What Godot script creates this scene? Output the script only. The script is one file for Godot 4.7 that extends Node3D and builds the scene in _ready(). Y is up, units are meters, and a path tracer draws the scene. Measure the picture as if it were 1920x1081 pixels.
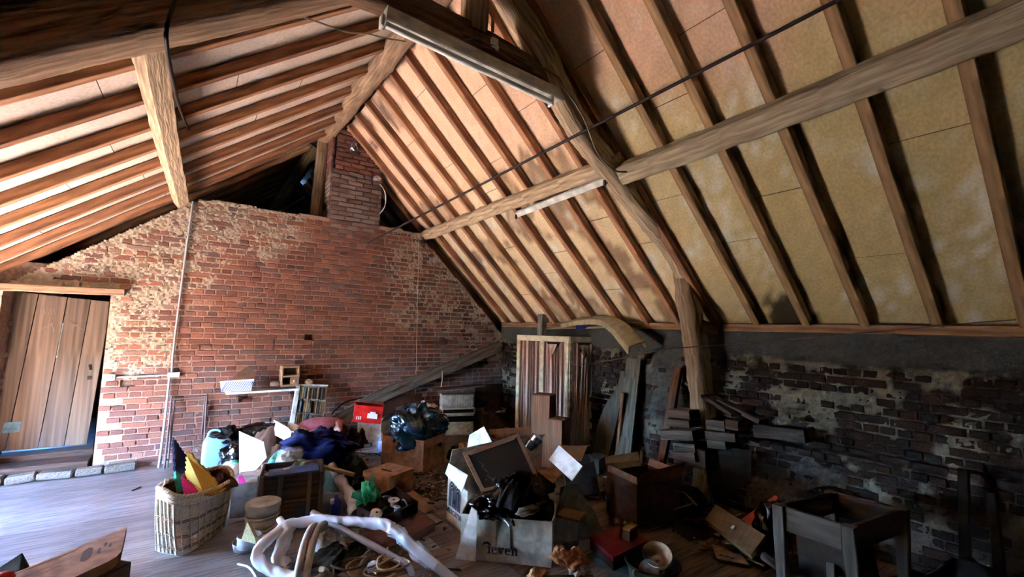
extends Node3D
# An attic full of stored things: brick gable, timber roof, daylight from a low opening on the left.

var rng := RandomNumberGenerator.new()
var noise := FastNoiseLite.new()
var soft := FastNoiseLite.new()
var tex := {}
var mats := {}
var counts := {}

func V(x: float, y: float, z: float) -> Vector3:
	return Vector3(x, y, z)

func rnd(a: float, b: float) -> float:
	return rng.randf_range(a, b)

func _ready() -> void:
	rng.seed = 7
	noise.seed = 3
	noise.frequency = 1.0
	noise.fractal_octaves = 3
	soft.seed = 11
	soft.frequency = 1.0
	soft.fractal_type = FastNoiseLite.FRACTAL_NONE
	set_camera()
	set_light()
	make_textures()
	build_shell()
	build_roof()
	build_gable()
	build_right_wall()
	build_timbers()
	build_fittings()
	build_left_things()
	build_wall_things()
	build_middle_things()
	build_back_things()
	build_right_things()
	build_small_things()
	settle()

func set_camera() -> void:
	var cam := Camera3D.new()
	cam.name = "camera"
	cam.fov = 65.95
	cam.near = 0.05
	cam.far = 60.0
	cam.position = Vector3(0, 1.5, 0)
	cam.basis = Basis(Vector3.UP, deg_to_rad(-34.803)) * Basis(Vector3.RIGHT, deg_to_rad(5.216)) * Basis(Vector3.BACK, deg_to_rad(1.597))
	add_child(cam)
	cam.current = true

func set_light() -> void:
	var we := WorldEnvironment.new()
	we.name = "world"
	var e := Environment.new()
	e.background_mode = Environment.BG_SKY
	var sm := ProceduralSkyMaterial.new()
	sm.sky_top_color = Color(0.36, 0.60, 0.95)
	sm.sky_horizon_color = Color(0.70, 0.87, 1.0)
	sm.ground_horizon_color = Color(0.30, 0.33, 0.30)
	sm.ground_bottom_color = Color(0.25, 0.27, 0.24)
	sm.sky_energy_multiplier = SKY
	e.sky = Sky.new()
	e.sky.sky_material = sm
	e.tonemap_mode = Environment.TONE_MAPPER_LINEAR
	e.tonemap_exposure = EXPOSURE
	e.sdfgi_enabled = true
	e.ssao_enabled = true
	e.ssil_enabled = true
	we.environment = e
	add_child(we)
	# the sun stands high on the left and falls on the boards just inside the opening, outside the picture
	var sun := DirectionalLight3D.new()
	sun.name = "sun"
	sun.light_color = Color(1.0, 0.96, 0.94)
	sun.light_energy = SUN
	sun.light_angular_distance = 1.0
	sun.shadow_enabled = true
	sun.sky_mode = DirectionalLight3D.SKY_MODE_LIGHT_ONLY
	sun.transform = Transform3D(Basis.looking_at(Vector3(0.715, -0.66, 0.15), Vector3.UP), Vector3(-5, 8, -4))
	add_child(sun)
	# daylight coming in through the low glazed opening in the left wall (window_1)
	add_child(area("window_daylight", Vector3(WIN_X + 0.03, (WIN_Y0 + WIN_Y1) / 2, (WIN_Z0 + WIN_Z1) / 2), Vector3(1, 0.0, 0.0), Vector2(WIN_Z1 - WIN_Z0, WIN_Y1 - WIN_Y0), Color(0.80, 0.92, 1.0), AREA))

const EXPOSURE := 15.0
const SUN := 64.0
const SKY := 3.4
const AREA := 0.04
const WIN_X := -2.2
const WIN_Y0 := 0.06
const WIN_Y1 := 1.25
const WIN_Z0 := -5.4
const WIN_Z1 := -4.0

func area(called: String, at: Vector3, dir: Vector3, size: Vector2, color: Color, energy: float) -> AreaLight3D:
	var l := AreaLight3D.new()
	l.name = called
	l.area_size = size
	l.light_color = color
	l.light_energy = energy
	l.area_normalize_energy = true
	l.shadow_enabled = true
	l.set("area_range", 20.0)
	l.set("area_attenuation", 2.0)
	l.transform = Transform3D(Basis.looking_at(dir, Vector3.UP if absf(dir.y) < 0.9 else Vector3.RIGHT), at)
	return l

# ---------- meshes ----------
class Mb:
	var v := PackedVector3Array()
	var n := PackedVector3Array()
	var uv := PackedVector2Array()
	var c := PackedColorArray()
	var col := Color.WHITE
	func put(p: Vector3, q: Vector3, u: Vector2) -> void:
		v.append(p)
		n.append(q)
		uv.append(u)
		c.append(col)
	# counter-clockwise seen from the front
	func tri(a: Vector3, b: Vector3, d: Vector3) -> void:
		var q := (b - a).cross(d - a).normalized()
		var x := (b - a).normalized()
		var y := q.cross(x)
		put(a, q, Vector2.ZERO)
		put(d, q, Vector2(x.dot(d - a), y.dot(d - a)))
		put(b, q, Vector2(x.dot(b - a), 0))
	func quad(a: Vector3, b: Vector3, d: Vector3, e: Vector3) -> void:
		var q := ((b - a).cross(d - a) + (d - a).cross(e - a)).normalized()
		var w := (b - a).length()
		var h := (e - a).length()
		put(a, q, Vector2.ZERO)
		put(d, q, Vector2(w, h))
		put(b, q, Vector2(w, 0))
		put(a, q, Vector2.ZERO)
		put(e, q, Vector2(0, h))
		put(d, q, Vector2(w, h))
	# rows of points, smooth shading
	func sheet(rows: Array, closed := false, flip := false, uvs: Array = []) -> void:
		var nr := rows.size()
		var nc: int = rows[0].size()
		var ns := []
		for i in nr:
			var r := PackedVector3Array()
			for j in nc:
				var a: Vector3 = rows[i][(j + 1) % nc] if closed else rows[i][mini(j + 1, nc - 1)]
				var b: Vector3 = rows[i][(j + nc - 1) % nc] if closed else rows[i][maxi(j - 1, 0)]
				var d: Vector3 = rows[mini(i + 1, nr - 1)][j]
				var e: Vector3 = rows[maxi(i - 1, 0)][j]
				var q := (a - b).cross(d - e).normalized()
				r.append(-q if flip else q)
			ns.append(r)
		for i in nr - 1:
			for j in (nc if closed else nc - 1):
				var k := (j + 1) % nc
				var ix := [[i, j, j], [i, k, j + 1], [i + 1, k, j + 1], [i, j, j], [i + 1, k, j + 1], [i + 1, j, j]]
				var order := [0, 1, 2, 3, 4, 5] if flip else [0, 2, 1, 3, 5, 4]
				for o in order:
					var t: Array = ix[o]
					var u: Vector2 = uvs[t[0]][t[2]] if uvs else Vector2(t[2] * 0.1, t[0] * 0.1)
					put(rows[t[0]][t[1]], ns[t[0]][t[1]], u)
	func fan(ring: Array, out_n: Vector3) -> void:
		var m := Vector3.ZERO
		for p in ring:
			m += p
		m /= ring.size()
		for i in ring.size():
			var a: Vector3 = ring[i]
			var b: Vector3 = ring[(i + 1) % ring.size()]
			if (a - m).cross(b - m).dot(out_n) > 0:
				tri(m, a, b)
			else:
				tri(m, b, a)
	func hexa(p: Array) -> void:   # p[0..3] bottom ring counter-clockwise seen from above, p[4..7] top
		quad(p[4], p[5], p[6], p[7])
		quad(p[3], p[2], p[1], p[0])
		for i in 4:
			var j := (i + 1) % 4
			quad(p[i], p[j], p[j + 4], p[i + 4])
	# a box with chamfered edges
	func box(at: Vector3, s: Vector3, bev := 0.004, b := Basis.IDENTITY) -> void:
		var h := s / 2
		bev = minf(bev, minf(h.x, minf(h.y, h.z)) * 0.6)
		var g := h - Vector3.ONE * bev
		for ax in 3:
			for sg in [-1.0, 1.0]:
				var u := (ax + 1) % 3
				var w := (ax + 2) % 3
				var f := []
				for k in [[-1, -1], [1, -1], [1, 1], [-1, 1]]:
					var p := Vector3.ZERO
					p[ax] = h[ax] * sg
					p[u] = g[u] * k[0] * sg
					p[w] = g[w] * k[1]
					f.append(at + b * p)
				quad(f[0], f[1], f[2], f[3])
		for ax in 3:
			var u := (ax + 1) % 3
			var w := (ax + 2) % 3
			for k in [[-1, -1], [1, -1], [1, 1], [-1, 1]]:
				var q := []
				for m in [[0, -1], [1, -1], [1, 1], [0, 1]]:
					var p := Vector3.ZERO
					p[ax] = g[ax] * m[1]
					p[u] = (h[u] if m[0] == 0 else g[u]) * k[0]
					p[w] = (g[w] if m[0] == 0 else h[w]) * k[1]
					q.append(at + b * p)
				var o := Vector3.ZERO
				o[u] = k[0]
				o[w] = k[1]
				if (q[1] - q[0]).cross(q[2] - q[0]).dot(b * o) > 0:
					quad(q[0], q[1], q[2], q[3])
				else:
					quad(q[3], q[2], q[1], q[0])
		for sx in [-1.0, 1.0]:
			for sy in [-1.0, 1.0]:
				for sz in [-1.0, 1.0]:
					var a := at + b * Vector3(h.x * sx, g.y * sy, g.z * sz)
					var d := at + b * Vector3(g.x * sx, h.y * sy, g.z * sz)
					var e := at + b * Vector3(g.x * sx, g.y * sy, h.z * sz)
					if sx * sy * sz > 0:
						tri(a, d, e)
					else:
						tri(a, e, d)
	# four corners and a thickness away from the side the corners are counter-clockwise on
	func slab(a: Vector3, b: Vector3, d: Vector3, e: Vector3, t: float) -> void:
		var q := ((b - a).cross(d - a) + (d - a).cross(e - a)).normalized() * -t
		hexa([a + q, b + q, d + q, e + q, a, b, d, e])
	# a section swept along points; uv: metres along and around
	func sweep(pts: Array, sec: Array, up := Vector3.UP, scale: Array = [], caps := true, smooth := true) -> void:
		var rows := []
		var uvs := []
		var run := 0.0
		var m := sec.size()
		for i in pts.size():
			var t: Vector3 = (pts[mini(i + 1, pts.size() - 1)] - pts[maxi(i - 1, 0)]).normalized()
			if i > 0:
				run += (pts[i] - pts[i - 1]).length()
			var x := up.cross(t).normalized()
			if x.length() < 0.5:
				x = Vector3.RIGHT.cross(t).normalized()
			var y := t.cross(x)
			var r := []
			var us := []
			var around := 0.0
			for j in m + (1 if smooth else 0):
				var s: Vector2 = sec[j % m]
				if j > 0:
					around += (sec[j % m] - sec[j - 1]).length()
				var k: Variant = scale[i] if scale else 1.0
				var q: Vector2 = s * k
				if j < m:
					r.append(pts[i] + x * q.x + y * q.y)
				us.append(Vector2(run, around))
			rows.append(r)
			uvs.append(us)
		if smooth:
			sheet(rows, true, false, uvs)
		else:
			for i in pts.size() - 1:
				for j in m:
					var k := (j + 1) % m
					var q: Vector3 = -(rows[i][k] - rows[i][j]).cross(rows[i + 1][j] - rows[i][j]).normalized() * -1.0
					var w: float = (sec[k] - sec[j]).length()
					var u0: Vector2 = uvs[i][j]
					var u1: Vector2 = uvs[i + 1][j]
					for o in [[rows[i][j], u0], [rows[i + 1][j], u1], [rows[i + 1][k], u1 + Vector2(0, w)], [rows[i][j], u0], [rows[i + 1][k], u1 + Vector2(0, w)], [rows[i][k], u0 + Vector2(0, w)]]:
						put(o[0], q, o[1])
		if caps:
			fan(rows[0], pts[0] - pts[1])
			fan(rows[-1], pts[-1] - pts[-2])
	func tube(pts: Array, r: Variant, sides := 8, caps := true) -> void:
		var sec := []
		for j in sides:
			sec.append(Vector2(cos(TAU * j / sides), sin(TAU * j / sides)))
		var sc := []
		for i in pts.size():
			sc.append(r[i] if r is Array else r)
		sweep(pts, sec, Vector3(0.13, 0.97, 0.21), sc, caps)
	# profile points (radius, height) turned about y
	func lathe(prof: Array, xf := Transform3D.IDENTITY, sides := 24, squash := Vector2.ONE) -> void:
		var rows := []
		for p in prof:
			var r := []
			for j in sides:
				var a := TAU * j / sides
				r.append(xf * Vector3(cos(a) * p.x * squash.x, p.y, sin(a) * p.x * squash.y))
			rows.append(r)
		sheet(rows, true, true)
	func mesh() -> ArrayMesh:
		var a := []
		a.resize(Mesh.ARRAY_MAX)
		a[Mesh.ARRAY_VERTEX] = v
		a[Mesh.ARRAY_NORMAL] = n
		a[Mesh.ARRAY_TEX_UV] = uv
		a[Mesh.ARRAY_COLOR] = c
		var m := ArrayMesh.new()
		m.add_surface_from_arrays(Mesh.PRIMITIVE_TRIANGLES, a)
		return m

# ---------- naming ----------
func numbered(s: String) -> String:
	var k: int = counts.get(s, 0)
	counts[s] = k + 1
	return s if k == 0 else "%s_%03d" % [s, k]

func thing(called: String, label: String, category: String, at := Vector3.ZERO, yaw := 0.0, group := "") -> Node3D:
	var o := Node3D.new()
	o.name = numbered(called)
	o.position = at
	o.rotation.y = deg_to_rad(yaw)
	add_child(o)
	return tag(o, label, category, group)

func tag(o: Node3D, label: String, category: String, group := "", kind := "") -> Node3D:
	if label: o.set_meta("label", label)
	if category: o.set_meta("category", category)
	if group: o.set_meta("group", group)
	if kind: o.set_meta("kind", kind)
	return o

# mesh object; a Mb or a Mesh; at top level the name is numbered. Vertices are in the parent's axes, moved so that the node sits at its own place.
func obj(called: String, m: Variant, material: Material, parent: Node3D = null, label := "") -> MeshInstance3D:
	var o := MeshInstance3D.new()
	o.name = called if parent else numbered(called)
	o.mesh = m.mesh() if m is Mb else m
	o.material_override = material
	if label: o.set_meta("label", label)
	(parent if parent else self).add_child(o, true)
	return o

func struct(called: String, m: Variant, material: Material, label := "", category := "") -> MeshInstance3D:
	var o := obj(called, m, material)
	o.set_meta("kind", "structure")
	if label: o.set_meta("label", label)
	if category: o.set_meta("category", category)
	return o

# ---------- materials ----------
func gray_tex(key: String, freq: float, w: int, h: int, lo: float, hi: float, octaves := 4, squash := 1.0, seed_ := 1, type := FastNoiseLite.TYPE_SIMPLEX_SMOOTH, gamma := 1.0, ridged := false) -> void:
	var f := FastNoiseLite.new()
	f.seed = seed_
	f.noise_type = type
	f.frequency = freq
	f.fractal_octaves = octaves
	if ridged: f.fractal_type = FastNoiseLite.FRACTAL_RIDGED
	var im := f.get_seamless_image(int(w / squash), h)
	if squash != 1.0: im.resize(w, h, Image.INTERPOLATE_CUBIC)
	im.convert(Image.FORMAT_L8)
	var d := im.get_data()
	var lut := PackedByteArray()
	for i in 256:
		lut.append(int(255 * clampf(lerpf(lo, hi, pow(i / 255.0, gamma)), 0, 1)))
	for i in d.size():
		d[i] = lut[d[i]]
	tex[key] = ImageTexture.create_from_image(Image.create_from_data(w, h, false, Image.FORMAT_L8, d))

func make_textures() -> void:
	gray_tex("grain", 0.02, 512, 512, 0.62, 1.08, 5, 10.0, 2)
	# the same grain standing upright
	var im: Image = tex["grain"].get_image().duplicate()
	im.rotate_90(CLOCKWISE)
	tex["grain_v"] = ImageTexture.create_from_image(im)
	gray_tex("grain_relief", 0.05, 512, 512, 0.0, 1.0, 4, 14.0, 5)
	gray_tex("rough", 0.02, 512, 512, 0.68, 1.1, 6, 1.0, 3)
	gray_tex("fine", 0.06, 256, 256, 0.82, 1.05, 5, 1.0, 4)
	gray_tex("bumps", 0.03, 512, 512, 0.0, 1.0, 5, 1.0, 8)
	gray_tex("soft", 0.012, 256, 256, 0.75, 1.08, 4, 1.0, 9)
	gray_tex("weave", 0.05, 256, 256, 0.75, 1.0, 3, 4.0, 12)
	gray_tex("creases", 0.012, 512, 512, 0.0, 1.0, 3, 1.0, 14, FastNoiseLite.TYPE_CELLULAR)

func mat(color: Color, rough := 0.85, t := "fine", scale: Variant = 2.0, opt := {}) -> StandardMaterial3D:
	var key := "%s|%s|%s|%s|%s" % [color, rough, t, scale, opt]
	if mats.has(key): return mats[key]
	var m := StandardMaterial3D.new()
	m.albedo_color = color
	m.roughness = rough
	m.metallic = opt.get("metal", 0.0)
	m.metallic_specular = opt.get("spec", 0.35)
	if t:
		m.albedo_texture = tex[t]
		if not opt.get("uv", false):
			m.uv1_triplanar = true
			m.uv1_world_triplanar = opt.get("world", false)
		m.uv1_scale = scale if scale is Vector3 else Vector3.ONE * scale
	if opt.has("bump"):
		m.heightmap_enabled = true
		m.heightmap_texture = tex[opt.get("bump_tex", "bumps")]
		m.heightmap_scale = opt.bump
	if opt.get("vc", false):
		m.vertex_color_use_as_albedo = true
	if opt.has("back"):
		m.backlight_enabled = true
		m.backlight = opt.back
	if opt.has("rim"):
		m.rim_enabled = true
		m.rim = opt.rim
	m.cull_mode = BaseMaterial3D.CULL_DISABLED
	mats[key] = m
	return m

func wood(color: Color, rough := 0.75, scale := 1.6, bump := 0.25) -> StandardMaterial3D:
	return mat(color, rough, "grain", scale, {"uv": true, "bump": bump, "bump_tex": "grain_relief"})

func card(color: Color) -> StandardMaterial3D:
	return mat(color, 0.85, "soft", 3.0)

# ---------- timber ----------
func section(w: float, h: float, bev: float) -> Array:
	var a := w / 2
	var b := h / 2
	return [Vector2(a, -b + bev), Vector2(a, b - bev), Vector2(a - bev, b), Vector2(-a + bev, b), Vector2(-a, b - bev), Vector2(-a, -b + bev), Vector2(-a + bev, -b), Vector2(a - bev, -b)]

# a straight or bent timber; wob in metres makes it hewn
func timber(pts: Array, w: float, h: float, up := Vector3.UP, wob := 0.0, bev := 0.006, step := 0.0) -> Mb:
	var b := Mb.new()
	var p := []
	if step > 0:
		for i in pts.size() - 1:
			var k := maxi(1, int((pts[i + 1] - pts[i]).length() / step))
			for j in k:
				p.append(pts[i].lerp(pts[i + 1], float(j) / k))
		p.append(pts[-1])
	else:
		p = pts
	var sc := []
	if wob > 0:
		var s0 := rnd(0, 90)
		for i in p.size():
			p[i] += Vector3(noise.get_noise_2d(i * 0.31, s0), noise.get_noise_2d(i * 0.31, s0 + 9), noise.get_noise_2d(i * 0.31, s0 + 19)) * wob
			sc.append(Vector2(1 + noise.get_noise_2d(i * 0.4, s0 + 30) * wob * 4, 1 + noise.get_noise_2d(i * 0.4, s0 + 40) * wob * 4))
	b.sweep(p, section(w, h, bev), up, sc, true, false)
	return b

func plank(called: String, a: Vector3, b: Vector3, w: float, h: float, up: Vector3, m: Material, parent: Node3D = null, wob := 0.0, label := "") -> MeshInstance3D:
	return obj(called, timber([a, b], w, h, up, wob, minf(0.004, h * 0.3), 0.15 if wob > 0 else 0.0), m, parent, label)

func slab_obj(called: String, a: Vector3, b: Vector3, d: Vector3, e: Vector3, t: float, m: Material, parent: Node3D = null, label := "") -> MeshInstance3D:
	var k := Mb.new()
	k.slab(a, b, d, e, t)
	return obj(called, k, m, parent, label)

# ---------- the room ----------
const ZG := -5.98      # face of the brick gable
const XR := 4.0        # face of the right wall
const XL := -2.2
const ZB := -9.2       # far end of the attic beyond the gable
const ZF := 2.5        # wall behind the camera
const NR := Vector3(0.6899, 0.7239, 0.0)    # outward normal of the right slope
const NL := Vector3(-0.6086, 0.7935, 0.0)

func yr(x: float) -> float:      # underside of the right rafters
	return 5.343 - 0.953 * x

func yl(x: float) -> float:
	return 3.056 + 0.767 * x

func ss(a: float, b: float, x: float) -> float:
	return smoothstep(a, b, x)

func nz(x: float, y: float, f: float, s := 0.0) -> float:
	return noise.get_noise_3d(x * f, y * f, s)

func build_shell() -> void:
	# floor of wide boards
	var sub := Mb.new()
	sub.box(V(0.9, -0.09, (ZB + ZF) / 2), V(6.6, 0.12, ZF - ZB), 0.0)
	var fl := struct("floor", sub, mat(Color(0.10, 0.085, 0.075)))
	var fm := []
	for k in 5:
		var g: float = [0.0, 0.03, -0.02, 0.05, -0.035][k]
		fm.append(mat(Color(0.52 + g, 0.475 + g, 0.45 + g), 0.40, "grain", 2.2, {"uv": true, "bump": 0.08, "bump_tex": "grain_relief", "spec": 0.45}))
	var bare := []
	for c in [Color(0.46, 0.36, 0.29), Color(0.42, 0.32, 0.26), Color(0.49, 0.39, 0.32)]:
		bare.append(mat(c, 0.5, "grain", 2.2, {"uv": true, "bump": 0.08, "bump_tex": "grain_relief"}))
	var old := mat(Color(0.30, 0.24, 0.20), 0.6, "grain", 1.3, {"uv": true})
	var z := ZB
	var row := 0
	while z < ZF:
		var w := rnd(0.17, 0.23)
		var cut := rnd(0.9, 1.9)
		for seg in [[XL, cut], [cut, XR]]:
			var b := Mb.new()
			var y := rnd(-0.0015, 0.001)
			b.sweep([V(seg[0] + 0.002, y - 0.015, z + w / 2), V(seg[1] - 0.002, y - 0.015, z + w / 2)], section(w - 0.0025, 0.03, 0.002), Vector3.UP, [], true, false)
			obj("plank", b, old if z > -0.3 else (fm[(row * 3) % 5] if seg[0] < 0 else bare[row % 3]), fl)
		z += w
		row += 1
	# left knee wall with the low opening that lets the daylight in
	var lm := mat(Color(0.30, 0.24, 0.21), 0.95, "rough", 1.2, {"bump": 0.6})
	var b := Mb.new()
	var wx := XL - 0.11
	b.box(V(wx, 0.7, (ZB + WIN_Z0) / 2), V(0.22, 1.5, WIN_Z0 - ZB), 0.0)
	b.box(V(wx, 0.7, (WIN_Z1 + ZF) / 2), V(0.22, 1.5, ZF - WIN_Z1), 0.0)
	b.box(V(wx, (WIN_Y0 - 0.05) / 2, (WIN_Z0 + WIN_Z1) / 2), V(0.22, WIN_Y0 + 0.05, WIN_Z1 - WIN_Z0), 0.0)
	b.box(V(wx, (WIN_Y1 + 1.45) / 2, (WIN_Z0 + WIN_Z1) / 2), V(0.22, 1.45 - WIN_Y1, WIN_Z1 - WIN_Z0), 0.0)
	struct("wall_left", b, lm)
	var wf := Mb.new()
	var zc := (WIN_Z0 + WIN_Z1) / 2
	for s in [WIN_Z0 + 0.02, zc, WIN_Z1 - 0.02]:
		wf.box(V(XL - 0.12, (WIN_Y0 + WIN_Y1) / 2, s), V(0.05, WIN_Y1 - WIN_Y0, 0.045), 0.004)
	for s in [WIN_Y0 + 0.02, WIN_Y1 - 0.02]:
		wf.box(V(XL - 0.12, s, zc), V(0.05, 0.045, WIN_Z1 - WIN_Z0), 0.004)
	var win := struct("window_1", wf, wood(Color(0.5, 0.45, 0.4)))
	for s in [WIN_Z0, zc]:
		var p := Mb.new()
		p.box(V(XL - 0.12, (WIN_Y0 + WIN_Y1) / 2, s + (WIN_Z1 - WIN_Z0) / 4), V(0.004, WIN_Y1 - WIN_Y0 - 0.05, (WIN_Z1 - WIN_Z0) / 2 - 0.03), 0.0)
		var gm := StandardMaterial3D.new()
		gm.transparency = BaseMaterial3D.TRANSPARENCY_ALPHA
		gm.albedo_color = Color(0.95, 1, 1, 0.08)
		gm.roughness = 0.05
		obj("pane", p, gm, win)
	# wall behind the camera
	b = Mb.new()
	gable_slab(b, ZF, ZF + 0.22, [])
	struct("wall_front", b, lm)
	b = Mb.new()
	gable_slab(b, ZB - 0.22, ZB, [V(-1.95, 0.9, 0), V(-1.6, 1.4, 0)])
	struct("wall_far", b, lm)
	# outer leaves of the right wall
	b = Mb.new()
	b.box(V(XR + 0.16, 0.78, (ZB + ZF) / 2), V(0.22, 1.66, ZF - ZB), 0.0)
	struct("wall_right_outer", b, lm)

func gable_slab(b: Mb, z0: float, z1: float, hole: Array) -> void:
	# right part, left part and the peak as prisms; hole: [low corner, high corner] left of x = 0
	var cut := [-2.42]
	if hole: cut += [hole[0].x, hole[1].x]
	cut += [1.33, 4.25]
	for i in cut.size() - 1:
		var xa: float = cut[i]
		var xb: float = cut[i + 1]
		var lows := [[-0.05, 9.0]]
		if hole and is_equal_approx(xa, hole[0].x):
			lows = [[-0.05, hole[0].y], [hole[1].y, 9.0]]
		for q in lows:
			var ta: float = minf(q[1], minf(yl(xa), yr(xa)) + 0.16)
			var tb: float = minf(q[1], minf(yl(xb), yr(xb)) + 0.16)
			b.hexa([V(xa, q[0], z1), V(xb, q[0], z1), V(xb, q[0], z0), V(xa, q[0], z0), V(xa, ta, z1), V(xb, tb, z1), V(xb, tb, z0), V(xa, ta, z0)])

# ---------- roof ----------
func panel_color(side: int, x: float, y: float, z: float) -> Color:
	var c: Color
	var sp := nz(x * 1.3 + z, y + z * 0.7, 9.0, 4.0)
	var lo := nz(x + 3, z, 1.1, 2.0)
	if side < 0:
		c = Color(0.86, 0.80, 0.74)
	else:
		var low := ss(2.15, 2.75, x + lo * 0.35)
		var near := ss(-3.2, -1.6, z)
		c = Color(0.90, 0.75, 0.62).lerp(Color(0.86, 0.76, 0.60), low)
		c = c.lerp(Color(0.82, 0.67, 0.54).lerp(Color(0.74, 0.66, 0.46), low), near)
		# pale mould speckle
		var m := ss(-0.12, 0.35, nz(x * 1.2, z * 1.2, 1.6, 7.0)) * ss(-0.15, 0.4, nz(x, z, 16.0, 3.0)) * (0.3 + 0.7 * low)
		c = c.lerp(Color(0.86, 0.86, 0.82), m * 0.85)
		# brown tide marks of old leaks
		var t := nz(x, z, 0.9, 15.0) + 0.35 * nz(x, z, 3.0, 1.0)
		if low > 0.3 and z < -2.6:
			c = c.lerp(Color(0.42, 0.31, 0.22), 0.55 * ss(0.12, 0.2, t) * (1 - ss(0.2, 0.42, t)) + 0.3 * ss(0.2, 0.3, t))
		var d := Vector2((x - 3.93) * 0.8, (z + 1.66) * 0.8).length() + nz(x, z, 5.0, 8.0) * 0.12
		c = c.lerp(Color(0.10, 0.09, 0.07), 0.8 * (1 - ss(0.12, 0.17, d)))
	# soot beside the ridge beam
	if side > 0 and x < 1.75:
		c = c.lerp(Color(0.30, 0.24, 0.22), 0.75 * ss(0.1, 0.45, nz(x, z, 2.2, 31.0)) * ss(-3.0, -3.6, z))
	c = c * (1.0 + sp * 0.08)
	c.a = 1.0
	return c.srgb_to_linear()

func build_roof() -> void:
	var pm := mat(Color.WHITE, 0.9, "fine", 3.0, {"vc": true, "bump": 0.08, "bump_tex": "fine"})
	var tones := []
	for c in [Color(0.72, 0.51, 0.36), Color(0.66, 0.46, 0.33), Color(0.76, 0.56, 0.41), Color(0.62, 0.43, 0.31)]:
		tones.append(wood(c, 0.7, 1.5, 0.15))
	var olive := [wood(Color(0.70, 0.56, 0.39), 0.75, 1.5, 0.15), wood(Color(0.66, 0.52, 0.36), 0.75, 1.5, 0.15)]
	var cap := Mb.new()
	cap.box(V(1.335, yr(1.335) + 0.25, (ZB + ZF) / 2), V(0.7, 0.10, ZF - ZB + 0.4), 0.0)
	struct("trim_1", cap, mat(Color(0.12, 0.10, 0.09)))
	for side in [1, -1]:
		var nn := NR if side > 0 else NL
		var s := Mb.new()
		var e := 4.3 if side > 0 else -2.5
		var off := 0.16
		var p0 := (V(e, yr(e), 0) if side > 0 else V(e, yl(e), 0)) + nn * off
		var rx := 1.335
		var p1 := V(rx, yr(rx), 0) + V(0, off / nn.y, 0)
		var up := nn * 0.06
		if side > 0:
			s.hexa([p1 + V(0, 0, ZF + .2), p0 + V(0, 0, ZF + .2), p0 + V(0, 0, ZB - .2), p1 + V(0, 0, ZB - .2), p1 + up + V(0, 0, ZF + .2), p0 + up + V(0, 0, ZF + .2), p0 + up + V(0, 0, ZB - .2), p1 + up + V(0, 0, ZB - .2)])
		else:
			s.hexa([p0 + V(0, 0, ZF + .2), p1 + V(0, 0, ZF + .2), p1 + V(0, 0, ZB - .2), p0 + V(0, 0, ZB - .2), p0 + up + V(0, 0, ZF + .2), p1 + up + V(0, 0, ZF + .2), p1 + up + V(0, 0, ZB - .2), p0 + up + V(0, 0, ZB - .2)])
		var roof := struct("ceiling", s, mat(Color(0.12, 0.10, 0.09)), "right hand roof slope lined with tan boards between rafters" if side > 0 else "left hand roof slope lined with pale boards between rafters", "ceiling")
		var step := 0.385 if side > 0 else 0.45
		var zs := []
		var z := -9.05 if side > 0 else -9.0
		z = -5.80 - step * 8 if side > 0 else -5.58 - step * 7
		while z < ZF - 0.05:
			zs.append(z)
			z += step
		var depth := 0.072 if side > 0 else 0.07
		var xe := 4.02 if side > 0 else -2.22
		var xt := 1.36 if side > 0 else 1.30
		for i in zs.size():
			# rafter
			var a := V(xe, yr(xe) if side > 0 else yl(xe), zs[i]) + nn * depth / 2
			var c := V(xt, yr(xt) if side > 0 else yl(xt), zs[i] + rnd(-0.015, 0.015)) + nn * depth / 2
			var m: Material = tones[rng.randi() % 4]
			if side > 0 and zs[i] > -2.3: m = olive[rng.randi() % 2] if rng.randf() < 0.6 else tones[1]
			obj("rafter", timber([a, c], 0.06 if side > 0 else 0.062, depth, nn, 0.004, 0.004, 0.6), m, roof)
			# panels of this bay, three or four in a row up the slope
			if i + 1 == zs.size(): continue
			var z0: float = zs[i] - 0.001
			var z1: float = zs[i + 1] - 0.003
			if zs[i] < -6.2 and zs[i] > -9.4 and false: continue
			var len_x := absf(xt - xe)
			var cuts := [0.0]
			var t := rnd(0.12, 0.30) if i % 2 == 0 else rnd(0.3, 0.42)
			while t < 0.93:
				cuts.append(t)
				t += 0.33
			cuts.append(1.0)
			for k in cuts.size() - 1:
				var xa: float = lerpf(xe, xt, cuts[k]) + (0.0015 if k else 0.0) * -side
				var xb: float = lerpf(xe, xt, cuts[k + 1]) - 0.0015 * -side
				var nu := maxi(2, int(absf(xb - xa) / 0.05))
				var nv := 7
				var b := Mb.new()
				var lift := depth + 0.002 + rnd(0, 0.004)
				var g := []
				for iu in nu + 1:
					var r := []
					for iv in nv + 1:
						var x := lerpf(xa, xb, float(iu) / nu)
						var zz := lerpf(z0, z1, float(iv) / nv)
						var y := yr(x) if side > 0 else yl(x)
						r.append(V(x, y, zz) + nn * (lift - 0.006 * sin(PI * iv / nv) * rnd(0.6, 1.0) * 0.4))
					g.append(r)
				for iu in nu:
					for iv in nv:
						var q := [g[iu][iv], g[iu + 1][iv], g[iu + 1][iv + 1], g[iu][iv + 1]]
						var cs := []
						for p in q: cs.append(panel_color(side, p.x, p.y, p.z))
						var nd := -nn
						for o in ([0, 1, 2, 0, 2, 3] if side > 0 else [0, 2, 1, 0, 3, 2]):
							b.col = cs[o]
							b.put(q[o], nd, Vector2.ZERO)
				# edges
				b.col = Color(0.2, 0.15, 0.1)
				b.quad(g[0][0], g[0][nv], g[0][nv] + nn * 0.02, g[0][0] + nn * 0.02)
				b.quad(g[nu][0], g[nu][nv], g[nu][nv] + nn * 0.02, g[nu][0] + nn * 0.02)
				obj("panel", b, pm, roof)

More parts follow.
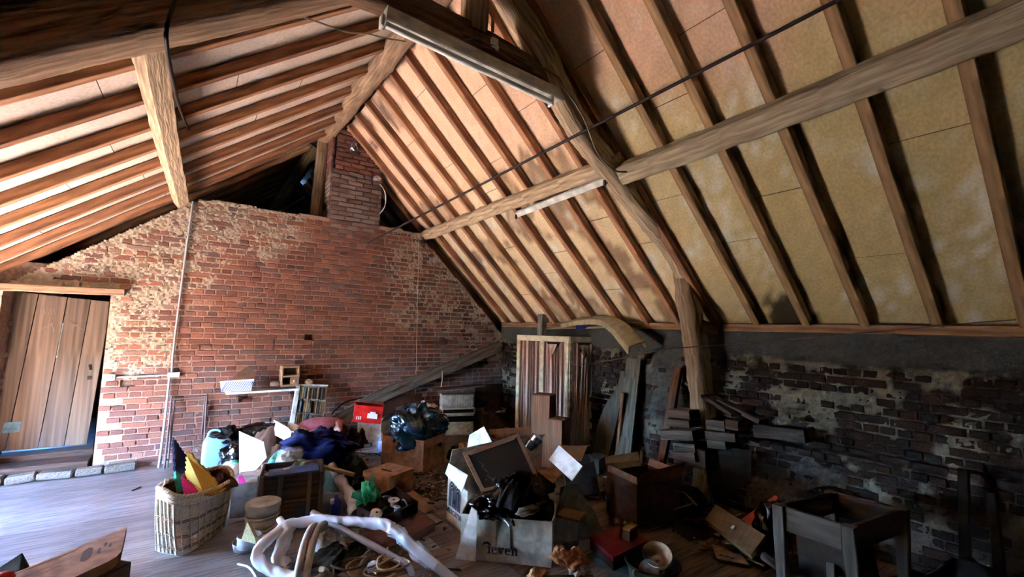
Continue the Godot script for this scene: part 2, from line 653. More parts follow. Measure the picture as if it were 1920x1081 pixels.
# ---------- brickwork ----------
func brick_into(b: Mb, xf: Transform3D, ln: float, h: float, depth := 0.03) -> void:
	var a := ln / 2
	var k := h / 2
	var base := [Vector2(-a, -k), Vector2(rnd(-0.3, 0.3) * a, -k), Vector2(a, -k), Vector2(a, 0), Vector2(a, k), Vector2(rnd(-0.3, 0.3) * a, k), Vector2(-a, k), Vector2(-a, 0)]
	var r0 := []
	var r1 := []
	var r2 := []
	var bev := rnd(0.003, 0.006)
	for i in 8:
		var p: Vector2 = base[i] + Vector2(rnd(-0.003, 0.003), rnd(-0.0022, 0.0022))
		if i % 2 == 0 and i != 1: p *= Vector2(0.99, 0.94)
		r0.append(xf * V(p.x, p.y, -depth))
		r1.append(xf * V(p.x, p.y, -bev * 0.8 + rnd(-0.0015, 0.001)))
		var s := Vector2(1 - bev / a, 1 - bev / k)
		r2.append(xf * V(p.x * s.x, p.y * s.y, rnd(-0.001, 0.001)))
	var mid := xf * V(rnd(-0.2, 0.2) * a, 0, rnd(-0.001, 0.0015))
	for i in 8:
		var j := (i + 1) % 8
		b.quad(r0[i], r0[j], r1[j], r1[i])
		b.quad(r1[i], r1[j], r2[j], r2[i])
		b.tri(mid, r2[i], r2[j])

# lays bricks in courses; rules: Callables of (u, v). The nearest 300 become parts, the rest one part.
func lay(parent: Node3D, fr: Transform3D, u0: float, u1: float, v0: float, v1: float, pitch: float, long: float, ok: Callable, proud: Callable, tone: Callable, palette: Array, bump_mat: StandardMaterial3D, eye: Vector3) -> void:
	var list := []
	var v := v0
	var row := 0
	while v < v1:
		var heads := row % 2 == 1
		var u := u0 - rnd(0, long)
		while u < u1:
			var ln := (long / 2 if heads else long) * rnd(0.93, 1.07)
			if not heads and rng.randf() < 0.12: ln *= 0.55
			var c := Vector2(u + ln / 2, v + pitch / 2)
			if ok.call(c.x, c.y, ln / 2, pitch / 2):
				var h := pitch * rnd(0.78, 0.86)
				var t := Transform3D(Basis(Vector3.BACK, rnd(-0.012, 0.012)), V(c.x, c.y + rnd(-0.002, 0.002), proud.call(c.x, c.y) + rnd(-0.004, 0.004)))
				var g: Transform3D = fr * t
				var d := g.origin - eye
				list.append([ln * h * absf(d.normalized().dot(fr.basis.z)) / d.length_squared(), g, ln - 0.011, h, c])
			u += ln
		v += pitch
		row += 1
	list.sort_custom(func(a, b): return a[0] > b[0])
	var shapes := {}
	var rest := Mb.new()
	for i in list.size():
		var it: Array = list[i]
		if i < 300:
			var key := "%d_%d" % [roundi(it[2] / 0.012), i % 3]
			if not shapes.has(key):
				var b := Mb.new()
				brick_into(b, Transform3D.IDENTITY, it[2], it[3])
				shapes[key] = b.mesh()
			var o := obj("brick", shapes[key], palette[tone.call(it[4].x, it[4].y)], parent)
			o.transform = it[1]
		else:
			var pm: StandardMaterial3D = palette[tone.call(it[4].x, it[4].y)]
			var k := rnd(0.88, 1.1)
			rest.col = (pm.albedo_color * Color(k, k, k)).srgb_to_linear()
			brick_into(rest, it[1], it[2], it[3])
	tag(obj("brickwork", rest, bump_mat, parent), "", "", "", "stuff")

func backing(fr: Transform3D, u0: float, u1: float, v0: float, v1: float, cell: float, ok: Callable, rise: Callable, color: Callable) -> Mb:
	var b := Mb.new()
	var nu := int((u1 - u0) / cell)
	var nv := int((v1 - v0) / cell)
	var pts := []
	var cols := []
	for i in nu + 1:
		var r := PackedVector3Array()
		var c := PackedColorArray()
		for j in nv + 1:
			var u := u0 + i * cell
			var v := v0 + j * cell
			r.append(fr * V(u, v, rise.call(u, v)))
			c.append(color.call(u, v).srgb_to_linear())
		pts.append(r)
		cols.append(c)
	for i in nu:
		for j in nv:
			if not ok.call(u0 + (i + 0.5) * cell, v0 + (j + 0.5) * cell, 0.0, 0.0): continue
			var q := [[i, j], [i + 1, j], [i + 1, j + 1], [i, j + 1]]
			var n1: Vector3 = (pts[i + 1][j] - pts[i][j]).cross(pts[i][j + 1] - pts[i][j]).normalized()
			for o in [0, 2, 1, 0, 3, 2]:
				b.col = cols[q[o][0]][q[o][1]]
				b.put(pts[q[o][0]][q[o][1]], n1, Vector2.ZERO)
	return b

const DOOR := [-1.50, -0.77, 0.0, 1.74]
const WALL_TOP := 2.85

func in_gable(u: float, v: float, hu: float, hv: float) -> bool:
	if v + hv > WALL_TOP + 0.02 * sin(u * 7): return false
	if v + hv > yl(u - hu * 0.7) - 0.13 or v + hv > yr(u + hu * 0.7) - 0.13: return false
	if u + hu > DOOR[0] and u - hu < DOOR[1] and v - hv < DOOR[3] + 0.05: return false
	if hu > 0:
		if absf(v - 1.76) < 0.04 and u - hu < -0.65: return false
		for h in HOLES:
			if absf(u - h.x) < 0.05 and absf(v - h.y) < 0.045: return false
	return true

const HOLES := [Vector2(1.125, 1.33), Vector2(3.03, 1.30), Vector2(-0.55, 0.84)]

func cream(u: float, v: float) -> float:
	var a := nz(u, v, 1.3, 50.0) * 0.5 + nz(u, v, 5.0, 51.0) * 0.22
	var left := ss(-0.05, -0.45, u + a * 0.9) * ss(0.55, 1.0, v + a)
	left = maxf(left, ss(0.35, -0.1, u + a * 0.9) * ss(1.5, 2.0, v + a))
	var top := ss(2.15, 2.5, v + a * 0.7) * ss(1.15, 0.8, u)
	var right := 0.75 * ss(1.95, 2.15, u + a * 0.3) * ss(1.35, 1.9, v + a * 0.9 + (u - 2) * 0.28)
	var foot := 0.5 * ss(0.25, 0.05, v + a * 0.3)
	return clampf(maxf(maxf(left, top), maxf(right, foot)), 0, 1)

func build_gable() -> void:
	var fr := Transform3D(Basis(Vector3.RIGHT, Vector3.UP, Vector3.BACK), V(0, 0, ZG))
	var rise := func(u: float, v: float) -> float:
		var m := cream(u, v)
		for h in HOLES:
			if absf(u - h.x) < 0.05 and absf(v - h.y) < 0.035: return -0.09
		return lerpf(-0.001, 0.0065, m) + nz(u, v, 22.0, 5.0) * (0.004 + 0.010 * m) + nz(u, v, 6.0, 6.0) * 0.004
	var color := func(u: float, v: float) -> Color:
		var c := Color(0.67, 0.53, 0.47).lerp(Color(0.60, 0.54, 0.53), ss(1.3, 3.2, u - v * 0.4 + nz(u, v, 2.0) * 0.4))
		c = c.lerp(Color(0.66, 0.605, 0.53).lerp(Color(0.68, 0.62, 0.55), ss(1.2, 2.4, u)), cream(u, v))
		var f := 1.0 + nz(u, v, 30.0, 9.0) * 0.16
		return Color(c.r * f, c.g * f, c.b * f)
	var wm := mat(Color.WHITE, 0.95, "fine", 6.0, {"vc": true, "bump": 0.15})
	var wall := struct("wall_back", backing(fr, -2.2, 4.02, 0.0, 2.9, 0.02, in_gable, rise, color), wm, "red brick gable wall with worn cream mortar", "wall")
	# the body of the wall behind the face
	var body := Mb.new()
	for s in [[-2.2, DOOR[0], 0.0, 9.0], [DOOR[0], DOOR[1], DOOR[3], 9.0], [DOOR[1], 0.0, 0.0, 9.0], [0.0, 1.33, 0.0, 9.0], [1.33, 2.6, 0.0, 9.0], [2.6, 4.0, 0.0, 9.0]]:
		var ta: float = minf(WALL_TOP - 0.02, minf(yl(s[0]), yr(s[0])) - 0.15)
		var tb: float = minf(WALL_TOP - 0.02, minf(yl(s[1]), yr(s[1])) - 0.15)
		body.hexa([V(s[0], s[2], ZG - 0.10), V(s[1], s[2], ZG - 0.10), V(s[1], s[2], ZG - 0.24), V(s[0], s[2], ZG - 0.24), V(s[0], ta, ZG - 0.10), V(s[1], tb, ZG - 0.10), V(s[1], tb, ZG - 0.24), V(s[0], ta, ZG - 0.24)])
		# jamb and top faces between the face and the body
		body.quad(V(s[0], ta, ZG - 0.01), V(s[1], tb, ZG - 0.01), V(s[1], tb, ZG - 0.1), V(s[0], ta, ZG - 0.1))
		body.quad(V(s[0], s[2], ZG - 0.01), V(s[0], ta, ZG - 0.01), V(s[0], ta, ZG - 0.1), V(s[0], s[2], ZG - 0.1))
		body.quad(V(s[1], s[2], ZG - 0.01), V(s[1], tb, ZG - 0.01), V(s[1], tb, ZG - 0.1), V(s[1], s[2], ZG - 0.1))
	# deep reveals round the door
	for q in [[-1.9, DOOR[0] - 0.012, 0.0, 1.80], [DOOR[1] + 0.005, -0.4, 0.0, 1.80], [-1.9, -0.4, DOOR[3] + 0.06, 2.0]]:
		body.box(V((q[0] + q[1]) / 2, (q[2] + q[3]) / 2, ZG - 0.24), V(q[1] - q[0], q[3] - q[2], 0.44), 0.0)
	obj("wall_core", body, mat(Color(0.50, 0.40, 0.34), 0.95, "rough", 2.0), wall)
	var pal := []
	for c in [Color(0.55, 0.37, 0.315), Color(0.50, 0.335, 0.29), Color(0.475, 0.34, 0.305), Color(0.59, 0.40, 0.32), Color(0.44, 0.35, 0.33), Color(0.61, 0.43, 0.37), Color(0.56, 0.445, 0.39), Color(0.47, 0.41, 0.39), Color(0.53, 0.445, 0.42)]:
		pal.append(mat(c, 0.9, "rough", 9.0, {"bump": 0.12}))
	var tone := func(u: float, v: float) -> int:
		var m := cream(u, v)
		var grey := ss(1.4, 3.4, u - v * 0.35 + rnd(-0.5, 0.5))
		if rng.randf() < grey * 0.8: return [4, 7, 8, 2][rng.randi() % 4]
		if rng.randf() < m * 0.7: return [5, 6, 2, 3][rng.randi() % 4]
		return [0, 1, 0, 1, 2, 3, 4][rng.randi() % 7]
	var proud := func(_u: float, _v: float) -> float: return 0.007
	lay(wall, fr, -2.2, 4.0, 0.03, 2.9, 0.0605, 0.205, in_gable, proud, tone, pal, mat(Color.WHITE, 0.9, "rough", 9.0, {"vc": true, "bump": 0.12}), Vector3(0, 1.5, 0))
	# bricks of the left reveal, which faces away from the light
	for r in 29:
		var zz := ZG - 0.005
		var k := 0
		while zz > ZG - 0.40:
			var ln: float = [0.105, 0.205, 0.105][(k + r) % 2] * rnd(0.92, 1.05)
			var b := Mb.new()
			brick_into(b, Transform3D.IDENTITY, ln - 0.012, 0.049)
			var o := obj("brick", b, pal[[0, 1, 2, 4, 6][rng.randi() % 5]], wall)
			o.transform = Transform3D(Basis(Vector3.FORWARD, Vector3.UP, Vector3.RIGHT), V(DOOR[0] - 0.002 + rnd(-0.006, 0.004), 0.03 + r * 0.0605, zz - ln / 2))
			zz -= ln
			k += 1
	build_chimney(pal)

func build_chimney(pal: Array) -> void:
	var t := thing("chimney", "brick chimney stack rising from the gable wall to the ridge", "chimney", V(1.58, 2.85, ZG - 0.25))
	t.set_meta("kind", "structure")
	var at := t.position
	var core := Mb.new()
	core.box(V(1.585, 3.0, ZG - 0.27) - at, V(0.66, 0.9, 0.5), 0.0)
	core.box(V(1.60, 3.75, ZG - 0.27) - at, V(0.62, 0.9, 0.46), 0.0)
	obj("mortar_core", core, mat(Color(0.52, 0.45, 0.43), 0.95, "rough", 3.0), t)
	var grey := mat(Color(0.56, 0.49, 0.46), 0.9, "rough", 9.0, {"bump": 0.12})
	var grey2 := mat(Color(0.50, 0.41, 0.38), 0.9, "rough", 9.0, {"bump": 0.12})
	# front face and the left flank
	for face in [Transform3D(Basis(Vector3.RIGHT, Vector3.UP, Vector3.BACK), V(1.255, 2.62, ZG) - at), Transform3D(Basis(Vector3.BACK, Vector3.UP, Vector3.LEFT), V(1.245, 2.62, ZG - 0.5) - at)]:
		var width := 0.665 if face.basis.z.z > 0.5 else 0.5
		for r in 25:
			var y := r * 0.0605 + 0.03
			if 2.62 + y > 4.1: break
			var upper := 2.62 + y > 3.52
			var x := 0.0 if not upper else 0.035
			var first := true
			while x < width - 0.03:
				var ln := 0.205 if r % 2 == 0 else (0.105 if first else 0.205)
				ln = minf(ln * rnd(0.95, 1.03), width - x)
				first = false
				if ln > 0.03:
					var b := Mb.new()
					brick_into(b, Transform3D.IDENTITY, ln - 0.011, 0.05)
					var o := obj("brick", b, pal[[0, 1, 1, 0][rng.randi() % 4]] if upper else [grey, grey2, grey, pal[4]][rng.randi() % 4], t)
					o.transform = face * Transform3D(Basis(Vector3.BACK, rnd(-0.012, 0.012)), V(x + ln / 2, y, 0.006 + rnd(-0.003, 0.003)))
				x += ln

func in_right(u: float, v: float, hu: float, hv: float) -> bool:
	var top := 1.335 + 0.035 * nz(u, 0.0, 1.5, 3.0)
	if hu == 0.0: return v < 1.62
	return v + hv < top and render_patch(u, v) < 0.5

func render_patch(u: float, v: float) -> float:   # smooth grey render left on the right wall
	var a := nz(u, v, 2.2, 70.0) * 0.25 + nz(u, v, 7.0, 71.0) * 0.12
	var p := ss(0.42, 0.30, Vector2((u + 3.0) * 0.62, v - 0.95 + a * 0.6).length() + a) * 0.49
	p = maxf(p, ss(0.34, 0.28, Vector2((u + 1.65) * 0.85, (v - 0.42) * 1.9).length() + a * 0.5) * 0.45)
	p = maxf(p, ss(1.30, 1.34, v + a * 0.15))
	return p

func build_right_wall() -> void:
	var fr := Transform3D(Basis(Vector3.BACK, Vector3.UP, Vector3.LEFT), V(XR, 0, 0))
	var base := func(u: float, v: float) -> float:
		return 0.07 * ss(0.64, 0.60, v - (u + 2) * 0.055) * ss(-2.5, -2.2, u)
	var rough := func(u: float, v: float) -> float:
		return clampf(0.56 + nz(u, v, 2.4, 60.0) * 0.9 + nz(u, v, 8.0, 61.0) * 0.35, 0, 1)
	var rise := func(u: float, v: float) -> float:
		var m: float = rough.call(u, v)
		var p := render_patch(u, v)
		return base.call(u, v) + lerpf(lerpf(-0.014, 0.013, m) + nz(u, v, 20.0, 5.0) * 0.012, 0.022 + nz(u, v, 9.0, 3.0) * 0.002, p)
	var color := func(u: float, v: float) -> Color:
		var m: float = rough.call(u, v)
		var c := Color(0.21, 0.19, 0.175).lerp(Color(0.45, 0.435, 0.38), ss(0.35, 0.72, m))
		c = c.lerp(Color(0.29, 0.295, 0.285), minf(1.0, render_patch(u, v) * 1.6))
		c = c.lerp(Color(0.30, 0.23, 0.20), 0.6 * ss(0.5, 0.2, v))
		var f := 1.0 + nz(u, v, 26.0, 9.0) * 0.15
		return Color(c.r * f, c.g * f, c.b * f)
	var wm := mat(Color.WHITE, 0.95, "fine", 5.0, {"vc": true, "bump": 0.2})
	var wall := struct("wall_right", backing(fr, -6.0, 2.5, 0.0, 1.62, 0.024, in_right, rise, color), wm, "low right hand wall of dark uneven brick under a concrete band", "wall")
	var pal := []
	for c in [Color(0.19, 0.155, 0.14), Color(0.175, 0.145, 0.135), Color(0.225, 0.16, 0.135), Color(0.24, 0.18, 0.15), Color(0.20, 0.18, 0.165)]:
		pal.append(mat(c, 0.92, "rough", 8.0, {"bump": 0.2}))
	var tone := func(_u: float, _v: float) -> int: return rng.randi() % 5
	var proud := func(u: float, v: float) -> float: return base.call(u, v) + 0.006 + rnd(-0.008, 0.008)
	lay(wall, fr, -5.98, 2.4, 0.0, 1.36, 0.064, 0.19, in_right, proud, tone, pal, mat(Color.WHITE, 0.92, "rough", 8.0, {"vc": true, "bump": 0.2}), Vector3(0, 1.5, -0.6))
	# timber wall plate along the eaves
	var m := wood(Color(0.62, 0.46, 0.32), 0.75, 1.5, 0.2)
	for s in [[-5.93, -2.55], [-2.25, 2.4]]:
		var b := timber([V(XR - 0.01, 1.565, s[0]), V(XR - 0.01, 1.575, s[1])], 0.10, 0.065, Vector3.UP, 0.006, 0.005, 0.5)
		tag(obj("wall_plate", b, m), "sawn timber wall plate on the right wall, %s the bent truss post" % ("beyond" if s[0] < -3 else "nearer the camera than"), "beam", "", "structure")

func smooth_path(p: Array, step := 0.08) -> Array:
	var c := Curve3D.new()
	for i in p.size():
		var a: Vector3 = p[maxi(i - 1, 0)]
		var b: Vector3 = p[mini(i + 1, p.size() - 1)]
		var t := (b - a) / 6.0
		c.add_point(p[i], -t, t)
	c.bake_interval = step
	var out := []
	for q in c.get_baked_points(): out.append(q)
	return out

# rough limb: round-cornered section, changing along its length
func limb(path: Array, w: Array, h: Array, up: Vector3, wob: float, sharp := 0.3, sides := 14, step := 0.06) -> Mb:
	var p := smooth_path(path, step)
	var sec := []
	for j in sides:
		var a := TAU * (j + 0.5) / sides
		var q := Vector2(cos(a), sin(a))
		var sq := q / maxf(absf(q.x), absf(q.y))
		sec.append(q.lerp(sq, sharp) * 0.5)
	var b := Mb.new()
	var s0 := rnd(0, 50)
	var rows := []
	var uvs := []
	var run := 0.0
	for i in p.size():
		var t: Vector3 = (p[mini(i + 1, p.size() - 1)] - p[maxi(i - 1, 0)]).normalized()
		if i: run += (p[i] - p[i - 1]).length()
		var x := up.cross(t).normalized()
		var y := t.cross(x)
		var f := float(i) / (p.size() - 1) * (w.size() - 1)
		var k := mini(int(f), w.size() - 2)
		var ww := lerpf(w[k], w[k + 1], f - k)
		var hh := lerpf(h[k], h[k + 1], f - k)
		var r := []
		var us := []
		for j in sides + 1:
			var q: Vector2 = sec[j % sides]
			var d := 1.0 + wob * (nz(run * 4, s0, 1.0, (j % sides) * 0.7) + 0.6 * nz(run * 11, s0, 1.0, (j % sides) * 1.9))
			if j < sides: r.append(p[i] + x * q.x * ww * d + y * q.y * hh * d)
			us.append(Vector2(run, float(j) / sides * (ww + hh) * 2))
		rows.append(r)
		uvs.append(us)
	b.sheet(rows, true, false, uvs)
	b.fan(rows[0], p[0] - p[1])
	b.fan(rows[-1], p[-1] - p[-2])
	return b

func build_timbers() -> void:
	var pale := wood(Color(0.76, 0.66, 0.53), 0.8, 1.8, 0.4)
	var oak := wood(Color(0.64, 0.53, 0.42), 0.8, 1.8, 0.4)
	var dark := wood(Color(0.50, 0.38, 0.29), 0.8, 1.8, 0.4)
	# truss: left principal, right principal, bent post, collar, king post
	var up := V(0, 0, 1)
	tag(obj("principal_rafter", limb([V(-1.9, yl(-1.9) - 0.10, -2.38), V(-0.7, yl(-0.7) - 0.05, -2.38), V(0.3, yl(0.3) - 0.09, -2.38), V(1.2, yl(1.2) - 0.08, -2.38)], [0.17, 0.18, 0.17, 0.16], [0.26, 0.24, 0.24, 0.22], V(0, 0, 1), 0.05, 0.97), oak), "heavy hewn rafter of the truss crossing the upper left corner", "beam", "", "structure")
	tag(obj("principal_rafter", limb([V(1.33, 4.02, -2.4), V(1.658,3.676,-2.4), V(1.853,3.498,-2.4), V(2.062,3.227,-2.4), V(2.317,2.979,-2.4), V(2.616,2.777,-2.4), V(2.956,2.556,-2.4), V(3.316,2.342,-2.4), V(3.58,2.084,-2.4), V(3.644,1.967,-2.4)], [0.2, 0.2, 0.22, 0.2, 0.2, 0.2, 0.2, 0.22, 0.24, 0.2], [0.16, 0.17, 0.18, 0.17, 0.17, 0.17, 0.16, 0.17, 0.17, 0.16], V(0, 0, 1), 0.16, 0.45, 16, 0.04), pale), "crooked pale rafter of the truss bending down the right roof slope", "beam", "", "structure")
	tag(obj("truss_post", limb([V(3.586,2.17,-2.42), V(3.656,1.821,-2.42), V(3.782,1.334,-2.42), V(3.867,.843,-2.42), V(3.925,.308,-2.42), V(3.84, 0.0, -2.42)], [0.19, 0.22, 0.22, 0.22, 0.22, 0.22], [0.17, 0.18, 0.19, 0.18, 0.2, 0.2], V(0, 0, 1), 0.14, 0.5, 16, 0.05), oak), "bent oak post split down its length, standing against the right wall", "post", "", "structure")
	tag(obj("truss_tie", limb([V(3.72, 1.57, -2.38), V(4.0, 1.55, -2.38)], [0.13, 0.13], [0.14, 0.12], Vector3.UP, 0.06, 0.8), dark), "short dark tie piece joining the bent post to the wall plate", "beam", "", "structure")
	tag(obj("collar_beam", limb([V(0.35, 3.34, -2.42), V(0.85, 3.38, -2.42), V(1.4, 3.36, -2.42), V(2.2, 3.28, -2.42)], [0.14, 0.14, 0.14, 0.14], [0.17, 0.18, 0.18, 0.16], Vector3.UP, 0.06, 0.7), dark), "dark collar beam of the truss carrying the upper light fitting", "beam", "", "structure")
	tag(obj("king_post", limb([V(1.32, 3.40, -2.42), V(1.33, 4.0, -2.42)], [0.16, 0.17], [0.15, 0.16], V(0, 0, 1), 0.06, 0.7), oak), "short king post standing on the collar beam at the ridge", "post", "", "structure")
	# ridge beam, crooked
	tag(obj("ridge_beam", limb([V(1.30, 3.97, -2.5), V(1.24, 3.96, -3.5), V(1.25, 3.99, -4.0), V(1.20, 3.97, -4.7), V(1.23, 4.02, -5.5), V(1.19, 4.0, -6.3)], [0.17, 0.17, 0.18, 0.20, 0.17, 0.15], [0.17, 0.17, 0.17, 0.19, 0.16, 0.14], Vector3.UP, 0.14, 0.3), oak), "crooked round ridge beam running back to the chimney", "beam", "", "structure")
	# purlins
	tag(obj("purlin", timber([V(-0.30, 2.775, -2.28), V(-0.30, 2.78, -4), V(-0.275, 2.79, -6.08)], 0.12, 0.115, NL, 0.007, 0.010, 0.10), pale), "squared pale purlin under the left roof slope with a black cable on it", "beam", "", "structure")
	tag(obj("purlin", timber([V(2.60, 2.83, -6.05), V(2.60, 2.835, -4.2), V(2.60, 2.83, -2.3)], 0.13, 0.10, NR, 0.010, 0.010, 0.10), pale), "rough purlin under the right roof slope carrying the lower light fitting", "beam", "", "structure")
	tag(obj("purlin", timber([V(2.66, 2.75, -2.34), V(2.64, 2.77, -1.2), V(2.60, 2.80, -0.2), V(2.6, 2.80, 2.45)], 0.15, 0.12, NR, 0.009, 0.010, 0.10), wood(Color(0.68, 0.61, 0.50), 0.8, 1.8, 0.4)), "grey edged purlin running from the truss to the upper right corner", "beam", "", "structure")
	# posts seen over the gable
	tag(obj("ridge_post", limb([V(1.157,2.933,-6.32), V(1.176,3.488,-6.32), V(1.197,4.033,-6.32)], [0.15, 0.15, 0.16], [0.13, 0.13, 0.13], V(0, 0, 1), 0.08, 0.7), oak), "upright post under the ridge just behind the gable wall", "post", "", "structure")
	tag(obj("brace", limb([V(1.12, 3.95, -6.45), V(0.95, 3.55, -6.9), V(0.80, 3.2, -7.2), V(0.62, 2.5, -7.4)], [0.16, 0.16, 0.17, 0.17], [0.15, 0.15, 0.15, 0.15], V(0, 0, 1), 0.08, 0.6), wood(Color(0.46, 0.42, 0.30))), "slanting brace behind the gable wall, left of the ridge post", "brace", "", "structure")


# ---------- makers of objects ----------
func plastic(c: Color, r := 0.3) -> StandardMaterial3D:
	return mat(c, r, "", 1.0, {"spec": 0.5})

func film(c: Color) -> StandardMaterial3D:      # crumpled shiny plastic
	return mat(c, 0.24, "", 1.0, {"spec": 0.55})

func cloth_mat(c: Color) -> StandardMaterial3D:
	return mat(c, 0.95, "weave", 14.0, {"rim": 0.25, "bump": 0.05, "bump_tex": "weave"})

func metal(c: Color, r := 0.35) -> StandardMaterial3D:
	return mat(c, r, "", 1.0, {"metal": 0.9})

# flat shape with thickness: outline in the local xy plane, front at z = 0, back at -depth
func prism(b: Mb, poly: PackedVector2Array, depth: float, xf := Transform3D.IDENTITY) -> void:
	var area2 := 0.0
	for i in poly.size():
		area2 += poly[i].cross(poly[(i + 1) % poly.size()])
	if area2 < 0: poly.reverse()
	var ix := Geometry2D.triangulate_polygon(poly)
	for i in range(0, ix.size(), 3):
		var p := []
		for k in 3: p.append(poly[ix[i + k]])
		if (p[1] - p[0]).cross(p[2] - p[0]) < 0: p.reverse()
		b.tri(xf * V(p[0].x, p[0].y, 0), xf * V(p[1].x, p[1].y, 0), xf * V(p[2].x, p[2].y, 0))
		b.tri(xf * V(p[0].x, p[0].y, -depth), xf * V(p[2].x, p[2].y, -depth), xf * V(p[1].x, p[1].y, -depth))
	for i in poly.size():
		var p := poly[i]
		var q := poly[(i + 1) % poly.size()]
		b.quad(xf * V(p.x, p.y, -depth), xf * V(q.x, q.y, -depth), xf * V(q.x, q.y, 0), xf * V(p.x, p.y, 0))

func facing(at: Vector3, normal: Vector3, up := Vector3.UP) -> Transform3D:
	var z := normal.normalized()
	var x := up.cross(z).normalized()
	return Transform3D(Basis(x, z.cross(x), z), at)

# text as thin raised print
func lettering(s: String, xf: Transform3D, height: float, m: Material, parent: Node3D, bold := true, serif := false) -> MeshInstance3D:
	var t := TextMesh.new()
	var f := SystemFont.new()
	f.font_names = PackedStringArray(["Droid Serif" if serif else "Droid Sans"])
	f.font_weight = 700 if bold else 400
	t.font = f
	t.text = s
	t.font_size = 32
	t.pixel_size = height / 24.0
	t.depth = 0.0012
	var o := obj("lettering", t, m, parent)
	o.transform = xf
	return o

# an open or closed carton; flaps: [side, angle, length, material or null]; sides 0 +z, 1 +x, 2 -z, 3 -x; angle 0 upright, 90 flat outwards, negative inwards
func carton(t: Node3D, s: Vector3, m: Material, flaps: Array, inner: Material = null, closed := false, th := 0.006) -> Node3D:
	var w := s.x / 2
	var d := s.z / 2
	var b := Mb.new()
	b.box(V(0, th / 2, 0), V(s.x - th, th, s.z - th), 0.0005)
	obj("bottom", b, m, t)
	for k in 4:
		var bs := Basis(Vector3.UP, k * PI / 2)
		var half := w if k % 2 == 0 else d
		var off := d if k % 2 == 0 else w
		b = Mb.new()
		var rows := []
		# a slightly bowed wall
		var bow := rnd(-0.012, 0.016)
		for side in 2:
			var r := []
			for j in 5:
				var rr := []
				for i in 7:
					var u := -1.0 + 2.0 * i / 6
					var v := j / 4.0
					rr.append(bs * V(u * half, v * s.y, off - (th if side else 0.0) + bow * (1 - u * u) * v))
				r.append(rr)
			rows.append(r)
		b.sheet(rows[0], false, false)
		b.sheet(rows[1], false, true)
		for i in 6: b.quad(rows[0][4][i], rows[0][4][i + 1], rows[1][4][i + 1], rows[1][4][i])
		obj("side_panel", b, m, t)
	if closed:
		b = Mb.new()
		b.box(V(0, s.y + th / 2, 0), s * V(1, 0, 1) + V(0, th, 0), 0.001)
		obj("lid", b, m, t)
	for f in flaps:
		var bs := Basis(Vector3.UP, f[0] * PI / 2)
		var half: float = (w if int(f[0]) % 2 == 0 else d) - 0.004
		var off: float = d if int(f[0]) % 2 == 0 else w
		var a := deg_to_rad(f[1])
		var dir := V(0, cos(a), sin(a))
		var nrm := V(0, -sin(a), cos(a))
		var p := V(0, s.y, off - th / 2)
		var skew: float = f[4] if f.size() > 4 else 0.0
		b = Mb.new()
		b.slab(bs * (p + V(-half, 0, 0)), bs * (p + V(half, 0, 0)), bs * (p + V(half * 0.97, 0, 0) + dir * (f[2] + skew) + nrm * 0.008), bs * (p + V(-half * 0.97, 0, 0) + dir * (f[2] - skew) + nrm * 0.004), th * 0.8)
		obj("flap", b, f[3] if f[3] else m, t)
	return t

# heap of cloth lying on something: a wrinkled dome
func crease_at(x: float, y: float, sd: float) -> float:   # 1 on a soft ridge, falling to both sides
	var q := soft.get_noise_3d(x, y, sd)
	return 1.0 - 2.6 * sqrt(q * q + 0.004)

func heap(rx: float, rz: float, h: float, seed_: float, fold := 0.35, flat := 0.6, n := 56, m := 20) -> Mb:
	var rows := []
	for i in m + 1:
		var r := float(i) / m
		var row := []
		for j in n:
			var a := TAU * j / n
			var p := Vector2(cos(a), sin(a)) * r
			var wx := p.x + 0.3 * soft.get_noise_3d(p.x * 1.5, p.y * 1.5, seed_ + 20)
			var f := crease_at(wx * 1.3, p.y * 2.6, seed_)
			var g := crease_at(wx * 3.8 + p.y * 1.4, p.y * 3.0, seed_ + 7)
			var prof := pow(maxf(0.0, 1 - r * r), flat)
			var y := h * prof * (1.0 - fold * 0.6 + fold * (f * 0.55 + g * 0.3) + soft.get_noise_3d(p.x * 1.2, p.y * 1.2, seed_ + 3) * 0.6)
			var rad := 1.0 + 0.25 * soft.get_noise_3d(cos(a) * 1.5, sin(a) * 1.5, seed_ + 11) * r + 0.10 * soft.get_noise_3d(cos(a) * 5, sin(a) * 5, seed_) * r
			row.append(V(p.x * rx * rad, maxf(y, 0.0) + (0.004 if i == m else 0.008), p.y * rz * rad))
		rows.append(row)
	var b := Mb.new()
	b.sheet(rows, true, false)
	b.fan(rows[m], Vector3.DOWN)
	return b

# a filled bag: a creased closed body
func sack(r: Vector3, seed_: float, crease := 0.16, n := 34, m := 22, squash := 0.55) -> Mb:
	var rows := []
	for i in m + 1:
		var th := PI * i / m
		var row := []
		for j in n:
			var a := TAU * j / n
			var d := V(sin(th) * cos(a), -cos(th), sin(th) * sin(a))
			var k := soft.get_noise_3d(d.x * 1.3 + seed_ * 3, d.y * 1.3, d.z * 1.3)
			var e := d * 2.4 + V(seed_, k, 4)
			var q := soft.get_noise_3dv(e)
			var q2 := soft.get_noise_3dv(e * 1.9 + V(9, 0, 0))
			var f := 1.0 + crease * (1.3 * k + 0.35 - 1.3 * sqrt(q * q + 0.003) - 0.5 * sqrt(q2 * q2 + 0.003))
			var p := d * f * r
			p.y = maxf(p.y, -r.y * squash)
			row.append(p + V(0, r.y * squash, 0))
		rows.append(row)
	var b := Mb.new()
	b.sheet(rows, true, true)
	return b

func cable(called: String, pts: Array, r: float, m: Material, label := "", category := "cable", parent: Node3D = null) -> MeshInstance3D:
	var b := Mb.new()
	b.tube(smooth_path(pts, 0.04), r, 7)
	var o := obj(called, b, m, parent)
	if parent == null: tag(o, label, category)
	return o

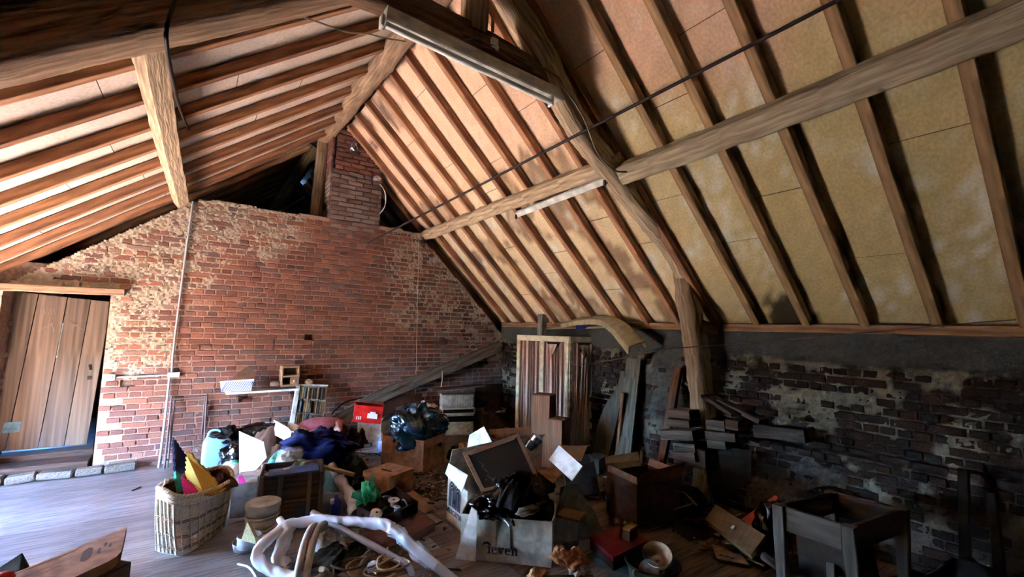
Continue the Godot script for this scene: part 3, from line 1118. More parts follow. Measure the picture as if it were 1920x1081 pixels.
# moves every group's origin to the middle of its base
func settle() -> void:
	for o in get_children():
		if not o is Node3D or o is Light3D or o is Camera3D: continue
		if o is MeshInstance3D and o.get_child_count() == 0:
			if not o.transform.is_equal_approx(Transform3D()) or not o.mesh is ArrayMesh: continue
			var ar: Array = o.mesh.surface_get_arrays(0)
			var bb: AABB = o.mesh.get_aabb()
			var base := V(bb.get_center().x, bb.position.y, bb.get_center().z)
			var vs: PackedVector3Array = ar[Mesh.ARRAY_VERTEX]
			for i in vs.size(): vs[i] -= base
			ar[Mesh.ARRAY_VERTEX] = vs
			var m := ArrayMesh.new()
			m.add_surface_from_arrays(Mesh.PRIMITIVE_TRIANGLES, ar)
			o.mesh = m
			o.position = base
		elif not o is MeshInstance3D and o.transform.is_equal_approx(Transform3D()):
			var bb := AABB()
			var first := true
			for c in o.find_children("*", "MeshInstance3D", true, false):
				var t := Transform3D()
				var k: Node = c
				while k != o:
					t = k.transform * t
					k = k.get_parent()
				var q: AABB = t * c.mesh.get_aabb()
				bb = q if first else bb.merge(q)
				first = false
			var base := V(bb.get_center().x, bb.position.y, bb.get_center().z)
			o.position = base
			for c in o.get_children(): c.position -= base

func build_fittings() -> void:
	var white := mat(Color(0.86, 0.86, 0.82), 0.45, "soft", 2.0)
	var grey := plastic(Color(0.62, 0.63, 0.65), 0.4)
	# door in the gable
	var door := Node3D.new()
	door.name = "door_1"
	door.set_meta("kind", "structure")
	door.set_meta("label", "old plank door hanging crooked in the brick opening at far left")
	add_child(door)
	var tl := V(-1.451,1.723,-6.3)
	var tr := V(-.792,1.667,-6.3)
	var bl := V(-1.549,.215,-6.3)
	var br := V(-.86,.209,-6.3)
	var cuts := [0.0, 0.17, 0.49, 0.755, 1.0]
	for i in 4:
		var g := 0.005 if i != 1 else 0.007
		var a := tl.lerp(tr, cuts[i] + g)
		var b := tl.lerp(tr, cuts[i + 1] - g)
		var c := bl.lerp(br, cuts[i + 1] - g)
		var d := bl.lerp(br, cuts[i] + (g if i else g))
		var k := Mb.new()
		var n := 8
		for j in n:
			var f0 := float(j) / n
			var f1 := float(j + 1) / n
			k.hexa([a.lerp(d, f1) + V(0, 0, -.028), b.lerp(c, f1) + V(0, 0, -.028), b.lerp(c, f0) + V(0, 0, -.028), a.lerp(d, f0) + V(0, 0, -.028), a.lerp(d, f1), b.lerp(c, f1), b.lerp(c, f0), a.lerp(d, f0)])
		obj("plank", k, [mat(Color(0.42, 0.355, 0.305), 0.9, "grain_v", V(1.6, 0.4, 1.6), {"bump": 0.3, "bump_tex": "grain_v"}), mat(Color(0.46, 0.385, 0.33), 0.9, "grain_v", V(1.6, 0.4, 1.6), {"bump": 0.3, "bump_tex": "grain_v"}), mat(Color(0.40, 0.335, 0.285), 0.9, "grain_v", V(1.6, 0.4, 1.6), {"bump": 0.3, "bump_tex": "grain_v"}), mat(Color(0.44, 0.37, 0.31), 0.9, "grain_v", V(1.6, 0.4, 1.6), {"bump": 0.3, "bump_tex": "grain_v"})][i], door)
	slab_obj("keyhole", V(-.916,1.015,-6.297), V(-.895,1.014,-6.297), V(-.883,.96,-6.297), V(-.903,.96,-6.297), 0.003, mat(Color(0.05, 0.04, 0.03)), door)
	slab_obj("latch_plate", V(-.914,.863,-6.293), V(-.878,.862,-6.293), V(-.877,.9,-6.293), V(-.914,.901,-6.293), 0.006, mat(Color(0.14, 0.11, 0.10), 0.6), door)
	slab_obj("patch", V(-1.471,.383,-6.294), V(-1.353,.385,-6.294), V(-1.344,.485,-6.294), V(-1.459,.48,-6.294), 0.004, mat(Color(0.33, 0.45, 0.52), 0.6, "soft", 4.0), door, "grey blue tin patch")
	# chalk strokes
	var chalk := mat(Color(0.56, 0.49, 0.43), 0.95)
	var ck := Mb.new()
	for q in [[V(-1.315,1.605,-6.297), V(-1.294,1.527,-6.297)], [V(-1.293,1.601,-6.297), V(-1.275,1.522,-6.297)], [V(-1.266,1.597,-6.297), V(-1.248,1.518,-6.297)], [V(-1.242,1.588,-6.297), V(-1.225,1.514,-6.297)], [V(-1.219,1.583,-6.297), V(-1.202,1.515,-6.297)], [V(-1.105,1.464,-6.297), V(-.978,1.37,-6.297)], [V(-1.081,1.373,-6.297), V(-.994,1.468,-6.297)], [V(-1.315,1.352,-6.297), V(-1.21,1.429,-6.297)], [V(-1.221,1.428,-6.297), V(-1.199,1.344,-6.297)]]:
		ck.tube([q[0], (q[0] + q[1]) / 2 + V(0.002, 0, 0), q[1]], 0.0022, 5)
	obj("chalk_mark", ck, chalk, door, "pale chalk strokes")
	# lintel, frame and threshold
	tag(obj("lintel", timber([V(-1.638,1.753,-5.93), V(-.644,1.761,-5.93)], 0.16, 0.066, Vector3.UP, 0.012, 0.006, 0.12), wood(Color(0.62, 0.50, 0.40), 0.8, 1.3, 0.5)), "weathered timber lintel over the plank door", "beam", "", "structure")
	var post := timber([V(-1.50, 0.1, -6.36), V(-1.48, 1.74, -6.36)], 0.05, 0.07, Vector3.BACK, 0.01, 0.004, 0.2)
	tag(obj("door_post", post, wood(Color(0.30, 0.24, 0.2), 0.85)), "dark door post behind the left edge of the plank door", "post", "", "structure")
	var sill := Mb.new()
	sill.box(V(-1.15, 0.06, -6.10), V(0.72, 0.12, 0.26), 0.008)
	sill.box(V(-1.15, 0.08, -6.34), V(0.72, 0.18, 0.22), 0.008)
	tag(obj("threshold", sill, mat(Color(0.34, 0.25, 0.20), 0.85, "grain", V(2, 2, 2))), "dark raised board threshold under the plank door", "sill", "", "structure")
	var step := Mb.new()
	var sx := -1.62
	while sx < -0.62:
		var w := rnd(0.10, 0.30)
		step.box(V(sx + w / 2, 0.04, -5.90 + rnd(-.015, .015)), V(w - 0.012, 0.075 + rnd(-.015, .012), 0.11), 0.012, Basis.from_euler(V(rnd(-.05, .05), rnd(-.08, .08), rnd(-.06, .06))))
		sx += w
	tag(obj("door_step", step, mat(Color(0.50, 0.45, 0.40), 0.95, "rough", 5.0, {"bump": 0.6})), "worn stone step edge in front of the plank door", "step", "", "structure")
	# conduit, boxes and switch
	var t := thing("conduit", "grey electric conduit running up the gable wall with junction box and switch", "conduit")
	var b := Mb.new()
	b.tube(smooth_path([V(-.168,2.795,-5.945), V(-.193,2.071,-5.945), V(-.213,1.268,-5.945), V(-.211,.95,-5.945)], 0.2), 0.011, 8)
	obj("pipe", b, grey, t)
	b = Mb.new()
	b.tube([V(-.225,.9,-5.945), V(-.229,.442,-5.93), V(-.235,.153,-5.9), V(-.24,-.022,-5.86)], 0.012, 8)
	obj("pipe", b, grey, t)
	b = Mb.new()
	b.tube([V(-.654,.911,-5.945), V(-.457,.914,-5.95), V(-.236,.923,-5.945)], 0.010, 8)
	obj("pipe", b, grey, t)
	b = Mb.new()
	b.box(V(-.191,.921,-5.945), V(0.105, 0.052, 0.05), 0.006)
	obj("junction_box", b, white, t)
	b = Mb.new()
	b.box(V(-.686,.912,-5.945), V(0.065, 0.06, 0.05), 0.006)
	var sw := obj("switch", b, white, t)
	b = Mb.new()
	b.box(V(-.683,.915,-5.915), V(0.02, 0.03, 0.012), 0.003)
	obj("rocker", b, white, sw)
	for p in [V(-.182,2.424,-5.95), V(-.203,1.609,-5.95), V(-.333,.915,-5.95)]:
		b = Mb.new()
		b.box(p, V(0.034, 0.018, 0.03), 0.003)
		obj("clip", b, grey, t)
	# upper fluorescent fitting with its tube
	t = thing("fluorescent_light", "white fluorescent batten hanging under the dark collar beam", "light fitting")
	var a := V(.72,3.236,-2.36)
	var c := V(2.028,3.19,-2.36)
	obj("housing", timber([a, c], 0.075, 0.085, Vector3.UP, 0, 0.008), mat(Color(0.80, 0.80, 0.76), 0.4, "soft", 2.0), t)
	var a2 := V(.702,3.16,-2.33)
	var c2 := V(1.914,3.1,-2.33)
	b = Mb.new()
	b.tube([a2.lerp(c2, 0.012), a2.lerp(c2, 0.5), a2.lerp(c2, 0.99)], 0.019, 14)
	obj("tube", b, mat(Color(0.93, 0.94, 0.92), 0.3, "", 1.0), t)
	for e in [a2 + (c2 - a2).normalized() * -0.004, c2]:
		b = Mb.new()
		b.box(e + V(0, 0.012, -0.008), V(0.02, 0.075, 0.055), 0.008)
		obj("lamp_holder", b, white, t)
	# lower fitting without a tube
	t = thing("fluorescent_light", "white fluorescent batten without tube along the rough purlin", "light fitting")
	a = V(2.57,2.67,-3.63)
	c = V(2.57,2.706,-2.419)
	obj("housing", timber([a, c], 0.055, 0.05, NR, 0, 0.006), white, t)
	for e in [a, c]:
		b = Mb.new()
		b.box(e + V(-0.02, -0.03, 0), V(0.025, 0.05, 0.02), 0.005)
		obj("lamp_holder", b, mat(Color(0.35, 0.33, 0.30), 0.5), t)
	# pull switch and flex
	t = thing("pull_switch", "small white switch hanging on a flat strap beside the collar beam", "switch")
	b = Mb.new()
	b.box(V(1.367,3.419,-2.26), V(0.022, 0.13, 0.006), 0.001)
	obj("strap", b, mat(Color(0.55, 0.30, 0.20), 0.6), t)
	b = Mb.new()
	b.box(V(1.384,3.29,-2.26), V(0.05, 0.06, 0.03), 0.008)
	b.box(V(1.395,3.252,-2.245), V(0.02, 0.03, 0.02), 0.005)
	obj("switch_body", b, white, t)
	cable("cable", [V(1.18,3.234,-2.28), V(1.26,3.267,-2.26), V(1.376,3.266,-2.26), V(1.546,3.305,-2.3), V(1.897,3.276,-2.28), V(1.97,3.195,-2.26), V(2.073,3.055,-2.22), V(2.133,2.948,-2.2), V(2.242,2.781,-2.2), V(2.409,2.69,-2.2), V(2.608,2.731,-2.24)], 0.006, mat(Color(0.45, 0.42, 0.38), 0.6), "grey flex running down the crooked truss rafter")
	# black cable over the left purlin, hanging free at its end
	cable("cable", [V(-.19,2.895,-2.246), V(-.19,2.837,-2.269), V(-.19,2.613,-2.084), V(-.19,2.569,-2.186), V(-.19,2.616,-2.61), V(-.19,2.719,-3.16), V(-.19,2.944,-4.081), V(-.19,3.149,-4.887), V(-.19,3.357,-5.829)], 0.008, mat(Color(0.03, 0.028, 0.027), 0.5, ""), "thick black cable hanging loose beside the left purlin")
	cable("cable", [V(.073,2.962,-2.22), V(.144,3.016,-2.319), V(.305,3.13,-2.496), V(.451,3.232,-2.65), V(.615,3.328,-2.783), V(.769,3.426,-2.868), V(.867,3.461,-2.898), V(1.074,3.571,-3)], 0.006, mat(Color(0.72, 0.64, 0.52), 0.6, ""), "thin pale cable crossing the left roof slope to the ridge beam")
	# iron tie rod, clothes line, strings
	cable("tie_rod", [V(1.763,2.599,-5.955), V(2.046,2.836,-3.353), V(2.33,3.073,-.75), V(2.347,3.087,-.594)], 0.011, mat(Color(0.16, 0.12, 0.13), 0.55, ""), "dark iron tie rod slanting across the right roof slope", "rod")
	cable("clothes_line", [V(3.01,.856,-5.94), V(3.818,.854,-5.6), V(3.758,1.016,-4.4), V(3.553,1.195,-3.3), V(3.109,1.368,-2.28), V(3.55,1.389,-2.302), V(3.7,1.458,-1.745), V(3.85,1.55,-1.102), V(3.86,1.609,-.675), V(3.85,1.634,-.441)], 0.004, mat(Color(0.34, 0.30, 0.30), 0.8, ""), "thin sagging line stretched from the gable past the bent post to the right", "string")
	cable("string", [V(2.482,2.844,-5.95), V(2.505,1.89,-5.95), V(2.522,1.138,-5.94), V(2.536,.475,-5.93)], 0.004, mat(Color(0.74, 0.68, 0.60), 0.8, ""), "long white string hanging down the gable wall", "string")
	cable("string", [V(2.887,.883,-5.85), V(2.888,.748,-5.84), V(2.865,.601,-5.83)], 0.005, mat(Color(0.80, 0.78, 0.72), 0.8, ""), "short white cord end hanging above the beige filing boxes", "string")
	cable("string", [V(.253,1.661,-5.96), V(.611,1.869,-5.955), V(.939,2.156,-5.955)], 0.003, mat(Color(0.75, 0.55, 0.52), 0.8, ""), "thin pink string sloping across the middle of the gable wall", "string")
	# wires in the space behind the wall
	cable("wire", [V(0.3, 2.75, -6.9), V(0.75, 3.0, -6.8), V(1.05, 3.25, -6.6)], 0.005, mat(Color(0.6, 0.58, 0.5), 0.8, ""), "thin wire behind the top of the gable wall", "cable")

func put(called: String, label: String, category: String, box: Array, group := "") -> Node3D:
	return thing(called, label, category, box[0], box[1], group)

# foam play tile with toothed edges between four corners
func foam_tile(called: String, label: String, c: Array, m: Material, hole := false) -> Node3D:
	var t := thing(called, label, "play mat", Vector3.ZERO, 0.0, "foam play tiles in the wicker basket")
	var poly := PackedVector2Array()
	var n := 11
	for side in 4:
		var a: Vector2 = [Vector2(0, 0), Vector2(1, 0), Vector2(1, 1), Vector2(0, 1)][side]
		var b: Vector2 = [Vector2(1, 0), Vector2(1, 1), Vector2(0, 1), Vector2(0, 0)][side]
		var o := Vector2((b - a).y, -(b - a).x)
		for i in n:
			var s := 0.055 if i % 2 == 1 else 0.0
			poly.append(a.lerp(b, (i + 0.12) / n) + o * s)
			poly.append(a.lerp(b, (i + 0.88) / n) + o * s)
	var z: Vector3 = (c[1] - c[0] as Vector3).cross(c[3] - c[0]).normalized()
	var shapes := [poly]
	if hole:
		for k in 2:
			var oval := PackedVector2Array()
			for i in 16: oval.append(Vector2(0.40 + (0.13 - 0.07 * k) * cos(TAU * i / 16) + 0.05 * sin(TAU * i / 16), 0.5 + (0.26 - 0.12 * k) * sin(TAU * i / 16)))
			shapes.append(oval)
	for k in shapes.size():
		var b := Mb.new()
		var ps: PackedVector2Array = shapes[k]
		var p := []
		for q in ps:
			p.append((c[0] as Vector3).lerp(c[1], q.x).lerp((c[3] as Vector3).lerp(c[2], q.x), q.y) + z * 0.003 * k)
		var ix := Geometry2D.triangulate_polygon(ps)
		var back := z * (0.014 if k == 0 else 0.004)
		for i in range(0, ix.size(), 3):
			var f := [p[ix[i]], p[ix[i + 1]], p[ix[i + 2]]]
			if (f[1] - f[0] as Vector3).cross(f[2] - f[0]).dot(z) < 0: f.reverse()
			b.tri(f[0], f[1], f[2])
			b.tri(f[0] - back, f[2] - back, f[1] - back)
		for i in p.size():
			var j := (i + 1) % p.size()
			b.quad(p[i] - back, p[j] - back, p[j], p[i])
		obj(["tile", "inset", "inset_core"][k], b, [m, mat(Color(0.07, 0.06, 0.09), 0.8, ""), mat(Color(0.45, 0.36, 0.50), 0.8, "")][k], t, ["", "dark oval inset", ""][k])
	return t

func round_tin(t: Node3D, at: Vector3, r: float, h: float, m: Material, lidm: Material, lid := true) -> void:
	var b := Mb.new()
	b.lathe([Vector2(0, 0), Vector2(r * 0.97, 0), Vector2(r, 0.006), Vector2(r, h * 0.55), Vector2(r, h * 0.74), Vector2(r * 1.05, h * 0.78), Vector2(r * 1.06, h * 0.92), Vector2(r * 1.04, h - 0.003), Vector2(r * 0.97, h)] + ([] if lid else [Vector2(r * 0.95, h - 0.004), Vector2(r * 0.95, 0.01), Vector2(0, 0.01)]), Transform3D(Basis(), at), 28)
	obj("drum", b, m, t)
	if lid:
		b = Mb.new()
		b.lathe([Vector2(r * 1.07, h - 0.03), Vector2(r * 1.07, h), Vector2(r * 1.0, h + 0.005), Vector2(r * 0.9, h + 0.002), Vector2(0, h + 0.004)], Transform3D(Basis(), at), 28)
		obj("lid", b, lidm, t)

func build_left_things() -> void:
	var brown := card(Color(0.60, 0.46, 0.34))
	var pale := card(Color(0.80, 0.76, 0.70))
	var whitec := card(Color(0.92, 0.92, 0.90))
	# flat printed lid in the lower left corner, on a dark box
	var t := thing("flat_box", "flat brown printed cardboard box top in the lower left corner", "lid")
	var a := V(-.248,.36,-3.287)
	var c := V(-.227,.36,-2.914)
	var e := V(-.605,.36,-2.95)
	var d := c + (e - a)
	var ex := (e - a)
	var ey := (c - a)
	var b := Mb.new()
	var n := PackedVector2Array([Vector2(0, 0), Vector2(1, 0), Vector2(1, 1), Vector2(0.14, 1), Vector2(0.06, 0.97), Vector2(0.015, 0.86)])
	var poly := PackedVector2Array()
	for q in n: poly.append(q)
	var fxy := Transform3D(Basis(ex, ey, ex.cross(ey).normalized()), a)
	if fxy.basis.z.y < 0: fxy.basis.z = -fxy.basis.z
	prism(b, poly, 0.045, Transform3D(fxy.basis, a))
	obj("board", b, card(Color(0.62, 0.47, 0.36)), t)
	var ink := mat(Color(0.33, 0.27, 0.22), 0.9, "")
	var lx := -ex.normalized()
	var ly := -ey.normalized()
	var up := V(0, 1, 0)
	var pf := Transform3D(Basis(lx, ly, up), Vector3.ZERO)
	b = Mb.new()
	var cen := a + ex * 0.36 + ey * 0.42 + up * 0.001
	var stamp := PackedVector2Array()
	for i in 20:
		var an := TAU * i / 20
		stamp.append(Vector2(0.026 * cos(an) / maxf(absf(cos(an)), absf(sin(an))) * 0.9, 0.075 * sin(an)))
	prism(b, stamp, 0.001, Transform3D(pf.basis, cen))
	obj("stamp", b, ink, t, "dark rounded printed stamp")
	b = Mb.new()
	for k in [[0.05, 0.06, -0.05], [0.075, 0.045, 0.01], [0.10, 0.04, -0.03]]:
		prism(b, PackedVector2Array([Vector2(k[0], k[2]), Vector2(k[0] + 0.012, k[2]), Vector2(k[0] + 0.012, k[2] + k[1]), Vector2(k[0], k[2] + k[1] * 0.8)]), 0.001, Transform3D(pf.basis, cen))
	obj("mark", b, ink, t, "handwritten marks")
	b = Mb.new()
	for q in [[Vector2(-0.05, 0.12), Vector2(-0.36, 0.14)], [Vector2(-0.36, 0.14), Vector2(-0.36, -0.13)], [Vector2(-0.1, 0.05), Vector2(-0.34, 0.06)], [Vector2(-0.1, 0.0), Vector2(-0.34, 0.0)]]:
		var dv: Vector2 = (q[1] - q[0]).normalized() * 0.003
		prism(b, PackedVector2Array([q[0] + dv.orthogonal(), q[1] + dv.orthogonal(), q[1] - dv.orthogonal(), q[0] - dv.orthogonal()]), 0.001, Transform3D(pf.basis, cen))
	obj("printed_lines", b, mat(Color(0.48, 0.38, 0.30), 0.9, ""), t)
	t = thing("box", "dark brown box under the flat printed box top, lower left corner", "box", V((a + d).x / 2, 0, (a + d).z / 2) + ex * 0.06, rad_to_deg(atan2(ex.z, -ex.x)))
	carton(t, V(ex.length() * 0.8, 0.305, ey.length() * 0.8), card(Color(0.30, 0.22, 0.17)), [], null, true)
	t = thing("box_flap", "dark olive flap of card standing behind the flat printed box top", "cardboard")
	slab_obj("board", V(-.688,.33,-3.111), V(-.593,.33,-2.979), V(-.563,.36,-3.002), V(-.593,.42,-3.01), 0.006, card(Color(0.26, 0.25, 0.20)), t)
	b = sack(V(0.03, 0.025, 0.03), 4.0, 0.1, 16, 10)
	var o := obj("rag", b, cloth_mat(Color(0.72, 0.16, 0.10)))
	o.position = V(-.606,.362,-2.887)
	tag(o, "small red rag at the lower left edge beside the flat printed box top", "rag")
	# wicker basket
	build_basket()
	# tins
	var tin := mat(Color(0.66, 0.66, 0.66), 0.5, "soft", 4.0)
	var tin2 := mat(Color(0.68, 0.63, 0.52), 0.6, "soft", 4.0)
	for k in 3:
		t = thing("round_box", ["lowest round drum of the stack by the basket", "middle round drum of the stack by the basket", "round drum with grey dusty lid, topmost of the stack by the basket"][k], "round box", V(.454,0,-3.684) + V(0.004 * k, 0.078 * k, 0), 0, "round drums stacked by the basket")
		round_tin(t, Vector3.ZERO, 0.100 + 0.003 * k, 0.074, tin2 if k < 2 else tin, tin, k == 2)
	t = thing("round_box", "small grey open tin on the floor left of the stacked drums", "round box", V(.367,.035,-3.468), 0, "")
	round_tin(t, Vector3.ZERO, 0.068, 0.075, tin, tin, false)
	t = thing("bowl", "shallow grey dish under the small open tin", "dish", V(.374,0,-3.534))
	b = Mb.new()
	b.lathe([Vector2(0, 0), Vector2(0.085, 0), Vector2(0.098, 0.05), Vector2(0.092, 0.05), Vector2(0.078, 0.008), Vector2(0, 0.008)], Transform3D.IDENTITY, 28)
	obj("dish", b, tin, t)
	t = thing("wedge", "pale triangular wedge leaning on the small tin", "wedge")
	b = Mb.new()
	b.slab(V(.313,.12,-3.384), V(.392,.1,-3.321), V(.38,.15,-3.298), V(.339,.23,-3.369), 0.02)
	obj("body", b, mat(Color(0.66, 0.60, 0.44), 0.85, "rough", 6.0), t)
	# dark wooden chest
	var cb := [V(.695,0,-3.995),-10.4,V(.45,.354,.34)]
	t = put("chest", "dark wooden chest with upright battens and odds and ends on top", "chest", cb)
	var s: Vector3 = cb[2]
	var cw := mat(Color(0.31, 0.24, 0.20), 0.75, "grain", V(1.2, 2.5, 2.5), {"bump": 0.2, "bump_tex": "grain"})
	var cw2 := mat(Color(0.46, 0.37, 0.31), 0.75, "grain_v", V(2.5, 1.2, 2.5))
	for k in 4:
		b = Mb.new()
		if k < 2: b.box(V(0, s.y / 2, (s.z / 2 - 0.01) * (1 if k == 0 else -1)), V(s.x - 0.02, s.y, 0.018), 0.003)
		else: b.box(V((s.x / 2 - 0.01) * (1 if k == 2 else -1), s.y / 2, 0), V(0.018, s.y, s.z - 0.02), 0.003)
		obj("side_panel", b, cw, t)
	b = Mb.new()
	b.box(V(0, 0.012, 0), V(s.x - 0.03, 0.02, s.z - 0.03), 0.002)
	obj("bottom", b, cw, t)
	for x in [-s.x / 2 + 0.02, -s.x * 0.18, s.x * 0.27, s.x / 2 - 0.016]:
		b = Mb.new()
		b.box(V(x, s.y / 2, s.z / 2 + 0.006), V(0.032, s.y, 0.016), 0.004)
		obj("batten", b, cw2, t)
	b = Mb.new()
	b.box(V(0.05, s.y * 0.42, s.z / 2 + 0.004), V(s.x * 0.42, 0.008, 0.012), 0.002)
	obj("rail", b, cw2, t)
	for zz in [s.z / 2 - 0.02, -s.z / 2 + 0.02]:
		b = Mb.new()
		b.box(V(-s.x / 2 - 0.006, s.y / 2, zz), V(0.008, s.y, 0.02), 0.002)
		obj("corner_strip", b, mat(Color(0.62, 0.58, 0.54), 0.5, "soft", 3.0), t)
	# belt on the chest, blue folder
	b = Mb.new()
	b.sweep(smooth_path([V(.473,.33,-4.13), V(.514,.335,-3.954), V(.581,.34,-3.882), V(.633,.36,-3.896), V(.631,.37,-3.935)], 0.02), section(0.05, 0.006, 0.002), Vector3.UP, [], true, false)
	tag(obj("strap", b, mat(Color(0.66, 0.56, 0.47), 0.7, "soft", 4.0)), "pale curled strap lying over the left end of the chest", "strap")
	b = Mb.new()
	b.slab(V(.487,.36,-3.822), V(.84,.37,-3.77), V(.859,.38,-3.91), V(.523,.36,-3.989), 0.012)
	tag(obj("folder", b, mat(Color(0.22, 0.28, 0.42), 0.6, "soft", 3.0)), "blue folder lying across the top of the chest", "folder")
	# low pale carton behind the basket
	t = put("carton", "low pale grey carton on the floor between basket and chest", "box", [V(.43,0,-4.23),-14.8,V(.209,.252,.3)])
	carton(t, [V(.43,0,-4.23),-14.8,V(.209,.252,.3)][2], card(Color(0.66, 0.62, 0.58)), [], null, true)
	b = Mb.new()
	b.slab(V(.334,.26,-4.098), V(.382,.26,-4.07), V(.36,.3,-4.155), V(.327,.3,-4.145), 0.01)
	tag(obj("scrap", b, mat(Color(0.90, 0.30, 0.75), 0.7, "")), "bright pink scrap beside the basket rim", "scrap")
	# bright white board
	t = thing("cardboard_sheet", "bright white cardboard sheet standing upright behind the chest", "cardboard")
	b = Mb.new()
	b.slab(V(.388,.118,-4.75), V(.509,.173,-4.7), V(.582,.276,-4.66), V(.547,.421,-4.66), 0.005)
	b.slab(V(.388,.118,-4.75), V(.582,.276,-4.66), V(.547,.421,-4.66), V(.355,.518,-4.75), 0.005)
	obj("sheet", b, mat(Color(0.95, 0.95, 0.93), 0.8, ""), t)
	t = thing("white_bag", "white crumpled bag with green print below the black bag by the wall", "bag", V(.382,0,-5.346))
	b = sack(V(0.13, 0.075, 0.09), 2.5, 0.12)
	obj("body", b, film(Color(0.85, 0.90, 0.86)), t)
	b = sack(V(0.06, 0.04, 0.05), 3.5, 0.14, 20, 12)
	o = obj("print", b, film(Color(0.25, 0.55, 0.42)), t, "green printed part")
	o.position = V(0.02, 0.06, 0.03)
	# jerry can
	t = thing("jerry_can", "pale blue plastic jerry can against the gable wall", "canister", V(.236,0,-5.587), -8)
	b = Mb.new()
	var rows := []
	for q in [[0.0, 0.80], [0.01, 0.98], [0.05, 1.0], [0.16, 1.0], [0.17, 0.97], [0.18, 1.0], [0.26, 0.98], [0.30, 0.86], [0.325, 0.55], [0.33, 0.0]]:
		var r := []
		for j in 24:
			var an := TAU * j / 24
			var p := Vector2(cos(an), sin(an))
			p = p.lerp(p / maxf(absf(p.x), absf(p.y)), 0.7)
			r.append(V(p.x * 0.13 * q[1], q[0], p.y * 0.09 * q[1]))
		rows.append(r)
	b.sheet(rows, true, true)
	obj("body", b, plastic(Color(0.46, 0.62, 0.76), 0.4), t)
	b = Mb.new()
	b.lathe([Vector2(0, 0.37), Vector2(0.022, 0.37), Vector2(0.026, 0.33), Vector2(0.026, 0.31)], Transform3D(Basis(), V(0.07, 0, 0)), 14)
	obj("cap", b, plastic(Color(0.80, 0.25, 0.32)), t, "red cap")
	b = Mb.new()
	b.tube(smooth_path([V(-0.09, 0.30, 0), V(-0.07, 0.37, 0), V(0.0, 0.375, 0), V(0.04, 0.33, 0)], 0.02), 0.013, 8)
	obj("handle", b, plastic(Color(0.46, 0.62, 0.76), 0.4), t)
	# bags and dark wool by the wall
	o = obj("bag", sack(V(0.15, 0.16, 0.12), 8.0, 0.2, 44, 28), film(Color(0.035, 0.04, 0.045)))
	o.position = V(.4,.022,-5.45)
	tag(o, "black plastic bag between jerry can and white cardboard sheet", "bag")
	o = obj("bag", sack(V(0.30, 0.13, 0.15), 21.0, 0.22, 44, 28), film(Color(0.045, 0.05, 0.065)))
	o.position = V(.649,.2,-5.62)
	tag(o, "black plastic bag on the brown blanket against the gable wall", "bag")
	o = obj("wool", sack(V(0.15, 0.09, 0.12), 5.0, 0.3, 40, 26), cloth_mat(Color(0.10, 0.07, 0.06)))
	o.position = V(.329,.253,-5.6)
	tag(o, "dark brown tangle of wool on top of the black bag", "wool")
	o = obj("blanket", heap(0.42, 0.24, 0.34, 6.0, 0.4, 0.7), cloth_mat(Color(0.42, 0.30, 0.24)))
	o.position = V(.738,0,-5.384)
	tag(o, "brown blanket heaped against the gable wall", "blanket")
	t = put("carton", "small white open carton lying on the brown blanket", "box", [V(.837,.308,-5.276),-57.1,V(.28,.066,.16)])
	t.rotation.z = deg_to_rad(-14)
	carton(t, V(0.24, 0.11, 0.16), whitec, [[0, 40, 0.07, whitec], [1, 70, 0.08, whitec]])
	# pile of clothes
	o = obj("coat", heap(0.42, 0.34, 0.36, 1.0, 0.25, 0.6, 72, 26), cloth_mat(Color(0.035, 0.045, 0.11)))
	o.position = V(1.056,0,-4.789)
	tag(o, "dark navy coat heaped on the clothes pile", "coat")
	o = obj("jacket", heap(0.34, 0.15, 0.13, 31.0, 0.35, 0.6, 48, 18), cloth_mat(Color(0.08, 0.13, 0.34)))
	o.position = V(.98,.384,-4.42)
	o.rotation = V(0.75, -0.25, -0.35)
	tag(o, "bright blue jacket folded over the navy coat", "jacket")
	o = obj("cloth", heap(0.24, 0.15, 0.16, 13.0, 0.5, 0.6, 48, 18), cloth_mat(Color(0.35, 0.62, 0.58)))
	o.position = V(.832,.249,-4.55)
	tag(o, "pale teal cloth spilling from under the navy coat", "cloth")
	o = obj("cloth", heap(0.36, 0.22, 0.22, 17.0, 0.5, 0.6, 48, 18), cloth_mat(Color(0.17, 0.18, 0.11)))
	o.position = V(1.145,0,-4.527)
	tag(o, "olive green cloth at the foot of the clothes pile", "cloth")
	o = obj("cloth", sack(V(0.10, 0.05, 0.06), 19.0, 0.2), cloth_mat(Color(0.42, 0.42, 0.32)))
	o.position = V(.768,.306,-4.02)
	tag(o, "crumpled khaki rag over the right end of the chest", "rag")
	t = thing("clear_bag", "clear plastic bag with dry brown plants behind the chest", "bag", V(.733,.286,-4.35))
	obj("filling", sack(V(0.09, 0.07, 0.07), 23.0, 0.25, 24, 14), mat(Color(0.50, 0.41, 0.33), 0.9, "rough", 9.0), t)
	var gm := StandardMaterial3D.new()
	gm.transparency = BaseMaterial3D.TRANSPARENCY_ALPHA
	gm.albedo_color = Color(0.9, 0.95, 0.97, 0.16)
	gm.roughness = 0.12
	mats["clear_film"] = gm
	obj("film", sack(V(0.12, 0.10, 0.09), 24.0, 0.12, 24, 14), gm, t)

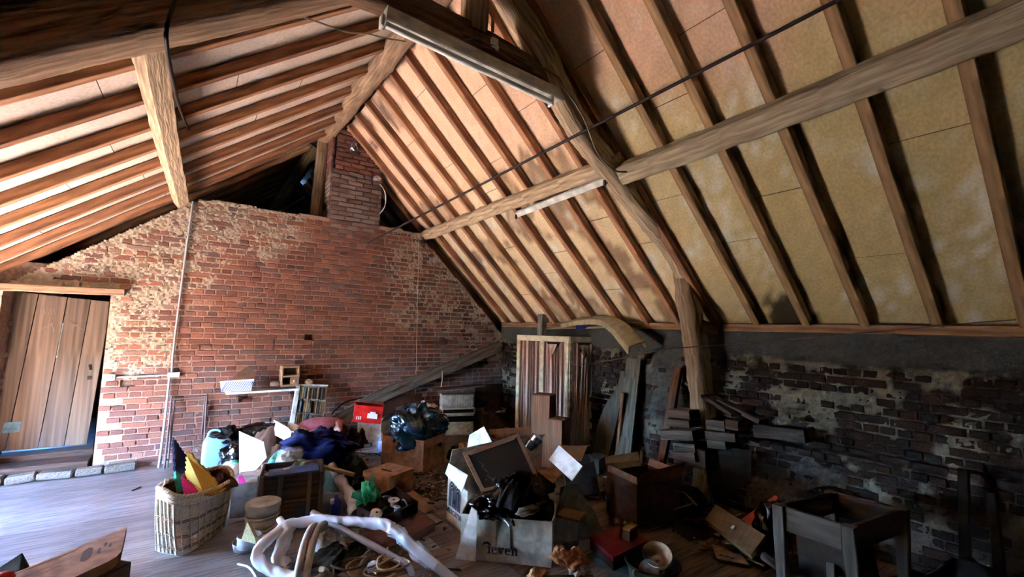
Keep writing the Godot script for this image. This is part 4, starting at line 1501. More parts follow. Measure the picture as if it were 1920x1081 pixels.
func build_basket() -> void:
	var t := thing("basket", "large pale wicker basket on the floor filled with foam tiles", "basket")
	var A := V(-.141,0,-3.809)
	var B := V(.027,0,-3.617)
	var C := V(.265,0,-3.976)
	var mid := (A + C) / 2
	var bu := (C - B) / 2 * 1.05
	var bv := (A - B) / 2 * 1.05
	var RA := V(-.186,.4,-3.811)
	var RB := V(-.022,.35,-3.617)
	var RC := V(.312,.355,-3.9)
	var rmid := (RA + RC) / 2
	var ru := (RC - RB) / 2 * 1.06
	var rv := (RA - RB) / 2 * 1.1
	var pale := mat(Color(0.86, 0.80, 0.71), 0.75, "rough", 8.0)
	var inner := mat(Color(0.50, 0.30, 0.20), 0.8, "rough", 8.0)
	var at := func(s: float, an: float, inset: float) -> Vector3:
		var q := Vector2(cos(an), sin(an))
		var ex := lerpf(5.0, 2.6, s)
		var k := 1.0 / pow(pow(absf(q.x), ex) + pow(absf(q.y), ex), 1.0 / ex)
		q *= k * (1.0 - inset)
		var lobes := 0.035 * pow(absf(cos(an)), 6.0) * s
		var p0 := mid + bu * q.x + bv * q.y
		var p1 := rmid + ru * q.x + rv * q.y
		var p := p0.lerp(p1, s + 0.06 * sin(PI * s))
		p.y = s * (p1.y + lobes)
		return p
	# woven side: the weavers pass before and behind the stakes
	for layer in 2:
		var rows := []
		var nr := 46
		var nc := 168
		for i in nr + 1:
			var r := []
			for j in nc:
				var an := TAU * j / nc
				var over := sin(an * 28 + PI * (i / 2)) * (0.5 + 0.5 * (i % 2))
				r.append(at.call(float(i) / nr, an, (0.0 if layer == 0 else 0.035) - 0.006 * over * (1 if layer == 0 else 0)))
			rows.append(r)
		var b := Mb.new()
		b.sheet(rows, true, layer == 1)
		obj("side" if layer == 0 else "lining", b, pale if layer == 0 else inner, t, "" if layer == 0 else "darker brown inside")
	var b := Mb.new()
	var ring := []
	for j in 40: ring.append(at.call(0.03, TAU * j / 40, 0.03))
	b.fan(ring, Vector3.UP)
	obj("base", b, inner, t)
	# stakes
	for j in 28:
		var an := TAU * (j + 0.25) / 28
		var p := []
		for i in 9: p.append(at.call(0.02 + 0.83 * i / 8.0, an, -0.018))
		b = Mb.new()
		b.tube(p, 0.005, 6)
		obj("stake", b, pale, t)
	# bands of darker cane
	for s in [0.10, 0.30, 0.56]:
		for k in 2:
			var p := []
			for j in 73: p.append(at.call(s + 0.03 * k + 0.012 * sin(j * 0.9 + s * 40), TAU * j / 72, -0.024))
			b = Mb.new()
			b.tube(p, 0.003, 5, false)
			obj("cane_band", b, mat(Color(0.58, 0.49, 0.41), 0.8, "rough", 8.0), t)
	# twisted rim in two strands, and a wide wrapped border
	for k in 2:
		var p := []
		for j in 121:
			var an := TAU * j / 120
			p.append(at.call(1.0, an, -0.005) + V(0, 0.008 * sin(an * 34 + PI * k), 0) + (at.call(1.0, an, -0.03) - at.call(1.0, an, 0.0)) * cos(an * 34 + PI * k) * 0.6)
		b = Mb.new()
		b.tube(p, 0.010, 6, false)
		obj("rim", b, pale, t)
	for k in 5:
		var p := []
		for j in 73: p.append(at.call(0.86 + 0.027 * k, TAU * j / 72, -0.014))
		b = Mb.new()
		b.tube(p, 0.0075, 6, false)
		obj("border", b, pale, t)
	cable("string", [at.call(0.98, -0.95, -0.03), at.call(0.5, -0.9, -0.04), at.call(0.1, -1.0, -0.03)], 0.003, mat(Color(0.70, 0.62, 0.5), 0.8, ""), "", "", t)
	cable("handle", [at.call(1.0, PI - 0.2, 0.0), at.call(1.0, PI - 0.1, 0.05) + V(0, 0.025, 0), at.call(1.0, PI - 0.9, 0.1) + V(0, 0.035, 0), at.call(1.0, PI - 1.3, 0.02)], 0.005, mat(Color(0.85, 0.80, 0.76), 0.6, ""), "", "", t)
	# contents
	foam_tile("foam_tile", "navy blue foam tile standing at the back of the basket", [V(-.056,.371,-3.98), V(.003,.361,-4.111), V(-.004,.494,-4.101), V(-.089,.666,-3.946)], mat(Color(0.05, 0.09, 0.28), 0.85, "fine", 6.0))
	foam_tile("foam_tile", "yellow foam tile with a dark oval inset in the basket", [V(-.006,.424,-3.89), V(.078,.354,-3.717), V(.173,.378,-3.771), V(-.01,.579,-3.949)], mat(Color(0.76, 0.60, 0.24), 0.85, "fine", 6.0), true)
	foam_tile("foam_tile", "yellow foam tile lying flat on the right rim of the basket", [V(.078,.355,-3.705), V(.151,.335,-3.694), V(.233,.335,-3.783), V(.159,.348,-3.858)], mat(Color(0.80, 0.58, 0.16), 0.85, "fine", 6.0))
	foam_tile("foam_tile", "magenta foam tile at the front of the basket", [V(-.004,.343,-3.715), V(.079,.348,-3.681), V(.04,.399,-3.751), V(-.032,.451,-3.808)], mat(Color(0.75, 0.10, 0.36), 0.85, "fine", 6.0))
	foam_tile("foam_tile", "narrow teal foam tile between the blue and magenta ones", [V(-.037,.342,-3.848), V(-.014,.335,-3.881), V(-.034,.43,-3.909), V(-.065,.458,-3.903)], mat(Color(0.20, 0.62, 0.55), 0.85, "fine", 6.0))
	var o := obj("wicker_tray", heap(0.11, 0.10, 0.08, 3.0, 0.25, 0.8), mat(Color(0.36, 0.22, 0.16), 0.85, "rough", 10.0))
	o.position = V(.187,.311,-3.88)
	tag(o, "dark brown woven mat bulging in the back of the basket", "mat")

const ORD := ["first", "second", "third", "fourth", "fifth", "sixth", "seventh", "eighth", "ninth", "tenth", "eleventh", "twelfth", "thirteenth", "last"]

func build_wall_things() -> void:
	var grey_wood := wood(Color(0.50, 0.45, 0.40), 0.85, 1.4, 0.3)
	# shelf board with its odds and ends
	var t := thing("wall_shelf", "narrow white shelf board fixed low on the gable wall", "shelf")
	var b := Mb.new()
	b.slab(V(.284,.724,-5.8), V(1.006,.732,-5.8), V(1.006,.732,-5.97), V(.284,.724,-5.97), 0.022)
	obj("board", b, mat(Color(0.88, 0.88, 0.88), 0.6, "soft", 3.0), t)
	for p in [V(.399,.657,-5.9), V(.94,.661,-5.9)]:
		b = Mb.new()
		b.box(p + V(0, -0.03, -0.02), V(0.02, 0.07, 0.09), 0.003)
		obj("bracket", b, mat(Color(0.45, 0.33, 0.28), 0.8, ""), t)
	t = thing("striped_box", "open box with blue and white striped side on the wall shelf", "box", V(.394,.741,-5.84), -6)
	var white := mat(Color(0.93, 0.94, 0.96), 0.7, "")
	b = Mb.new()
	b.slab(V(-0.15, 0, 0.07), V(0.13, 0, 0.07), V(0.15, 0.125, 0.07), V(-0.17, 0.11, 0.07), 0.004)
	obj("front_panel", b, white, t)
	b = Mb.new()
	for i in 15:
		var x := -0.165 + i * 0.021
		var lo := maxf(x, -0.15)
		b.slab(V(lo, 0.004 + (lo - x) * 0.4, 0.072), V(lo + 0.006, 0.002, 0.072), V(minf(x + 0.065, 0.142), 0.106, 0.072), V(minf(x + 0.058, 0.138), 0.109, 0.072), 0.002)
	tag(obj("stripe", b, mat(Color(0.25, 0.38, 0.60), 0.7, ""), t), "blue slanting stripes", "", "", "stuff")
	b = Mb.new()
	b.slab(V(0.13, 0, 0.066), V(0.13, 0, -0.10), V(0.15, 0.12, -0.10), V(0.15, 0.125, 0.066), 0.004)
	obj("side_panel", b, card(Color(0.55, 0.42, 0.36)), t)
	b = Mb.new()
	b.slab(V(-0.15, 0, -0.10), V(0.13, 0, -0.10), V(0.13, 0, 0.066), V(-0.15, 0, 0.066), 0.003)
	obj("bottom", b, white, t)
	b = Mb.new()
	b.slab(V(-0.08, 0.125, 0.066), V(0.15, 0.13, 0.066), V(0.17, 0.19, -0.05), V(0.06, 0.25, -0.09), 0.004)
	obj("flap", b, card(Color(0.60, 0.46, 0.38)), t, "brown open flap")
	t = thing("wooden_box", "small square wooden box with a dark window standing on the wall shelf", "box", V(.905,.761,-5.86), 4)
	var pine := mat(Color(0.66, 0.54, 0.42), 0.8, "grain", 3.0)
	for q in [[V(0, 0.012, 0), V(0.19, 0.024, 0.13)], [V(0, 0.118, 0), V(0.19, 0.022, 0.13)], [V(0, 0.225, 0), V(0.19, 0.02, 0.13)], [V(-0.088, 0.118, 0), V(0.016, 0.20, 0.13)], [V(0.088, 0.118, 0), V(0.016, 0.20, 0.13)], [V(0.05, 0.06, 0.05), V(0.095, 0.09, 0.02)], [V(0.0, 0.118, -0.06), V(0.18, 0.2, 0.008)]]:
		b = Mb.new()
		b.box(q[0], q[1], 0.003)
		obj("panel", b, pine, t)
	b = Mb.new()
	b.lathe([Vector2(0.018, 0), Vector2(0.018, 0.012), Vector2(0.010, 0.015), Vector2(0, 0.015)], Transform3D(Basis(Vector3.RIGHT, PI / 2), V(0.05, 0.06, 0.06)), 14)
	obj("knob", b, mat(Color(0.6, 0.5, 0.42), 0.6, ""), t)
	var o := obj("stone", sack(V(0.06, 0.04, 0.05), 41.0, 0.1, 18, 12), mat(Color(0.58, 0.50, 0.46), 0.9, "rough", 8.0))
	o.position = V(.764,.768,-5.86)
	tag(o, "small grey lump on the wall shelf left of the wooden box", "lump")
	o = obj("rag", sack(V(0.05, 0.05, 0.04), 43.0, 0.2, 18, 12), mat(Color(0.82, 0.76, 0.64), 0.9, "soft", 8.0))
	o.position = V(1.125,.748,-5.88)
	tag(o, "small pale crumpled scrap above the rack of cases", "paper")
	# rack of upright cases leaning at the wall
	t = thing("case_rack", "white framed rack with three rows of thin upright cases leaning on the gable", "rack")
	var tl := V(.994,.767,-5.88)
	var tr := V(1.345,.743,-5.88)
	var bl := V(.909,.333,-5.62)
	var br := V(1.258,.262,-5.62)
	var wf := mat(Color(0.86, 0.89, 0.88), 0.6, "soft", 3.0)
	b = Mb.new()
	b.slab(bl, br, tr, tl, 0.05)
	obj("back_board", b, wf, t)
	var at := func(u: float, v: float, out_: float) -> Vector3:
		return tl.lerp(tr, u).lerp(bl.lerp(br, u), v) + V(0, 0.02, 0.06) * out_
	b = Mb.new()
	b.slab(at.call(-0.01, 1.0, 0.6), at.call(0.10, 1.0, 0.6), at.call(0.10, 0.0, 0.6), at.call(-0.01, 0.0, 0.6), 0.04)
	obj("frame_side", b, wf, t)
	b = Mb.new()
	b.slab(at.call(0.0, 0.03, 0.6), at.call(1.0, 0.03, 0.6), at.call(1.0, 0.0, 0.6), at.call(0.0, 0.0, 0.6), 0.04)
	obj("frame_top", b, wf, t)
	var tones := []
	for c in [Color(0.50, 0.46, 0.33), Color(0.42, 0.40, 0.32), Color(0.25, 0.27, 0.30), Color(0.40, 0.45, 0.50), Color(0.56, 0.52, 0.40), Color(0.34, 0.30, 0.24), Color(0.62, 0.58, 0.46)]: tones.append(mat(c, 0.6, ""))
	for r in 3:
		for i in 14:
			var u := 0.13 + i * 0.061
			var v0 := 0.05 + r * 0.315
			b = Mb.new()
			var w := rnd(0.035, 0.05)
			var d := rnd(0.35, 0.8)
			b.slab(at.call(u, v0 + 0.285, d), at.call(u + w, v0 + 0.285, d), at.call(u + w, v0 + rnd(0, 0.03), d), at.call(u, v0 + rnd(0, 0.03), d), 0.035)
			tag(obj("thin_case", b, tones[rng.randi() % 7]), "%s thin upright case from the left in the %s row of the white rack" % [ORD[i], ["top", "middle", "lowest"][r]], "case", "thin cases in the white rack")
	# leaning frame of two pairs of sticks and a rail
	t = thing("bed_rail", "thin metal frame with two doubled legs leaning on the gable wall", "frame")
	var rust := mat(Color(0.46, 0.38, 0.36), 0.6, "rough", 6.0)
	for q in [[V(-.164,.689,-5.93), V(-.167,0,-5.816)], [V(-.191,.701,-5.93), V(-.19,0,-5.77)], [V(.114,.705,-5.93), V(.133,0,-5.943)], [V(.101,.683,-5.93), V(.1,0,-6.007)], [V(-.188,.669,-5.92), V(.116,.684,-5.92)], [V(-.207,.083,-5.8), V(-.169,.078,-5.82)]]:
		b = Mb.new()
		b.tube([q[0], (q[0] + q[1]) / 2, q[1]], 0.010, 7)
		obj("bar", b, rust, t)
	# long plank slanting across the gable
	t = thing("plank", "long grey plank leaning slantwise along the gable wall", "plank")
	obj("board", timber([V(1.442,.297,-5.8), V(1.92,.54,-5.86), V(3.906,1.231,-5.9)], 0.035, 0.17, Vector3.UP, 0.004, 0.006, 0.2), grey_wood, t)
	b = Mb.new()
	b.box(V(2.174,.674,-5.83), V(0.16, 0.05, 0.03), 0.005, Basis(Vector3.BACK, 0.35))
	obj("cleat", b, mat(Color(0.52, 0.47, 0.42), 0.85, "rough", 5.0), t)
	# dark bent hose below the plank
	cable("hose", [V(1.412,.398,-5.86), V(1.552,.518,-5.86), V(1.701,.554,-5.86), V(1.852,.57,-5.87)], 0.012, mat(Color(0.12, 0.11, 0.12), 0.6, ""), "dark bent hose lying against the foot of the long slanting plank", "hose")

func spool(called: String, label: String, at: Vector3, tilt: Vector3, r: float, h: float, m: Material, core: Material) -> void:
	var t := thing(called, label, "spool", at)
	t.rotation = tilt
	for y in [0.0, h]:
		var b := Mb.new()
		b.lathe([Vector2(r * 0.2, y), Vector2(r, y), Vector2(r, y + 0.006), Vector2(r * 0.2, y + 0.006)], Transform3D.IDENTITY, 24)
		obj("flange", b, m, t)
	var b := Mb.new()
	b.lathe([Vector2(r * 0.6, 0.004), Vector2(r * 0.66, h * 0.3), Vector2(r * 0.6, h * 0.5), Vector2(r * 0.66, h * 0.7), Vector2(r * 0.6, h)], Transform3D.IDENTITY, 20)
	obj("core", b, core, t)
	b = Mb.new()
	b.lathe([Vector2(r * 0.2, -0.002), Vector2(r * 0.2, h + 0.008)], Transform3D.IDENTITY, 12)
	obj("hub", b, mat(Color(0.07, 0.07, 0.08), 0.6, ""), t)

func wrapped(path: Array, r: float, loose: float, sd: float) -> Mb:    # loose plastic film round a tube
	var p := smooth_path(path, 0.02)
	var b := Mb.new()
	var rows := []
	for i in p.size():
		var t: Vector3 = (p[mini(i + 1, p.size() - 1)] - p[maxi(i - 1, 0)]).normalized()
		var x := V(0.13, 0.97, 0.21).cross(t).normalized()
		var y := t.cross(x)
		var row := []
		for j in 18:
			var a := TAU * j / 18
			var q := soft.get_noise_3d(i * 0.16 + cos(a) * 0.7, sin(a) * 0.9, sd)
			var q2 := soft.get_noise_3d(i * 0.45, j * 0.5, sd + 5)
			var k := r * (1.06 + loose * (0.5 + 1.3 * q + 0.35 * q2))
			row.append(p[i] + (x * cos(a) + y * sin(a)) * maxf(k, r * 1.01))
		rows.append(row)
	b.sheet(rows, true)
	return b

func build_middle_things() -> void:
	var kraft := card(Color(0.62, 0.45, 0.32))
	var kraft2 := card(Color(0.55, 0.40, 0.29))
	var pale := card(Color(0.82, 0.78, 0.72))
	var steel := mat(Color(0.66, 0.68, 0.72), 0.28, "", 1.0, {"metal": 0.9})
	var paint := mat(Color(0.72, 0.68, 0.63), 0.5, "soft", 4.0)
	var wrap := mat(Color(0.80, 0.81, 0.84), 0.22, "", 1.0, {"spec": 0.6})
	# bundle of bent tubes
	var t := thing("bent_tube", "long steel tube wrapped in milky film, arching across the foreground", "tube")
	var path := [V(.583,.001,-2.941), V(.467,.013,-3.094), V(.394,.059,-3.188), V(.398,.093,-3.255), V(.47,.136,-3.298), V(.596,.179,-3.328), V(.814,.186,-3.225), V(1.05,.198,-3.01), V(1.124,.184,-2.912), V(1.189,.126,-2.75), V(1.289,.05,-2.567), V(1.362,-.006,-2.425)]
	var b := Mb.new()
	b.tube(smooth_path(path, 0.02), 0.028, 14)
	obj("tube", b, steel, t)
	obj("film", wrapped(path.slice(0, 9), 0.029, 0.25, 2.0), wrap, t, "milky plastic film")
	obj("film", wrapped(path.slice(8, 11), 0.030, 0.5, 9.0), mats_film(), t, "clear torn film")
	t = thing("bent_tube", "bare shiny steel tube running down to the right below the wrapped one", "tube")
	b = Mb.new()
	b.tube(smooth_path([V(.716,.223,-3.337), V(.889,.15,-3.103), V(1.104,.056,-2.792), V(1.16,.03,-2.708), V(1.166,-.012,-2.659), V(1.156,-.085,-2.626)], 0.02), 0.020, 14)
	obj("tube", b, steel, t)
	t = thing("bent_tube", "second wrapped tube rising behind, elbow pointing at the clothes pile", "tube")
	path = [V(1.05,.25,-4.24), V(1.072,.172,-4.05), V(1.109,.118,-3.846), V(1.099,.071,-3.675), V(1.017,.014,-3.494)]
	b = Mb.new()
	b.tube(smooth_path(path, 0.02), 0.034, 14)
	obj("tube", b, mat(Color(0.50, 0.36, 0.26), 0.6, "soft", 4.0), t)
	obj("film", wrapped(path.slice(1, 5), 0.037, 0.3, 4.0), wrap, t, "milky plastic film")
	t = thing("bent_tube", "pair of cream painted tubes standing side by side in the foreground", "tube")
	for dx in [0.0, 0.052]:
		b = Mb.new()
		b.tube(smooth_path([V(.55,.01,-2.865) + V(dx, 0, 0.01), V(.577,.082,-2.936) + V(dx, 0, 0), V(.628,.16,-3.063) + V(dx, 0, 0), V(.671,.206,-3.126) + V(dx, 0, 0), V(.709,.197,-3.174) + V(dx * 1.1, 0, 0)], 0.02), 0.021, 12)
		obj("tube", b, paint, t)
	t = thing("bent_tube", "short cream wrapped tube standing left of the painted pair", "tube")
	path = [V(.557,-.029,-3.182), V(.519,.009,-3.229), V(.538,.097,-3.28), V(.584,.174,-3.312)]
	b = Mb.new()
	b.tube(smooth_path(path, 0.02), 0.03, 12)
	obj("tube", b, paint, t)
	obj("film", wrapped(path, 0.032, 0.4, 14.0), mat(Color(0.74, 0.70, 0.68), 0.3, "", 1.0, {"spec": 0.5}), t, "dusty film")
	t = thing("bent_tube", "curved cream tube under the bare steel one", "tube")
	path = [V(.875,.047,-3.161), V(.866,.011,-3.049), V(.779,-.004,-2.952), V(.695,-.009,-2.913)]
	b = Mb.new()
	b.tube(smooth_path(path, 0.02), 0.032, 12)
	obj("tube", b, mat(Color(0.62, 0.55, 0.48), 0.6, "soft", 4.0), t)
	t = thing("end_cap", "white knob on the end of a tube at the left bend", "cap")
	b = Mb.new()
	b.tube([V(.558,.158,-3.344), V(.531,.191,-3.42)], 0.022, 12)
	obj("body", b, wrap, t)
	cable("cable", [V(.3,.006,-3.32), V(.347,.018,-3.226), V(.374,.013,-3.11), V(.384,-.013,-3.02)], 0.006, mat(Color(0.85, 0.87, 0.90), 0.5, ""), "white flex end lying at the lower left of the tubes")
	# film and cloths among the tubes
	var o := obj("plastic_film", sack(V(0.10, 0.11, 0.08), 51.0, 0.2), mat(Color(0.62, 0.60, 0.58), 0.3, "", 1.0, {"spec": 0.5}))
	o.position = V(.813,-.053,-3.276)
	tag(o, "crumpled grey plastic film bunched among the tubes", "plastic film")
	o = obj("parcel", sack(V(0.05, 0.045, 0.09), 53.0, 0.12, 24, 16), film(Color(0.62, 0.72, 0.86)))
	o.position = V(.88,.004,-3.284)
	tag(o, "small pale blue bag with dark straps behind the painted tubes", "bag")
	o = obj("cloth", heap(0.28, 0.16, 0.08, 55.0, 0.5), cloth_mat(Color(0.22, 0.21, 0.15)))
	o.position = V(.885,0,-3.056)
	tag(o, "dark olive cloth lying on the floor under the tubes", "cloth")
	o = obj("cloth", heap(0.22, 0.16, 0.07, 57.0, 0.6), cloth_mat(Color(0.50, 0.38, 0.26)))
	o.position = V(1.055,0,-2.92)
	tag(o, "brown rag lying behind the white ball", "cloth")
	t = thing("ball", "white plastic ball among the coiled cables", "ball", V(.97,0,-2.789))
	b = Mb.new()
	b.lathe([Vector2(0, 0), Vector2(0.018, 0.003), Vector2(0.034, 0.016), Vector2(0.038, 0.036), Vector2(0.034, 0.056), Vector2(0.018, 0.069), Vector2(0, 0.072)], Transform3D.IDENTITY, 20)
	obj("ball", b, plastic(Color(0.80, 0.79, 0.82), 0.35), t)
	for k in 4:
		var cen: Vector3 = [V(.923,0,-2.839), V(1.01,0,-2.744), V(.846,0,-2.846), V(1.057,0,-2.7)][k]
		var p := []
		for i in 26:
			var a := TAU * i / 20.0 + k
			p.append(cen + V(cos(a) * (0.10 + 0.01 * sin(i * 1.1)), 0.012 + 0.012 * k + 0.002 * i, sin(a) * 0.085))
		cable("cable", p, 0.006, mat([Color(0.60, 0.46, 0.32), Color(0.70, 0.60, 0.48), Color(0.30, 0.25, 0.2), Color(0.64, 0.52, 0.38)][k], 0.6, ""), ["tan cable coiled on the floor left of the white ball", "pale cable coiled right of the white ball", "dark cable coil nearest the cream tubes", "light brown coil of cable farthest right in the foreground"][k])
	cable("cable", [V(.97,-.039,-2.774), V(1.028,.019,-2.801), V(1.062,.061,-2.846), V(1.087,.089,-2.874)], 0.006, mat(Color(0.74, 0.66, 0.56), 0.6, ""), "pale cable end sticking up in front of the steel tube")
	t = thing("wood_offcut", "small pale wooden offcut standing beside the painted tubes", "wood")
	b = Mb.new()
	b.slab(V(.729,-.079,-3.215), V(.778,-.085,-3.182), V(.784,.035,-3.262), V(.759,.056,-3.277), 0.03)
	obj("block", b, mat(Color(0.60, 0.46, 0.34), 0.8, "grain_v", 3.0), t)
	t = thing("root", "pale twisted root lying at the bottom edge below the tubes", "root")
	obj("body", limb([V(.648,.02,-2.833), V(.71,.04,-2.86), V(.679,.09,-2.826)], [0.06, 0.05, 0.04], [0.05, 0.05, 0.03], Vector3.UP, 0.2, 0.2, 10, 0.02), mat(Color(0.70, 0.62, 0.50), 0.8, "rough", 8.0), t)
	# spray bottle and thin stick
	t = thing("spray_bottle", "blue plastic bottle with a white nozzle on a wire", "bottle", V(.959,0,-3.676))
	b = Mb.new()
	b.lathe([Vector2(0, 0), Vector2(0.045, 0), Vector2(0.048, 0.05), Vector2(0.046, 0.13), Vector2(0.018, 0.17), Vector2(0.016, 0.19), Vector2(0, 0.19)], Transform3D.IDENTITY, 18)
	obj("bottle", b, plastic(Color(0.06, 0.10, 0.42), 0.35), t)
	t = thing("nozzle", "white bead on a thin wire in front of the blue bottle", "wire")
	b = Mb.new()
	b.tube([V(.878,.071,-3.523), V(.891,.156,-3.541), V(.9,.196,-3.555)], 0.004, 6)
	obj("wire", b, mat(Color(0.55, 0.52, 0.48), 0.5, ""), t)
	b = Mb.new()
	b.tube([V(.901,.172,-3.557), V(.9,.207,-3.553)], 0.014, 10)
	obj("bead", b, plastic(Color(0.88, 0.86, 0.84), 0.4), t)
	# sticks over the clothes pile
	o = obj("stick", timber([V(.777,.332,-4.25), V(1.165,.233,-3.95)], 0.045, 0.025, Vector3.UP, 0.004, 0.004, 0.1), wood(Color(0.64, 0.54, 0.40)))
	tag(o, "pale flat wooden stick pointing right from the chest over the olive cloth", "stick")
	# tray with spools and plates, on a board
	var tb := [V(1.356,0,-3.456),-8.6,V(.483,.173,.5)]
	t = thing("board", "thick reddish brown board on the floor under the dark tray", "board")
	b = Mb.new()
	b.slab(V(.989,.065,-3.223), V(1.087,.065,-2.901), V(1.532,.065,-3.114), V(1.518,.065,-3.494), 0.06)
	obj("slab", b, mat(Color(0.40, 0.25, 0.19), 0.7, "grain", 2.0), t)
	t = thing("tray", "dark low wooden tray full of spools and lids", "tray")
	var tw := mat(Color(0.20, 0.15, 0.13), 0.7, "grain", 2.0)
	var q := [V(1.06,.075,-3.478), V(1.151,.075,-3.174), V(1.487,.075,-3.336), V(1.46,.075,-3.737)]
	b = Mb.new()
	b.slab(q[0], q[1], q[2], q[3], 0.012)
	obj("bottom", b, tw, t)
	for i in 4:
		b = Mb.new()
		var p0: Vector3 = q[i]
		var p1: Vector3 = q[(i + 1) % 4]
		b.slab(p0, p1, p1 + V(0, 0.075, 0), p0 + V(0, 0.075, 0), 0.012)
		obj("side", b, tw, t)
	var wm := mat(Color(0.86, 0.82, 0.80), 0.6, "soft", 4.0)
	spool("spool", "white spool lying flat at the left end of the dark tray", V(1.127,.14,-3.25), V(0.35, 0, -0.1), 0.042, 0.03, wm, mat(Color(0.5, 0.45, 0.42), 0.7, ""))
	spool("spool", "taller white spool standing in the dark tray", V(1.318,.095,-3.401), V(0.05, 0, 0.05), 0.042, 0.075, wm, mat(Color(0.60, 0.46, 0.38), 0.7, ""))
	spool("spool", "small bluish spool in front of the taller white one", V(1.294,.095,-3.301), V(0.1, 0.3, -0.1), 0.026, 0.06, plastic(Color(0.72, 0.78, 0.90), 0.4), plastic(Color(0.55, 0.65, 0.82), 0.4))
	t = thing("tape_roll", "translucent grey plastic ring standing in the dark tray", "roll", V(1.278,.1,-3.48))
	t.rotation = V(0.5, 0, 0.2)
	b = Mb.new()
	b.lathe([Vector2(0.03, 0.0), Vector2(0.07, 0.0), Vector2(0.075, 0.02), Vector2(0.07, 0.045), Vector2(0.03, 0.045), Vector2(0.028, 0.02), Vector2(0.03, 0.0)], Transform3D.IDENTITY, 28)
	obj("ring", b, plastic(Color(0.34, 0.37, 0.44), 0.3), t)
	t = thing("lid", "turquoise and white tin lid standing at the right of the tray", "lid")
	b = Mb.new()
	b.tube([V(1.41,.107,-3.431), V(1.424,.111,-3.433)], 0.038, 22)
	obj("disc", b, plastic(Color(0.15, 0.55, 0.68), 0.4), t)
	b = Mb.new()
	b.tube([V(1.413,.108,-3.431), V(1.421,.11,-3.432)], 0.042, 22)
	obj("rim", b, plastic(Color(0.86, 0.88, 0.88), 0.4), t)
	o = obj("cloth", heap(0.2, 0.14, 0.07, 61.0, 0.5), cloth_mat(Color(0.13, 0.15, 0.11)))
	o.position = V(1.235,.08,-3.472)
	tag(o, "dark green cloth lying in the tray under the spools", "cloth")
	t = thing("green_bag", "crumpled bright green plastic bag", "bag", V(1.161,.1,-3.527))
	b = sack(V(0.08, 0.12, 0.07), 63.0, 0.3, 40, 26)
	obj("body", b, film(Color(0.22, 0.74, 0.52)), t)
	b = Mb.new()
	var wing := [V(-0.02, 0.12, 0), V(-0.13, 0.15, 0.02), V(-0.14, 0.11, 0.02), V(-0.03, 0.05, 0.02)]
	b.slab(wing[0], wing[3], wing[2], wing[1], 0.006)
	obj("handle", b, film(Color(0.20, 0.66, 0.48)), t)
	b = Mb.new()
	b.slab(V(0.0, 0.14, 0), V(0.05, 0.13, 0), V(0.035, 0.23, -0.01), V(0.02, 0.27, -0.01), 0.006)
	obj("handle", b, film(Color(0.20, 0.66, 0.48)), t)
	# small brown carton behind the tray
	t = put("carton", "brown cardboard box with a slot in its lid behind the green bag", "box", [V(1.509,0,-4.063),24.0,V(.313,.187,.32)])
	carton(t, [V(1.509,0,-4.063),24.0,V(.313,.187,.32)][2], kraft, [], null, true)
	b = Mb.new()
	var sz: Vector3 = [V(1.509,0,-4.063),24.0,V(.313,.187,.32)][2]
	b.box(V(-0.03, sz.y + 0.007, 0), V(0.02, 0.003, 0.12), 0.0)
	obj("slot", b, mat(Color(0.12, 0.08, 0.06), 0.9, ""), t.get_node("lid"))
	o = obj("twigs", sack(V(0.07, 0.06, 0.06), 67.0, 0.3), cloth_mat(Color(0.07, 0.06, 0.05)))
	o.position = V(1.226,.1,-3.98)
	tag(o, "black bristly bundle between the clothes pile and the green bag", "bundle")
	t = thing("cardboard_sheet", "flat brown cardboard piece lying right of the dark tray", "cardboard")
	b = Mb.new()
	b.slab(V(1.482,.1,-3.616), V(1.541,.02,-3.383), V(1.68,.015,-3.435), V(1.652,.06,-3.819), 0.005)
	obj("sheet", b, kraft2, t)
	# big carton with the dark teal bag
	var bx := [V(2.011,0,-4.689),-57.6,V(.527,.328,.42)]
	t = put("carton", "large brown cardboard box stuffed with a dark teal plastic bag", "box", bx)
	carton(t, bx[2], kraft, [[1, 150, 0.08, kraft2], [3, 20, 0.03, kraft]])
	var bs: Vector3 = bx[2]
	var bag := sack(V(0.34, 0.28, 0.27), 71.0, 0.2, 60, 36, 0.6)
	o = obj("bag", bag, mat(Color(0.05, 0.20, 0.26), 0.22, "", 1.0, {"spec": 0.6}))
	o.position = (bx[0] as Vector3) + V(0.05, bs.y - 0.12, 0)
	tag(o, "shiny dark teal plastic bag bulging out of the large cardboard box", "bag")
	o = obj("bag", sack(V(0.10, 0.06, 0.06), 73.0, 0.2, 30, 18), mat(Color(0.10, 0.25, 0.36), 0.3, "", 1.0, {"spec": 0.6}))
	o.position = V(1.856,.409,-4.396)
	o.rotation.z = -0.3
	tag(o, "blue fold of plastic lying on the dark teal bag", "bag")
	# the lettered white carton
	var ink := mat(Color(0.08, 0.09, 0.14), 0.7, "")
	bx = [V(1.896,0,-3.091),-91.5,V(.334,.423,.4)]
	t = put("carton", "white carton with a big dark M emblem, left of the picture frame", "box", bx)
	var ms: Vector3 = bx[2]
	carton(t, ms, pale, [[0, 155, 0.10, card(Color(0.93, 0.93, 0.91)), 0.02], [2, 60, 0.12, pale], [3, -20, 0.12, card(Color(0.90, 0.89, 0.87))]])
	# emblem: three nested arches each side
	b = Mb.new()
